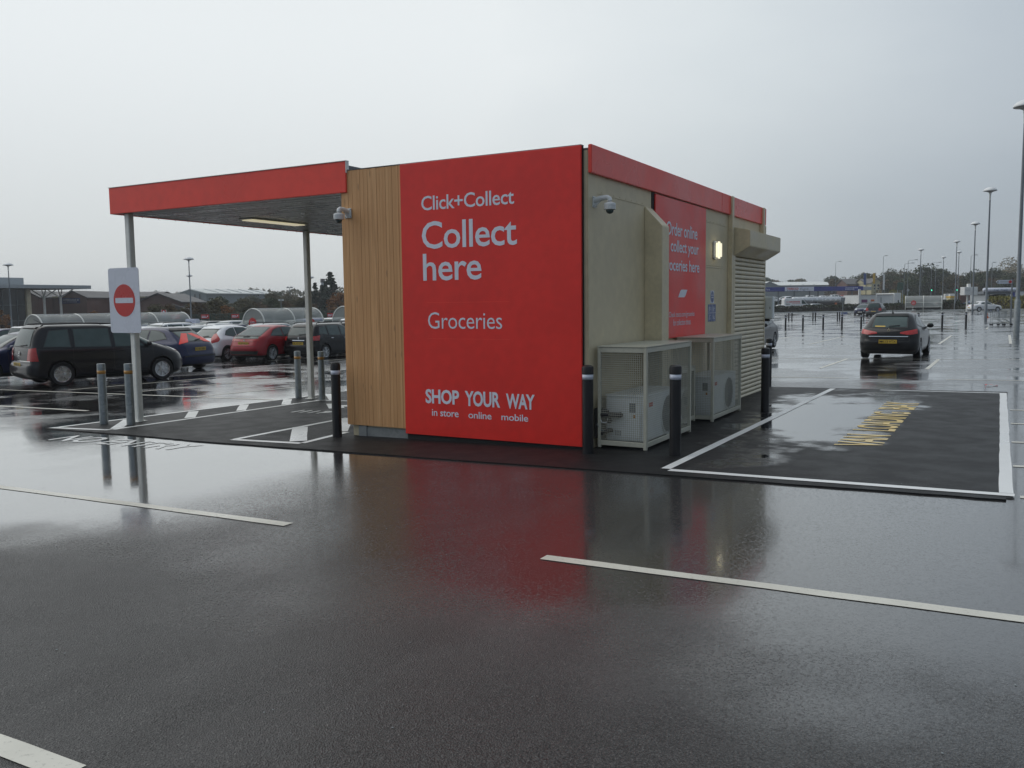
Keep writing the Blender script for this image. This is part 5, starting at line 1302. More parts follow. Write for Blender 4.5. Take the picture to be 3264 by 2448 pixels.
# tree belt on the left, beyond the fence
TL = [((-137.038, 109.105, -2.161), 3.588), ((-145.164, 117.201, -2.221), 3.618), ((-118.269, 95.488, -1.967), 3.680), ((-135.209, 111.288, -2.137), 3.342), ((-128.941, 106.756, -2.077), 4.006), ((-131.408, 109.975, -2.098), 5.603), ((-122.824, 103.291, -2.010), 4.372), ((-118.865, 100.915, -1.964), 4.411), ((-130.853, 112.592, -2.086), 5.399), ((-136.522, 118.616, -2.135), 5.449), ((-138.961, 121.850, -2.153), 4.639), ((-138.213, 122.272, -2.145), 5.015), ((-116.562, 103.366, -1.929), 4.172), ((-136.487, 123.245, -2.125), 4.512), ((-119.754, 108.480, -1.960), 5.136), ((-110.811, 100.848, -1.857), 4.763), ((-108.640, 99.768, -1.829), 4.282), ((-116.269, 108.141, -1.915), 4.299), ((-115.564, 108.539, -1.905), 4.625), ((-108.150, 102.350, -1.817), 3.927), ((-125.302, 120.333, -2.004), 4.358), ((-126.107, 122.184, -2.010), 4.998), ((-104.935, 101.859, -1.772), 4.873), ((-128.283, 126.719, -2.026), 5.227), ((-127.368, 127.236, -2.014), 4.221), ((-111.598, 111.929, -1.844), 4.508), ((-105.152, 106.346, -1.766), 4.098), ((-122.733, 126.393, -1.960), 5.284), ((-102.863, 106.486, -1.733), 4.477), ((-122.381, 128.896, -1.950), 4.878), ((-112.433, 119.526, -1.840), 4.730), ((-232.877, 171.538, -2.356), 8.661), ((-263.773, 196.793, -2.304), 8.550), ((-261.651, 196.835, -2.304), 9.291), ((-234.339, 177.630, -2.343), 8.400), ((-240.508, 184.531, -2.329), 7.991), ((-255.224, 198.147, -2.300), 9.191), ((-251.546, 196.759, -2.303), 8.585), ((-253.661, 200.179, -2.296), 8.291), ((-223.718, 177.845, -2.339), 7.843), ((-247.172, 199.221, -2.297), 8.956), ((-250.779, 204.106, -2.287), 8.693), ((-230.959, 189.905, -2.315), 7.645), ((-230.330, 191.412, -2.311), 7.944), ((-221.811, 210.037, -2.267), 8.466), ((-220.022, 211.043, -2.264), 8.332), ((-215.368, 209.053, -2.266), 7.829), ((-214.430, 210.733, -2.262), 8.242), ((-215.220, 213.746, -2.256), 8.045), ((-218.690, 219.861, -2.244), 8.326), ((-189.732, 192.365, -2.274), 7.509), ((-207.564, 213.445, -2.251), 8.241), ((-205.462, 213.476, -2.249), 7.466), ((-203.703, 214.466, -2.245), 8.074), ((-193.668, 206.285, -2.251), 7.282), ((-201.753, 217.869, -2.236), 7.408), ((-195.091, 213.551, -2.237), 7.200), ((-201.800, 223.605, -2.223), 8.275), ((-196.533, 220.807, -2.223), 7.752), ((-180.816, 205.453, -2.225), 7.168), ((-192.515, 221.916, -2.214), 7.580), ((-193.755, 225.829, -2.208), 7.604), ((-168.530, 158.203, -2.285), 6.935), ((-160.050, 151.455, -2.256), 6.058), ((-165.701, 158.644, -2.271), 6.144), ((-159.600, 154.013, -2.248), 6.519), ((-149.885, 145.658, -2.199), 6.245), ((-150.359, 147.696, -2.198), 6.556), ((-153.647, 152.758, -2.211), 5.929), ((-148.891, 149.676, -2.182), 5.534), ((-152.317, 154.660, -2.198), 6.288), ((-144.118, 147.756, -2.145), 5.517), ((-141.021, 146.044, -2.120), 5.676), ((-152.742, 160.183, -2.189), 6.212), ((-161.990, 172.260, -2.221), 5.870), ((-156.649, 168.354, -2.198), 5.949), ((-139.707, 151.396, -2.096), 5.707), ((-158.328, 174.323, -2.195), 5.539), ((-142.201, 158.057, -2.105), 5.361), ((-135.949, 152.362, -2.056), 5.617), ((-135.504, 153.765, -2.048), 5.528), ((-139.536, 160.712, -2.074), 5.838), ((-136.548, 158.939, -2.047), 5.155), ((-201.441, 138.520, -2.410), 6.757), ((-190.055, 132.252, -2.407), 7.075), ((-198.433, 140.214, -2.403), 7.037), ((-181.852, 129.955, -2.394), 6.943), ((-196.225, 142.609, -2.394), 7.000)]
def zone(x, y, cuts):
    b = math.degrees(math.atan2(x - 4.23, y + 9.19)); d = math.hypot(x - 4.23, y + 9.19)
    nm = [w for a, w in cuts if b >= a][-1]
    return nm
ZL = [(-90, 'behind the store end'), (-54.5, 'behind the no entry panel'), (-52, 'left of the aligned lamp posts'), (-49.5, 'left of the grey warehouse'), (-47.8, 'under the grey warehouse eaves'), (-46.2, 'right of the grey warehouse'), (-44.6, 'behind the shelter by the red car'), (-43, 'under the floodlight mast'), (-41.5, 'left of the second canopy post'), (-40.2, 'near the fir clump'), (-38.8, 'behind the fir clump')]
ZR = [(-90, 'over the white roofed shed'), (-11.8, 'over the brick house'), (-9.5, 'behind the cream house'), (-7.8, 'right of the white banner'), (-6.4, 'above the road sign'), (-5.2, 'behind the side-on shelter'), (-4, 'by the distant dish lamp'), (-2.9, 'above the traffic signals'), (-1.9, 'above the white sign box'), (-.9, 'above the brick wall'), (0.2, 'above the car wash'), (1.2, 'at the right edge')]
rd = random.Random(21)
GL = 'trees in the autumn belt beyond the parked cars'
for (x, y, z), h in TL:
    k_ = rd.choice(['olive', 'brown', 'olive', 'green', 'brown', 'olive'])
    tree(k_, (x, y, z), h * rd.uniform(.86, 1.12), '%s tree in the autumn belt, %s' % ({'olive': 'olive green', 'brown': 'brown leaved', 'green': 'dark green'}[k_], zone(x, y, ZL)), GL, rd.uniform(.95, 1.3))
TR = [((-38.837, 313.182, -0.418), 9.568), ((-39.760, 328.793, -0.432), 10.026), ((-39.495, 335.856, -0.428), 9.469), ((-37.061, 325.706, -0.390), 10.078), ((-36.885, 337.328, -0.387), 10.426), ((-32.569, 310.958, -0.320), 9.273), ((-33.632, 331.099, -0.337), 10.499), ((-32.355, 331.819, -0.317), 10.125), ((-31.955, 338.958, -0.310), 10.945), ((-28.798, 321.151, -0.261), 10.406), ((-28.101, 328.458, -0.250), 10.433), ((-27.251, 334.699, -0.237), 10.988), ((-25.589, 328.724, -0.210), 9.454), ((-24.416, 333.994, -0.192), 11.631), ((-22.612, 329.251, -0.164), 10.552), ((-21.836, 338.907, -0.152), 10.858), ((-19.577, 328.660, -0.116), 10.737), ((-17.631, 321.691, -0.086), 10.590), ((-15.890, 316.913, -0.058), 9.559), ((-15.510, 333.259, -0.052), 10.785), ((-15.206, 355.323, -0.048), 11.551), ((-13.101, 340.379, -0.015), 10.523), ((-11.099, 323.073, 0.017), 9.920), ((-9.569, 320.480, 0.041), 10.318), ((-9.430, 353.973, 0.043), 10.461), ((-8.305, 351.152, 0.061), 9.778), ((-6.675, 350.919, 0.086), 11.183), ((-4.618, 330.187, 0.119), 9.707), ((-3.593, 352.658, 0.135), 10.980), ((-2.691, 363.537, 0.149), 11.217), ((-0.921, 341.491, 0.177), 10.582), ((0.611, 325.072, 0.201), 10.099), ((1.698, 326.838, 0.218), 10.201), ((2.860, 358.605, 0.236), 9.708), ((3.878, 344.200, 0.252), 10.223), ((5.231, 348.420, 0.273), 9.272), ((6.271, 328.266, 0.290), 9.100), ((7.511, 355.468, 0.309), 10.008), ((9.041, 352.874, 0.333), 9.659), ((10.114, 353.480, 0.350), 10.185), ((11.554, 353.140, 0.373), 10.337), ((12.462, 346.739, 0.387), 9.263), ((-27.921, 290.535, -0.247), 7.893), ((-26.773, 290.031, -0.229), 8.724), ((-25.608, 288.384, -0.211), 8.352), ((-23.656, 284.876, -0.180), 8.111), ((-21.025, 271.382, -0.139), 7.112), ((-20.446, 276.318, -0.130), 6.893), ((-19.407, 279.208, -0.113), 8.117), ((-19.035, 294.398, -0.108), 7.321), ((-17.922, 293.873, -0.090), 7.955), ((-16.116, 284.522, -0.062), 7.332), ((-15.185, 287.352, -0.047), 8.108), ((-14.239, 295.952, -0.032), 7.163), ((-13.482, 304.445, -0.021), 7.776), ((-11.638, 295.115, 0.008), 7.147), ((-9.689, 280.083, 0.039), 7.836), ((-8.620, 278.382, 0.056), 6.570), ((-8.425, 303.841, 0.059), 8.362), ((-7.374, 309.044, 0.075), 7.418), ((-5.659, 295.032, 0.102), 7.878), ((-4.351, 285.400, 0.123), 7.263), ((-3.819, 309.898, 0.131), 8.098), ((-2.231, 290.053, 0.156), 7.548), ((-1.141, 289.516, 0.173), 7.026), ((-0.603, 314.017, 0.182), 7.646), ((0.985, 306.847, 0.207), 6.957), ((2.229, 315.615, 0.226), 7.968), ((3.605, 294.499, 0.248), 6.646), ((4.916, 290.629, 0.268), 7.274), ((5.903, 293.491, 0.284), 7.477), ((7.194, 319.569, 0.304), 7.441), ((8.217, 302.863, 0.320), 7.187), ((9.720, 312.929, 0.344), 7.516), ((10.712, 311.184, 0.359), 6.263), ((11.889, 303.783, 0.378), 6.006), ((-91.162, 397.729, -1.225), 12.754), ((-89.162, 398.858, -1.195), 11.840), ((-87.411, 399.846, -1.169), 12.219), ((-84.659, 401.398, -1.128), 12.570), ((-83.409, 402.104, -1.109), 11.963), ((-81.158, 403.374, -1.074), 11.327), ((-78.031, 405.138, -1.027), 11.809), ((-66.151, 411.842, -0.844), 11.612), ((-64.275, 412.900, -0.815), 11.844), ((-51.761, 339.304, -0.620), 10.248), ((-50.317, 340.119, -0.597), 9.735), ((-48.769, 340.992, -0.573), 10.162), ((-47.635, 341.633, -0.556), 10.129), ((-46.397, 342.331, -0.536), 10.094), ((-45.158, 343.030, -0.517), 9.704), ((-44.024, 343.670, -0.499), 10.025), ((-42.992, 344.253, -0.483), 8.934), ((-41.857, 344.893, -0.465), 9.491)]
GR_ = 'trees in the autumn belt behind the filling station'
for (x, y, z), h in TR:
    k_ = rd.choice(['olive', 'brown', 'green', 'green', 'brown', 'olive'])
    tree(k_, (x, y, z), h * rd.uniform(.86, 1.12), '%s tree in the roadside belt, %s' % ({'olive': 'olive green', 'brown': 'brown leaved', 'green': 'dark green'}[k_], zone(x, y, ZR)), GR_, rd.uniform(.95, 1.35))
for (loc, h, w, lb) in (((-117.871, 126.830, -1.896), 7.6, .8, 'dark fir tree, leftmost of the clump beside the timber corner'), ((-118.062, 129.028, -1.894), 7.2, .8, 'dark fir tree under the tall chimney'), ((-115.200, 128.338, -1.858), 9.6, .95, 'tallest dark fir tree beside the timber corner'), ((-122.737, 135.611, -1.940), 8.2, .85, 'dark fir tree half hidden behind the tallest one')):
    tree('fir', loc, h, lb, None, w)
tree('orange', (-95.369, 107.257, -1.622), 7.2, 'tawny tree right beside the timber corner', None, 1.0)
tree('orange', (-177.023, 136.132, -2.366), 9.0, 'orange topped tree behind the pitched brick roof', None, 1.1)
tree('orange', (-185.210, 146.505, -2.366), 7.6, 'yellowing tree between the brick roof and the grey warehouse', None, 1.2)
tree('orange', (-111.884, 72.584, -1.918), 4.2, 'yellow orange shrub tree before the brick gable near the blue sign', None, 1.3)
tree('orange', (-113.417, 69.415, -1.942), 3.8, 'rust orange small tree beneath the blue sign', None, 1.3)
tree('orange', (-113.653, 60.063, -1.953), 4.6, 'rust orange tree by the store at the left edge', None, 1.0)
for loc, k_, h, lb in (((-102.423, 72.160, -1.786), 'olive', 3.6, 'small olive tree by the fence, right of the no entry panel'), ((-102.595, 74.368, -1.786), 'orange', 3.2, 'small tawny tree before the low brick extension'), ((-99.654, 73.722, -1.744), 'olive', 4.0, 'small olive tree behind the blue and red sign'), ((-99.742, 75.978, -1.742), 'brown', 4.2, 'small brown tree between two red banner signs'), ((-97.204, 76.257, -1.705), 'olive', 3.4, 'small olive tree under the porch roof left of the lamp posts'), ((-95.537, 77.198, -1.679), 'brown', 4.4, 'small brown tree just right of the aligned lamp posts'), ((-93.919, 79.263, -1.652), 'olive', 4.6, 'small olive tree in front of the warehouse roof'), ((-91.776, 79.320, -1.620), 'orange', 4.4, 'small tawny tree left of the shelter behind the red car')):
    tree(k_, loc, h, lb, None, 1.2)
tree('green', (-16.862, 284.102, -0.074), 11.5, 'round dark green tree standing above the belt on the right', None, 1.35)
tree('pale', (4.731, 336.615, 0.265), 14.0, 'pale thin leaved tree rising above the belt on the right', None, 1.25)
tree('pale', (7.848, 349.896, 0.314), 12.0, 'second pale tree behind the large lamp post', None, 1.2)
tree('green', (-33.397, 349.667, -0.333), 12.5, 'dark conifer like tree right of the white banner', None, .9)
# hill line far behind
hm = MB(); rd = random.Random(9)
for i in range(16000):
    b = R(rd.uniform(-63, 4)); d = rd.uniform(420, 470)
    hh = 9.6 + 1.4 * math.sin(b * 7.0) + 1.1 * math.sin(b * 23) + .9 * math.sin(b * 61) + .5 * math.sin(b * 140)
    x, y = 4.2 + d * math.sin(b), -9.2 + d * math.cos(b); z = gz(x, y) + hh * rd.random() ** .6
    a = Vector((rd.gauss(0, 1), rd.gauss(0, 1), rd.gauss(0, .8))).normalized(); c = a.cross(Vector((rd.gauss(0, 1), rd.gauss(0, 1), rd.gauss(0, 1)))).normalized(); s_ = rd.uniform(.5, 1.1)
    p = Vector((x, y, z)); hm.quad(p - a * s_, p + c * s_ * .7, p + a * s_, p - c * s_ * .7)
tag(hm.build('distant_woodland', M['leaf_olive'], fix=False), 'low dark line of distant woodland on the horizon', kind='stuff')

# ------------------------------------------------------------------ hedges
def hedge(p, q, h, w, mat, label, n=None, seed=1):
    r = thing('hedge', label, 'hedge', (p[0], p[1], gz(p[0], p[1])))
    L_ = math.hypot(q[0] - p[0], q[1] - p[1]); ux, uy = (q[0] - p[0]) / L_, (q[1] - p[1]) / L_; rd = random.Random(seed)
    m = MB(); n = n or int(L_ * h * 170)
    for i in range(n):
        t_ = rd.uniform(0, L_); s_ = rd.uniform(-w / 2, w / 2); z = h * (1 + .07 * math.sin(t_ * .9) + .05 * math.sin(t_ * 2.7)) * rd.random() ** .7
        x, y = ux * t_ - uy * s_, uy * t_ + ux * s_
        P = Vector((x, y, z + gz(p[0] + x, p[1] + y) - gz(p[0], p[1])))
        a = Vector((rd.gauss(0, 1), rd.gauss(0, 1), rd.gauss(0, 1))).normalized(); c = a.cross(Vector((rd.gauss(0, 1), rd.gauss(0, 1), rd.gauss(0, 1)))).normalized(); e_ = rd.uniform(.09, .20)
        m.quad(P - a * e_, P + c * e_ * .7, P + a * e_, P - c * e_ * .7)
    tag(m.build('foliage', M[mat], r, fix=False), kind='stuff')
    c = MB(); Mx = Matrix(((ux, -uy, 0), (uy, ux, 0), (0, 0, 1)))
    c.box(0, L_, -w * .36, w * .36, -.8, h * .78, M=Mx.to_4x4()); c.build('inner_twigs', M['bark'], r)
    return r
hedge((-34.806, 156.422, -0.583), (-19.578, 159.254, -0.338), 1.25, 1.6, 'leaf_hedge', 'long dark clipped hedge in front of the filling station')
hedge((-19.380, 159.366, -0.334), (-9.643, 152.184, -0.197), 1.2, 1.6, 'leaf_hedge', 'clipped hedge in front of the white shop wall', seed=2)
hedge((-4.710, 148.053, -0.129), (-2.056, 144.941, -0.094), 1.5, 1.8, 'leaf_hedge', 'dark leafy hedge between the side-on shelter and the white sign box', seed=3)
hedge((-1.927, 145.014, -0.092), (-0.366, 142.437, -0.073), .95, 1.4, 'leaf_hedge', 'low piece of hedge under the white sign box', seed=4)
hedge((2.668, 146.455, -0.017), (9.208, 136.317, 0.064), 1.9, 2.0, 'leaf_gold', 'golden green hedge under the car wash sign', seed=5)
for (a, b, c, lb) in (((-18.788, 157.395, -0.329), (8.971, 129.268, 0.045), 0, 'kerb edging'),):
    pass
kb = sheet('kerb', [((-33.986, 153.427, -0.577)[0], (-33.986, 153.427, -0.577)[1]), ((-8.947, 146.815, -0.198)[0], (-8.947, 146.815, -0.198)[1]), ((9.050, 131.617, 0.051)[0], (9.050, 131.617, 0.051)[1]), ((9.050, 131.617, 0.051)[0] + .1, (9.050, 131.617, 0.051)[1] + 3), ((-8.947, 146.815, -0.198)[0], (-8.947, 146.815, -0.198)[1] + 3), ((-33.986, 153.427, -0.577)[0] - .2, (-33.986, 153.427, -0.577)[1] + 3)], .12, M['shed_grey'], cell=12, label='grey kerbed edge along the hedges')

# ------------------------------------------------------------------ left: store, brick units, warehouse
def gable(name, label, cat, loc, rz, L_, D_, eave, ridge, wall, roof, ridge_along='x', over=.3):
    """pitched block; local x along the front, y away"""
    r = thing(name, label, cat, loc, rz)
    if ridge_along == 'x':
        w = MB(); w.prism([(0, -2), (D_, -2), (D_, eave), (D_ / 2, ridge - .05), (0, eave)], 0, L_, lambda a, b, h: (h, a, b)); w.build('wall', wall, r)
        for s_ in (0, 1):
            m = MB(); y0 = -over if s_ == 0 else D_ + over; ye = eave - over * (ridge - eave) / (D_ / 2)
            m.add([(-over, y0, ye), (L_ + over, y0, ye), (L_ + over, D_ / 2, ridge), (-over, D_ / 2, ridge), (-over, y0, ye + .15), (L_ + over, y0, ye + .15), (L_ + over, D_ / 2, ridge + .15), (-over, D_ / 2, ridge + .15)],
                  [(0, 1, 2, 3), (7, 6, 5, 4), (0, 4, 5, 1), (1, 5, 6, 2), (2, 6, 7, 3), (3, 7, 4, 0)]); m.build('roof', roof, r)
    else:
        w = MB(); w.prism([(0, -2), (L_, -2), (L_, eave), (L_ / 2, ridge - .05), (0, eave)], 0, D_, lambda a, b, h: (a, h, b)); w.build('wall', wall, r)
        for s_ in (0, 1):
            x0 = -over if s_ == 0 else L_ + over; ye = eave - over * (ridge - eave) / (L_ / 2); m = MB()
            m.add([(x0, -over, ye), (x0, D_ + over, ye), (L_ / 2, D_ + over, ridge), (L_ / 2, -over, ridge), (x0, -over, ye + .15), (x0, D_ + over, ye + .15), (L_ / 2, D_ + over, ridge + .15), (L_ / 2, -over, ridge + .15)],
                  [(0, 1, 2, 3), (7, 6, 5, 4), (0, 4, 5, 1), (1, 5, 6, 2), (2, 6, 7, 3), (3, 7, 4, 0)]); m.build('roof', roof, r)
    return r
def windows(r, xs_, z0, z1, w, mat='store_dark', y=-.03):
    for x in xs_:
        f = MB(); f.box(x, x + w, y - .03, y + .02, z0, z1); q = f.build('window', M['shed_white'], r)
        MB().box(x + .07, x + w - .07, y - .05, y - .031, z0 + .07, z1 - .07).build('pane', M[mat], q)
YAW = R(29.0)           # across the line of sight
def topz(px_, py_, d, base): return None
st = thing('superstore', 'low superstore with dark glazing and an oversailing pale roof at the left edge', 'store', (-138.1, 60, -2.25))
def ab(r, name, mat, x0, x1, y0, y1, z0, z1, w=.02):
    """part given in world coordinates"""
    o = rbox(name, mat, r, x0 - r.location.x, x1 - r.location.x, y0 - r.location.y, y1 - r.location.y, z0 - r.location.z, z1 - r.location.z, w, 1); return o
ab(st, 'roof_slab', M['store_grey'], -152, -135.58, 15, 89.18, 5.16, 5.76)
ab(st, 'plant_screen', M['store_grey'], -170, -144, 15, 82.3, 5.77, 7.15)
ab(st, 'glazed_wall', M['store_dark'], -151, -138.1, 15, 78.7, -2.6, 5.15)
ab(st, 'pillar', M['beige_trim'], -138.6, -137.7, 78.75, 79.5, -2.6, 5.15)
for i in range(12): ab(st, 'mullion', M['lamp_post'], -138.09, -137.98, 77.2 - i * 2.4, 77.28 - i * 2.4, -2.4, 5.1)
for z in (-.2, 2.4): ab(st, 'transom', M['lamp_post'], -138.09, -138.0, 40, 78.6, z, z + .07)
for yq in (82.6, 85.6):
    m = MB(); c_ = (-.9 - .0, yq - 60, 0); m.tube([(-.9, yq - 60, -.3), (-.9, yq - 60, 6.0)], .20, 10)
    for dx_, dy_ in ((1.6, 1.4), (-1.6, 1.4), (1.6, -1.4), (-1.6, -1.4)): m.tube([(-.9, yq - 60, 5.9), (-.9 + dx_, yq - 60 + dy_, 7.4)], .09, 6)
    m.build('roof_column', M['white_metal'], st)
FR = R(29.35)
def g3(name, label, px0, px1, d, eave, ridge, depth, wall, roof, cat='building', along='y'):
    return gable(name, label, cat, px0, FR, px1, depth, eave, ridge, wall, roof, along, .35)
g3('brick_unit', 'brick gabled shop unit at the far left beside the store roof', (-157.960, 89.245, -2.375), 4.264, 165, 6.363, 7.431, 14, M['brick'], M['slate'])
u2 = g3('brick_unit', 'brick gabled shop unit carrying the long blue sign', (-147.967, 91.418, -2.298), 4.884, 162, 6.089, 7.219, 14, M['brick'], M['slate'])
u1 = g3('shop_unit', 'tiled roof shop range between the two brick gables', (-160.645, 93.494, -2.383), 8.237, 170, 6.453, 7.425, 12, M['brick'], M['slate'], along='x')
rbox('eaves_board', M['cream'], u1, 0, 8.237, -.5, -.36, 6.332, 6.483, .02)
u3 = g3('shop_unit', 'long tiled roof range running behind the no entry sign', (-152.851, 100.191, -2.319), 13.272, 172, 6.204, 7.157, 12, M['brick'], M['slate'], along='x')
rbox('eaves_board', M['cream'], u3, 0, 11.729, -.5, -.36, 6.081, 6.235, .02)
u4 = g3('brick_unit', 'brick gabled unit with a low hipped extension, right of the no entry sign', (-125.289, 90.376, -2.066), 7.429, 150, 4.761, 6.176, 12, M['brick'], M['slate'])
m = MB(); a0, a1 = 6.353, 10.013
m.prism([(a0, 4.428), (a1, 3.166), (a1, 3.059), (a0, 3.195)], -1.2, 8, lambda a, b, h: (a, h, b)); m.build('extension_roof', M['slate'], u4)
rbox('extension_wall', M['brick'], u4, a0, a1 - .5, -.6, 7.5, -1, 3.144, .03)
rbox('porch_roof', M['shed_white'], u4, 8.775, 9.959, -2.2, -1.25, 3.426, 3.613, .03)
m = MB(); sg_ = thing('shop_sign', 'long blue sign with white lettering on the brick gable', 'sign', (-143.463, 88.195, -2.264), FR)
rbox('board', M['sign_blue'], sg_, 0, 3.832, -.06, 0, 4.937, 5.919, .02)
rd = random.Random(8); m = MB(); z0_, z1_ = 5.414, 5.778; xx_ = 0.845
while xx_ < 3.043: k = rd.uniform(.12, .2); m.box(xx_, xx_ + k, -.075, -.061, z0_, z1_ - rd.uniform(0, .12)); xx_ += k + .07
m.build('print', M['white_print'], sg_); m = MB(); xx_ = 0.845
while xx_ < 3.043: k = rd.uniform(.08, .3); m.box(xx_, xx_ + k, -.075, -.061, z0_ - .28, z0_ - .16); xx_ += k + .05
m.build('print', M['white_print'], sg_); m = MB()
for x_ in (0.394, 3.437): m.prism([(x_ - .17, 0), (x_, .2), (x_ + .17, 0), (x_, -.2)], -.075, -.061, lambda a, b, h: (a, h, z0_ + .15 + b))
m.build('print', M['white_print'], sg_)
# grey warehouse
wh = thing('warehouse', 'large grey pitched warehouse with a pale roof beyond the trees', 'warehouse', (-203.191, 161.738, -2.361), FR)
gx = [0, 5.698, 10.139]; gz_ = [7.258, 9.083, 7.922]
off = (12.292, 26.0)
pf = [(gx[0], 0, -2), (gx[2], 0, -2), (gx[2], 0, gz_[2]), (gx[1], 0, gz_[1]), (gx[0], 0, gz_[0])]
m = MB(); m.add(pf + [(x + off[0], y + off[1], z) for x, y, z in pf], [(4, 3, 2, 1, 0), (5, 6, 7, 8, 9), (1, 2, 7, 6), (0, 1, 6, 5), (4, 0, 5, 9)]); m.build('wall', M['shed_grey'], wh)
for (ia, ib), mt in (((3, 2), 'shed_white'), ((4, 3), 'shed_grey')):
    A_, B_ = Vector(pf[ia]), Vector(pf[ib]); n_ = (B_ - A_).normalized() * .4; A_ = A_ - n_ * (ia == 4); B_ = B_ + n_ * (ib == 2); o_ = Vector((off[0], off[1], 0)); u_ = Vector((0, 0, .25)); y_ = Vector((0, -.5, 0))
    m = MB(); m.add([A_ + y_, B_ + y_, B_ + o_, A_ + o_, A_ + y_ + u_, B_ + y_ + u_, B_ + o_ + u_, A_ + o_ + u_], [(0, 1, 2, 3), (7, 6, 5, 4), (0, 4, 5, 1), (1, 5, 6, 2), (2, 6, 7, 3), (3, 7, 4, 0)]); m.build('roof', M[mt], wh)
for k in range(1, 6):
    t_ = k / 6; A_ = Vector(pf[3]).lerp(Vector(pf[3]) + Vector((off[0], off[1], 0)), t_); B_ = Vector(pf[2]).lerp(Vector(pf[2]) + Vector((off[0], off[1], 0)), t_)
    m = MB(); m.tube([A_ + Vector((0, 0, .28)), B_ + Vector((0, 0, .28))], .12, 4); m.build('roof_seam', M['shed_grey'], wh)
for x_ in (1.974, 3.858, 6.729, 8.075): rbox('wall_post', M['slate'], wh, x_, x_ + .3, -.25, -.02, 0, 7.821, .02)
m = MB(); m.prism([(-0.179, 6.722), (5.922, 6.555), (8.524, 5.801), (2.243, 5.485)], -8, -.6, lambda a, b, h: (a, h, b)); m.build('canopy_roof', M['shed_white'], wh)
ch = thing('chimney', 'tall slim chimney with a dark top behind the fir trees', 'chimney', (-212.968, 236.912, -2.204))
MB().lathe([(.75, -1), (.7, 12.381)], n=12).build('shaft', M['store_grey'], ch, smooth=50); MB().lathe([(.85, 12.381), (.85, 13.753), (.5, 13.753)], n=12).build('cap', M['slate'], ch, smooth=50)
fm = thing('floodlight_mast', 'floodlight mast standing above the distant tree line', 'mast', (-180.754, 185.895, -2.268), FR)
MB().lathe([(.14, -1), (.10, 9.579)], n=8).build('pole', M['lamp_post'], fm)
for s_ in (-1, 1): rbox('lamp_head', M['lamp_post'], fm, s_ * .55 - .35, s_ * .55 + .35, -.2, .2, 9.393, 9.764, .05)
cm_ = thing('camera_mast', 'short mast with two small white cameras before the autumn trees', 'mast', (-85.751, 83.872, -1.523), FR)
MB().lathe([(.07, -1), (.06, 4.113)], n=8).build('pole', M['lamp_post'], cm_)
for s_ in (-1, 1): rbox('camera', M['white_plastic'], cm_, s_ * .22 - .14, s_ * .22 + .14, -.15, .15, 4.023, 4.247, .03)
# fence with red signs
fn = thing('mesh_fence', 'dark green mesh fence closing the car park below the trees', 'fence', (-103.213, 72.867, -1.796))
F0, F1 = Vector((-103.213, 72.867, -1.796)), Vector((-73.109, 82.940, -1.332)); Lf = (F1 - F0).length; uf = (F1 - F0) / Lf
hf = 2.406
m = MB(); n_ = 46
for i in range(n_ + 1):
    p = uf * (Lf * i / n_); q = MB().tube([(p.x, p.y, p.z - .2), (p.x, p.y, p.z + hf)], .04, 5).build('post', M['fence_green'], fn)
m = MB(); k_ = 0; dz_ = .16
while k_ * dz_ < hf:
    m.tube([(0, 0, k_ * dz_), tuple(uf * Lf + Vector((0, 0, k_ * dz_)))], .022, 4, False); k_ += 1
n2 = 420
for i in range(n2): p = uf * (Lf * i / n2); m.tube([(p.x, p.y, p.z), (p.x, p.y, p.z + hf)], .016, 3, False)
tag(m.build('wire_mesh', M['fence_green'], fn, fix=False), kind='stuff')
fh = hedge((F0.x - 1.5, F0.y + 1.5), (F1.x - 1.2, F1.y + 1.5), hf * .8, 1.6, 'leaf_green', 'dark hedge growing behind the green mesh fence', n=5000, seed=12)
for i, (loc, w, h, z, lb) in enumerate((((-91.757, 65.502, -1.636), 1.045, 0.563, 2.217, 'red banner sign right beside the no entry panel'), ((-88.186, 67.517, -1.580), 1.085, 0.563, 2.135, 'red banner sign left of the aligned lamp posts'),
        ((-84.894, 69.375, -1.529), 1.045, 0.543, 2.059, 'red banner sign right of the aligned lamp posts'), ((-81.533, 71.272, -1.476), 1.005, 0.523, 2.022, 'red banner sign just left of the shelter behind the red hatchback'), ((-68.270, 74.147, -1.269), 0.698, 0.465, 1.857, 'red banner sign between shelter and timber corner'))):
    r = thing('banner_sign', lb, 'sign', loc, FR, 'red banner signs along the fence')
    rbox('panel', M['sign_red'], r, -w / 2, w / 2, -.04, 0, z - h / 2, z + h / 2, .01)
    m = MB(); m.box(-w * .4, w * .1, -.05, -.041, z + .02, z + .09); m.box(-w * .4, w * .2, -.05, -.041, z - .14, z - .05); m.box(w * .25, w * .36, -.05, -.041, z - .05, z + .12); m.build('print', M['white_print'], r)
    for s_ in (-1, 1): rbox('post', M['galv'], r, s_ * w * .46 - .03, s_ * w * .46 + .03, 0.002, .06, -.3, z + h / 2, .01)
bs = thing('parking_sign', 'blue sign with a red top on two posts in front of the fence', 'sign', (-86.115, 64.076, -1.552), FR)
w_, zt_, zb_ = 0.523, 2.994, 2.029
rbox('panel', M['sign_blue'], bs, -w_ / 2, w_ / 2, -.04, 0, zb_, zt_ - (zt_ - zb_) * .42, .01); rbox('panel', M['sign_red'], bs, -w_ / 2, w_ / 2, -.04, 0, zt_ - (zt_ - zb_) * .418, zt_, .01)
m = MB(); m.lathe([(0, -.05), (.13, -.045), (.13, -.041)], (0, 0, zt_ - .2), 12, 'y'); m.box(-.12, .12, -.05, -.041, zt_ - .36, zt_ - .30); m.build('print', M['white_print'], bs)
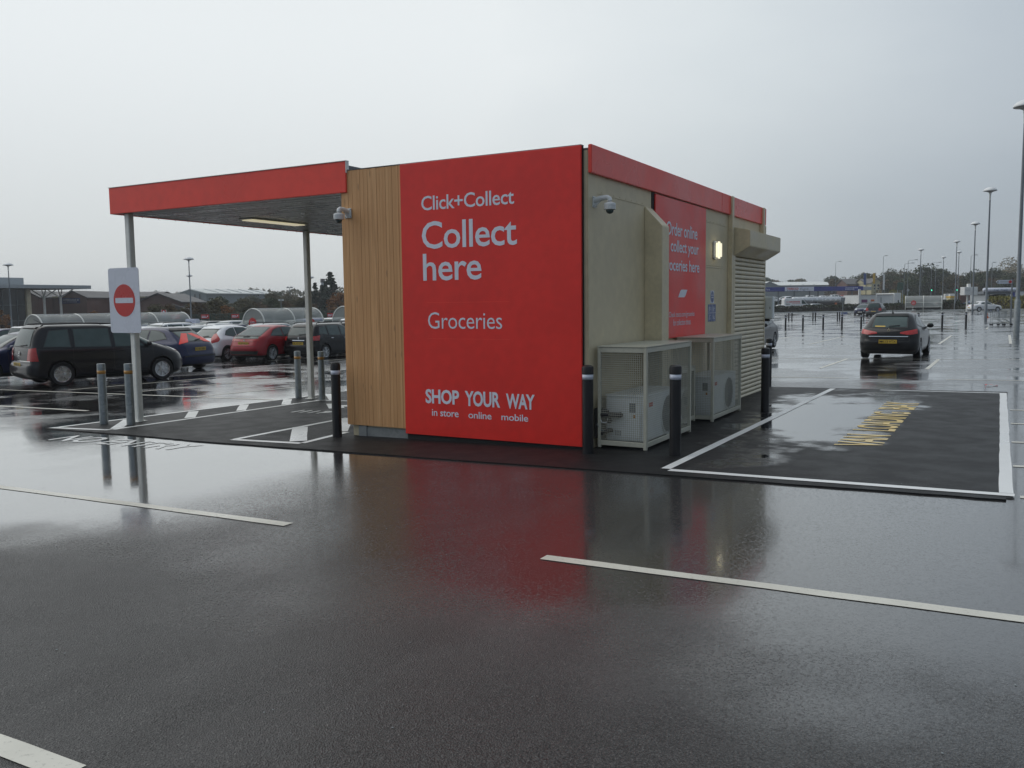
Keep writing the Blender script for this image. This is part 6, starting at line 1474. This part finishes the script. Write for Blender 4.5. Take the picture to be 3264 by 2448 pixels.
for s_ in (-1, 1): rbox('post', M['white_metal'], bs, s_ * w_ * .55 - .03, s_ * w_ * .55 + .03, -.03, .03, -.3, zt_ + .03, .01)

# ------------------------------------------------------------------ right: filling station and road
def loc_box(r, name, mat, x0, x1, y0, y1, z0, z1, w=.03): return rbox(name, M[mat], r, min(x0, x1), max(x0, x1), y0, y1, min(z0, z1), max(z0, z1), w, 1)
cs = thing('station_canopy', 'filling station canopy with dark blue fascia and white name panel', 'canopy', (-46.560, 192.431, -0.687), FR)
zb, zt = 4.490, 5.455; L_ = 25.841; k_ = 0.072
loc_box(cs, 'fascia', 'canopy_blue', 0, L_, 0, 9, zb, zt)
loc_box(cs, 'name_panel', 'sign_white', 110 * k_, 202 * k_, -.08, -.001, zb + .02, zt - .02)
loc_box(cs, 'end_fascia', 'store_grey', L_ + .01, L_ + 28 * k_, .3, 8, zb + .05, zt - .1)
pn = [c for c in cs.children if c.name.startswith('name_panel')][0]
lettering('TESCO', lambda u, v: (k_ * (116 + 37 * u), -.095, zb + .32 + .48 * v), M['sign_red'], pn, .03)
lettering('Extra', lambda u, v: (k_ * (158 + 26 * u), -.095, zb + .30 + .46 * v), M['ink'], pn, -.01, .3)
m = MB()
for i in range(5): m.box(k_ * (116.5 + 7.6 * i), k_ * (121.5 + 7.6 * i), -.095, -.081, zb + .14, zb + .22)
m.box(k_ * 167, k_ * 173, -.095, -.081, zb + .14, zb + .22); m.build('print', M['sign_blue'], pn)
lettering('24 hrs', lambda u, v: (k_ * (40 + 23 * u), -.012, zb + .25 + .45 * v), M['white_print'], cs, 0)
m = MB(); rd = random.Random(4)
for row in (.55, .25):
    x_ = 302.0
    while x_ < (338 if row > .4 else 328): k2 = rd.uniform(2, 5); m.box(k_ * x_, k_ * (x_ + k2), -.014, -.002, zb + row, zb + row + .14); x_ += k2 + 1.2
m.build('print', M['white_print'], cs)
for x_, y_ in ((68, 7), (95, 1.2), (146, 1.2), (172, 7), (195, 1.2), (250, 7), (330, 1.2)): MB().tube([(x_ * k_, y_, -.5), (x_ * k_, y_, zb)], .15, 8).build('canopy_post', M['lamp_post'], cs)
# shop wall
sw = thing('station_shop', 'low white rendered shop with a taller end block and posters', 'shop', (-21.766, 181.069, -0.324), FR); k_ = 0.064
loc_box(sw, 'wall', 'render_white', 4 * k_, 112 * k_, 0, 8, -.6, 2.949); loc_box(sw, 'coping', 'slate', 3.5 * k_, 112 * k_, -.12, 8.1, 2.955, 3.057)
loc_box(sw, 'pillar', 'render_white', -1 * k_, 5 * k_, -.4, -.01, -.6, 4.154); loc_box(sw, 'end_block', 'render_white', 111 * k_, 132 * k_, -.5, 8.3, -.6, 3.316)
loc_box(sw, 'fin', 'render_white', 55 * k_, 58 * k_, -.3, -.01, -.3, 3.298); loc_box(sw, 'window', 'store_dark', 122 * k_, 126 * k_, -.53, -.501, 1.281, 1.853)
loc_box(sw, 'poster', 'purple', 10 * k_, 29 * k_, -.05, -.002, 1.425, 2.062); loc_box(sw, 'poster', 'orange', 40 * k_, 51 * k_, -.05, -.002, 1.661, 2.043)
loc_box(sw, 'downpipe', 'galv', 71 * k_, 73 * k_, -.14, -.002, -.2, 2.471)
# delivery van: long body with raked nose
def van(label, loc, rz):
    r = thing('delivery_van', label, 'van', loc, rz)
    m = MB(); pf = [(-2.85, .42), (2.5, .42), (2.82, .55), (2.85, .85), (2.70, 1.10), (1.75, 1.38), (1.02, 2.28), (.70, 2.47), (-2.70, 2.50), (-2.84, 2.40)]
    m.prism(pf, -.98, .98, lambda a, b, h: (a, h, b)); bevel(m.build('body', CARP['white'], r), .09, 3)
    for s_ in (-1, 1):
        m = MB(); m.prism([(.62, 1.42), (1.58, 1.42), (.98, 2.16), (.62, 2.20)], .985 * s_, .995 * s_, lambda a, b, h: (a, h, b)); m.build('side_window', M['glass'], r)
    m = MB(); m.quad((1.80, -.82, 1.42), (1.80, .82, 1.42), (1.10, .76, 2.26), (1.10, -.76, 2.26)); o = m.build('windscreen', M['glass'], r, fix=False); o.location = (.05, 0, .02)
    for x in (-1.75, 1.75):
        for s_ in (-.88, .88):
            q = MB().lathe([(.20, -.12), (.33, -.11), (.345, 0), (.33, .11), (.20, .12)], n=24, axis='y').build('wheel', M['rubber'], r); q.location = (x, s_, .345); MB().lathe([(0, -.10), (.20, -.11), (.20, .11), (0, .10)], n=18, axis='y').build('rim', M['alloy'], q)
    for s_ in (-1, 1): rbox('headlight', M['headlamp'], r, 2.62, 2.84, s_ * .75 - .16, s_ * .75 + .16, .86, 1.04, .03)
    lettering('A.J.', lambda u, v: (-2.5 + .5 * u, -.992, 1.72 + .22 * v), M['sign_red'], r, .04)
    m = MB(); rd = random.Random(2); x_ = -1.85
    while x_ < .25: k = rd.uniform(.12, .2); m.box(x_, x_ + k, -.993, -.981, 1.72, 1.94); x_ += k + .05
    x_ = -1.3
    while x_ < .2: k = rd.uniform(.1, .25); m.box(x_, x_ + k, -.993, -.981, 1.46, 1.52); x_ += k + .05
    m.build('print', M['sign_red'], r)
    m = MB()
    for a, b in ((-2.55, -2.1), (-2.05, -1.75)): m.box(a, b, -.993, -.981, 1.34, 1.45)
    m.build('print', M['ink'], r)
    m = MB(); m.prism([(1.08 + .17 * math.cos(i * .5236), 1.05 + .14 * math.sin(i * .5236)) for i in range(12)], -.993, -.981, lambda a, b, h: (a, h, b)); m.build('print', M['sign_red'], r)
    return r
wp = (-32.203, 172.874, -0.506); van('white delivery van with red lettering parked behind the long hedge', (wp[0], wp[1], wp[2] + .1), FR)
# tanker lorry
tk = thing('tanker_lorry', 'white fuel tanker lorry with a long polished tank under the canopy', 'lorry', (-29.999, 190.253, -0.433), FR); k_ = 0.068
x0, x1 = -104 * k_, 60 * k_; za, zb2 = 2.906, 1.447; rr_ = (za - zb2) / 2; zc = (za + zb2) / 2
m = MB(); m.lathe([(0, x0), (rr_ * .8, x0 + .05), (rr_, x0 + .35), (rr_, x1 - .9), (rr_ * .75, x1 - .2), (0, x1)], (0, 0, 0), 24, 'x'); o = m.build('tank', M['tank'], tk, smooth=50); o.location = (0, 0, zc); o.scale = (1, 1.0, 1)
loc_box(tk, 'chassis', 'dark_gap', x0 + .4, 100 * k_, -.9, .9, .75, zb2 + .08)
c_ = MB(); c_.prism([(72 * k_, .6), (105 * k_, .6), (106 * k_, 1.9), (103 * k_, za - .1), (96 * k_, za + .02), (72 * k_, za - .05)], -1.2, 1.2, lambda a, b, h: (a, h, b)); bevel(c_.build('cab', CARP['white'], tk), .12, 2)
m = MB(); m.prism([(84 * k_, 2.05), (101 * k_, 2.05), (101 * k_, za - .45), (84 * k_, za - .45)], -1.215, -1.203, lambda a, b, h: (a, h, b)); m.build('side_window', M['glass'], tk)
loc_box(tk, 'rear_cabinet', 'dark_gap', -58 * k_, -50 * k_, -1.27, -1.0, zb2 - .3, zb2 + .35); loc_box(tk, 'rear_cabinet', 'dark_gap', -35 * k_, -28 * k_, -1.27, -1.0, zb2 - .3, zb2 + .35); loc_box(tk, 'hazard_plate', 'orange', 28 * k_, 35 * k_, -1.27, -1.2, zb2 - .25, zb2 + .1)
for x_ in (x0 + 1.6, x0 + 3.0, x0 + 4.4, 66 * k_, 92 * k_):
    for s_ in (-1.0, 1.0):
        q = MB().lathe([(.28, -.16), (.48, -.15), (.5, 0), (.48, .15), (.28, .16)], n=22, axis='y').build('wheel', M['rubber'], tk); q.location = (x_, s_, .5)
# white warehouse, houses, banners
ww = gable('retail_shed', 'long low white roofed shed behind the filling station canopy', 'shed', (-75.292, 349.071, -0.985), FR, 24.872, 40, 8.657, 10.345, M['shed_grey'], M['shed_white'], 'x', .5)
for x_ in (.22, .42, .60): rbox('roof_seam', M['shed_grey'], ww, x_ * 24.872, x_ * 24.872 + .5, 1, 1.5, 8.657, 9.032, .02)
gable('retail_shed', 'grey gabled shed beside the rear edge of the kiosk', 'shed', (-76.007, 325.623, -0.996), FR, 6.159, 25, 8.513, 9.811, M['shed_grey'], M['shed_white'], 'y', .4)
hr = gable('brick_house', 'dark roofed brick house range left of the blue banner', 'house', (-42.915, 309.729, -0.482), FR, 5.599, 10, 7.558, 9.274, M['brick'], M['slate'], 'x', .4)
hc = gable('cream_house', 'cream gabled house behind the yellow banner', 'house', (-34.451, 302.982, -0.349), FR, 3.435, 12, 7.599, 8.990, M['cream'], M['slate'], 'y', .4)
hw = gable('cream_wing', 'cream wing with dark roof joining the gabled house', 'house', (-36.731, 306.304, -0.385), FR, 3.165, 9, 7.540, 9.011, M['cream'], M['slate'], 'x', .3)
windows(hc, [.7, 1.9], 6.252, 7.081, .8); windows(hc, [.7, 1.9], 5.319, 5.941, .8)
for loc, w, z0, z1, mt, lb in (((-31.490, 264.324, -0.303), 0.686, 6.303, 9.584, 'banner_blue', 'tall blue banner on a pole above the filling station'), ((-29.138, 265.651, -0.266), 0.732, 6.598, 9.606, 'banner_yellow', 'tall yellow banner before the cream house'), ((-26.667, 267.046, -0.227), 0.503, 4.704, 9.079, 'render_white', 'tall white banner beside a street lamp')):
    r = thing('flag_banner', lb, 'banner', loc, FR, 'tall banners by the road')
    rbox('cloth', M[mt], r, -w / 2, w / 2, -.04, .04, z0, z1, .03, 1); MB().tube([(w / 2 + .05, 0, -.5), (w / 2 + .05, 0, z1 + .1)], .06, 6).build('pole', M['galv'], r)
# signs, signals and kiosk by the exit road
gs = thing('road_sign', 'large dark green road direction sign at the roadside', 'sign', (-17.722, 220.233, -0.175), FR); k_ = 0.075
loc_box(gs, 'panel', 'road_green', -10 * k_, 10 * k_, -.05, 0, 4.118, 5.882); m = MB()
for a, b, z in ((-7, 4, .72), (-4, 7, .5), (-7, 2, .28)): m.box(a * k_, b * k_, -.065, -.051, 4.118 + z * 1.6, 4.118 + z * 1.6 + .10)
m.build('print', M['leaf_green'], gs)
for s_ in (-8, 8): loc_box(gs, 'post', 'galv', s_ * k_ - .08, s_ * k_ + .08, .002, .14, -.5, 5.844, .01)
rs_ = thing('round_road_sign', 'round white road sign back beside the green direction sign', 'sign', (-15.595, 215.671, -0.151), FR)
MB().lathe([(.28, -.03), (.30, 0), (.28, .03)], (0, 0, 3.948), 24, 'y').build('disc', M['store_grey'], rs_); MB().tube([(0, .06, -.5), (0, .06, 4.167)], .05, 6).build('post', M['galv'], rs_)
for loc, z, n_, lb in (((-11.559, 229.474, -0.057), 3.890, 1, 'single green traffic signal on the road bank'), ((-5.081, 204.318, -0.011), 3.570, 2, 'pair of bright green traffic signals behind a lamp post')):
    r = thing('traffic_signal', lb, 'traffic light', loc, FR, 'green traffic signals')
    MB().tube([(0, .1, -.5), (0, .1, z + .9)], .06, 6).build('post', M['lamp_post'], r)
    for i in range(n_):
        x_ = (i - (n_ - 1) / 2) * .42; q = rbox('head', M['black_plastic'], r, x_ - .16, x_ + .16, -.12, .08, z - .22, z + .85, .04); MB().lathe([(0, -.16), (.13, -.14), (.13, -.121)], (x_, 0, z), 16, 'y').build('green_lens', M['green_lit'], q)
kk = thing('pay_kiosk', 'small cream pay kiosk with a yellow canopy by the exit', 'kiosk', (-3.597, 159.054, -0.087), FR); k_ = 0.054
loc_box(kk, 'booth', 'cream', -8 * k_, 7 * k_, 0, 1.2, 0, 2.005); loc_box(kk, 'canopy', 'banner_yellow', -9 * k_, 9 * k_, -.2, 1.4, 1.951 + .01, 2.219); loc_box(kk, 'top_board', 'render_white', -8.5 * k_, 8 * k_, -.1, .5, 2.219, 2.594)
ne = thing('no_entry_sign', 'small distant red no entry sign beside the pay kiosk', 'sign', (-3.250, 154.640, -0.092), FR); k_ = 0.052
MB().lathe([(0, -.03), (4 * k_, -.03), (4 * k_, 0), (0, 0)], (0, 0, 1.402), 22, 'y').build('disc', M['sign_red'], ne); m = MB().box(-2.8 * k_, 2.8 * k_, -.04, -.031, 1.360, 1.449); m.build('white_bar', M['sign_white'], ne); MB().tube([(0, .04, -.3), (0, .04, 1.532)], .04, 6).build('post', M['galv'], ne)
bx = thing('sign_box', 'white box sign on a white post standing on the verge', 'sign', (-0.593, 137.700, -0.087), FR); k_ = 0.047
o = loc_box(bx, 'box', 'render_white', -19 * k_, 22 * k_, -.8, .5, 2.277, 3.485); loc_box(bx, 'post', 'white_metal', -3.5 * k_, 1.5 * k_, -.12, .12, -.3, 2.277); loc_box(bx, 'cap', 'render_white', -3 * k_, 6 * k_, -.3, .2, 3.485, 3.950)
lettering('Home', lambda u, v: (k_ * (-16 + 14 * u), -.815, 2.881 + .26 * v), M['store_grey'], bx, .0)
bw = thing('brick_wall', 'red brick wall between the sign box and the car wash', 'wall', (-2.425, 159.716, -0.068), FR); loc_box(bw, 'brickwork', 'brick', 0, 4.199, 0, .35, -.5, 2.583); loc_box(bw, 'coping', 'shed_grey', -.1, 4.199 + .1, -.06, .41, 2.583, 2.663)
# car wash
cw = thing('car_wash', 'car wash bay under a round ended white name sign', 'car wash', (1.219, 150.247, -0.031), FR); k_ = 0.050; zs0, zs1 = 2.710, 3.385
m = MB(); rr_ = (zs1 - zs0) / 2; m.lathe([(0, -2 * k_), (rr_ * .7, -1.5 * k_), (rr_, 1 * k_), (rr_, 102 * k_), (rr_ * .7, 104.5 * k_), (0, 105 * k_)], (0, 0, (zs0 + zs1) / 2), 20, 'x'); m.build('name_sign', M['sign_white'], cw, smooth=50)
lettering('Car Wash', lambda u, v: (k_ * (29 + 45 * u), -rr_ - .012 + .05 * abs(v - .5), zs0 + rr_ * .52 + rr_ * .95 * v), M['sign_blue'], cw, .0)
loc_box(cw, 'portal_beam', 'lamp_post', 3 * k_, 100 * k_, .2, 4, zs0 - .35, zs0 + .1); loc_box(cw, 'side_frame', 'store_grey', 9 * k_, 22 * k_, .3, 5, -.3, zs0 - .3); loc_box(cw, 'side_frame', 'store_grey', 76 * k_, 90 * k_, .3, 5, -.3, zs0 - .3); loc_box(cw, 'blue_pillar', 'canopy_blue', 93 * k_, 99 * k_, -.2, .19, -.3, zs0 - .05)
m = MB(); rd = random.Random(6)
m.lathe([(0, 30 * k_), (.75, 33 * k_), (.8, 50 * k_), (.75, 68 * k_), (0, 71 * k_)], (0, 2, zs0 - 1.2), 18, 'x'); m.build('wash_brush', M['dark_gap'], cw)
loc_box(cw, 'guard_rail', 'banner_yellow', 32 * k_, 74 * k_, .2, .35, 1.309, 1.509)
wb = thing('white_building', 'white low building with blue stripe at the right edge', 'building', (5.614, 155.033, 0.048), FR); k_ = 0.051; loc_box(wb, 'wall', 'render_white', 0, 60 * k_, 0, 6, -.5, 2.639); loc_box(wb, 'stripe', 'canopy_blue', 0, 60 * k_, -.04, -.002, 1.827, 1.954); loc_box(wb, 'coping', 'store_grey', -.1, 60 * k_, -.08, 6.1, 2.639, 2.715)
# arrow sign
as_ = thing('arrow_sign', 'white direction sign with black chevron and red disc on a tall post', 'sign', (4.653, 64.321, -0.138), FR); dz = 66.0; k_ = 0.024; zz0, zz1 = 2.885, 3.156; zm = (zz0 + zz1) / 2
m = MB(); m.prism([(-1.5 * k_, zz0), (-1.5 * k_, zz1), (-44 * k_, zz1), (-49.5 * k_, zm), (-44 * k_, zz0)], -.05, -.01, lambda a, b, h: (a, h, b)); m.build('panel', M['sign_white'], as_)
m = MB(); hh_ = (zz1 - zz0) / 2 - .03
for s_ in (-1, 1): m.prism([(-46.5 * k_, zm), (-44.8 * k_, zm), (-42.6 * k_, zm + s_ * hh_ * .8), (-44.4 * k_, zm + s_ * hh_ * .8)], -.062, -.052, lambda a, b, h: (a, h, b))
m.build('print', M['ink'], as_); m = MB(); m.prism([(-7 * k_ + .115 * math.cos(i * .35), zm + .115 * math.sin(i * .35)) for i in range(18)], -.062, -.052, lambda a, b, h: (a, h, b)); m.build('print', M['sign_red'], as_)
m = MB(); rd = random.Random(12); x_ = -38.0
while x_ < -14: k2 = rd.uniform(1.5, 3.5); m.box(x_ * k_, (x_ + k2) * k_, -.058, -.051, zm - .03, zm + .035); x_ += k2 + 1
m.build('print', M['store_grey'], as_)
MB().tube([(0, 0, -.1), (0, 0, zz1 + .06)], .055, 10).build('post', M['lamp_post'], as_)
# shopping trolleys left by the sign
def trolley(label, loc, rz):
    r = thing('shopping_trolley', label, 'trolley', loc, rz, 'abandoned shopping trolleys')
    m = MB(); t_ = .013
    for s_ in (-1, 1): m.tube([(-.42, s_ * .24, .12), (.40, s_ * .20, .14)], t_, 6); m.tube([(-.42, s_ * .24, .12), (-.36, s_ * .24, .55), (-.44, s_ * .25, .98)], t_, 6); m.tube([(.40, s_ * .20, .14), (-.1, s_ * .22, .46)], t_, 6)
    m.tube([(-.42, -.24, .12), (-.42, .24, .12)], t_, 6); m.tube([(.40, -.2, .14), (.40, .2, .14)], t_, 6); m.build('frame', M['galv'], r)
    m = MB(); m.tube([(-.46, -.25, 1.0), (-.46, .25, 1.0)], .018, 8); m.build('handle', M['sign_blue'], r)
    m = MB(); t_ = .006
    for i in range(7):
        z = .50 + i * .075; x1_ = .46 - .012 * (6 - i) ; m.tube([(-.38, -.25, z + .06 * (i / 6)), (x1_, -.2, z), (x1_, .2, z), (-.38, .25, z + .06 * (i / 6))], t_, 4)
    for i in range(9):
        f_ = i / 8
        for s_ in (-1, 1): m.tube([(-.38 + .84 * f_, s_ * (.25 - .05 * f_), .50), (-.38 + .84 * f_, s_ * (.25 - .05 * f_), .98)], t_, 4)
    for i in range(7): y_ = -.2 + .4 * i / 6; m.tube([(-.38, y_, .50), (.44, y_, .50), (.46, y_, .95)], t_, 4)
    m.build('basket', M['galv'], r)
    for x_, y_ in ((-.40, -.24), (-.40, .24), (.38, -.20), (.38, .20)): q = MB().lathe([(0, -.018), (.06, -.015), (.065, 0), (.06, .015), (0, .018)], n=14, axis='y').build('castor', M['black_plastic'], r); q.location = (x_, y_, .065)
    return r
wp = (3.861, 59.776, -0.153); tr_ = trolley('empty shopping trolley standing left of the arrow sign post', (wp[0], wp[1], gz(wp[0], wp[1])), R(15))
wp = (4.294, 59.561, -0.147); dup(tr_, (wp[0], wp[1], gz(wp[0], wp[1])), R(8), 'empty shopping trolley nearest the arrow sign post')
# cone, litter, blue crate
tc_ = thing('traffic_cone', 'small orange traffic cone at the foot of a lamp post', 'cone', (2.788, 87.031, -0.139)); MB().box(-.19, .19, -.19, .19, 0, .03).build('base', M['orange'], tc_); MB().lathe([(.13, .03), (.025, .48), (0, .485)], n=18).build('body', M['orange'], tc_, smooth=50); MB().lathe([(.098, .17), (.068, .29)], n=18).build('band', M['band'], tc_)
bp = thing('sign_pole', 'thin grey sign pole with a blue tray at its foot, beyond the bollards', 'pole', (-15.599, 121.192, -0.359)); MB().tube([(0, 0, -.1), (0, 0, 2.35)], .05, 8).build('pole', M['galv'], bp); rbox('panel', M['lamp_post'], bp, -.28, .28, -.03, 0, 1.9, 2.4, .02)
bt = thing('plastic_tray', 'flat bright blue plastic tray lying by the thin sign pole', 'tray', (-16.700, 129.875, -0.357), R(20)); rbox('base', M['banner_blue'], bt, -.42, .42, -.28, .28, .01, .05, .01)
for a in ((-.42, -.38, -.28, .28), (.38, .42, -.28, .28), (-.378, .378, -.28, -.24), (-.378, .378, .24, .28)): rbox('rim', M['banner_blue'], bt, *a, .0505, .20, .008, 1)
lt = thing('litter', 'scrap of red litter lying on the wet tarmac at the right', 'litter', (4.059, 10.556, -0.020)); m = MB(); rd = random.Random(1)
g_ = [[(-.11 + .055 * i, -.05 + .05 * j, .006 + rd.random() * .03) for i in range(5)] for j in range(3)]
for j in range(2):
    for i in range(4): m.quad(g_[j][i], g_[j][i + 1], g_[j + 1][i + 1], g_[j + 1][i])
m.build('crumpled_paper', M['sign_red'], lt, fix=False)
# cars and vans in the filling station and beyond
rd = random.Random(31)
for loc, s_, p_, rz in (((-35.406, 166.456, -0.570), clio, 'black', -62), ((-34.147, 164.861, -0.554), fiesta, 'white', 120), ((-27.502, 170.917, -0.436), estate, 'silver', -62), ((-29.452, 174.427, -0.459), mpv, 'dark_grey', -60)):
    far_car(loc[0], loc[1], R(rz), s_, p_, 'filling station, showing over the hedge', FAR)
for px_loc, s_, p_ in (((-49.813, 232.085, -0.651), estate, 'white'), ((-48.630, 237.363, -0.621), mpv, 'silver'), ((-45.990, 231.938, -0.592), fiesta, 'white'), ((-43.228, 240.412, -0.530), clio, 'silver'), ((-40.960, 237.082, -0.502), mpv, 'white'), ((-38.739, 240.641, -0.459), fiesta, 'white'), ((-38.328, 245.483, -0.442), estate, 'silver'), ((-35.205, 240.330, -0.404), mpv, 'white'), ((-34.224, 245.494, -0.378), clio, 'bright_red'), ((-32.712, 244.042, -0.357), fiesta, 'silver')):
    r = far_car(px_loc[0], px_loc[1], R(rd.choice([-60, 120])), s_, p_, 'sales lot behind the filling station', FAR); r.location.z += 1.9
for px_loc, s_, p_, rz in (((-6.575, 189.644, -0.067), clio, 'silver', -60), ((-2.420, 162.024, -0.062), estate, 'silver', -58), ((-0.694, 156.083, -0.048), civic, 'blue', 118), ((-4.535, 158.525, -0.103), fiesta, 'white', 110), ((-9.379, 219.179, -0.046), mpv, 'grey', 100)):
    far_car(px_loc[0], px_loc[1], R(rz), s_, p_, 'exit road by the pay kiosk', FAR)
v2 = thing('box_van', 'white box van on the exit road behind the pay kiosk', 'van', (-7.828, 231.580, 0.006), R(29 + 70)); rbox('box', M['render_white'], v2, -2.2, 1.6, -1.0, 1.0, .7, 2.9, .06); rbox('cab', CARP['white'], v2, 1.62, 2.9, -.95, .95, .6, 2.1, .15, 3)
for x_ in (-1.4, 2.1):
    for y_ in (-.9, .9): q = MB().lathe([(0, -.1), (.36, -.1), (.36, .1), (0, .1)], n=16, axis='y').build('wheel', M['rubber'], v2); q.location = (x_, y_, .36)
# grassy bank by the road and the sales lot terrace
bk = MB(); rd = random.Random(77); P0 = (-19.397, 233.118, -0.172); P1 = (-10.781, 242.591, -0.016)
for i in range(5000):
    t_ = rd.random(); d_ = rd.uniform(0, 14); x_ = P0[0] + (P1[0] - P0[0]) * t_ - .488 * d_; y_ = P0[1] + (P1[1] - P0[1]) * t_ + .868 * d_; z_ = gz(x_, y_) + d_ * .30 * (1 - abs(2 * t_ - .9)) + .2
    a = Vector((rd.gauss(0, .5), rd.gauss(0, .5), 1)).normalized(); c = Vector((rd.gauss(0, 1), rd.gauss(0, 1), 0)).normalized(); s_ = rd.uniform(.25, .5); p = Vector((x_, y_, z_))
    bk.quad(p - c * s_ * .5, p + c * s_ * .5, p + c * s_ * .3 + a * s_, p - c * s_ * .3 + a * s_)
tag(bk.build('bank_grass', M['leaf_gold'], fix=False), 'rough yellow green grass on the road bank', kind='stuff')
tb = sheet('sales_terrace', [(-50.117, 222.693, -0.676)[:2], (-29.313, 239.046, -0.315)[:2], (-33.250, 271.397, -0.331)[:2], (-58.642, 257.067, -0.734)[:2]], 1.85, M['asphalt'], cell=15, label='raised terrace of the vehicle sales lot')
hedge((-49.640, 220.658, -0.673)[:2], (-28.735, 235.914, -0.313)[:2], 2.0, 1.2, 'leaf_hedge', 'dark planted slope below the vehicle sales lot', n=5000, seed=15)
# small stones and leaf scraps on the asphalt
sm_ = MB(); rd = random.Random(40)
for i in range(110):
    x_, y_ = rd.uniform(-7, 5), rd.uniform(-7.5, -.3); s_ = rd.uniform(.002, .006); z_ = gz(x_, y_) + (PH if y_ > -1.17 else 0)
    sm_.lathe([(0, 0), (s_, s_ * .4), (0, s_ * .9)], (x_, y_, z_), 5)
tag(sm_.build('grit', M['shed_grey'], fix=False), 'small pale grit scattered on the asphalt', kind='stuff')

# ------------------------------------------------------------------ rain haze
hz = MB().box(-1515, 1315, -72, 3010, -5.0, 24.0)
hm_ = bpy.data.materials.new('rain_haze'); hm_.use_nodes = True
hn = hm_.node_tree.nodes; hn.clear()
ho = hn.new('ShaderNodeOutputMaterial'); hv = hn.new('ShaderNodeVolumePrincipled')
hv.inputs['Color'].default_value = (0.86, 0.89, 0.92, 1); hv.inputs['Density'].default_value = 0.00045; hv.inputs['Anisotropy'].default_value = 0.2
hm_.node_tree.links.new(hv.outputs['Volume'], ho.inputs['Volume'])
tag(hz.build('haze', hm_), 'thin grey rain haze over the car park', kind='stuff')
scene.cycles.volume_bounces = 1
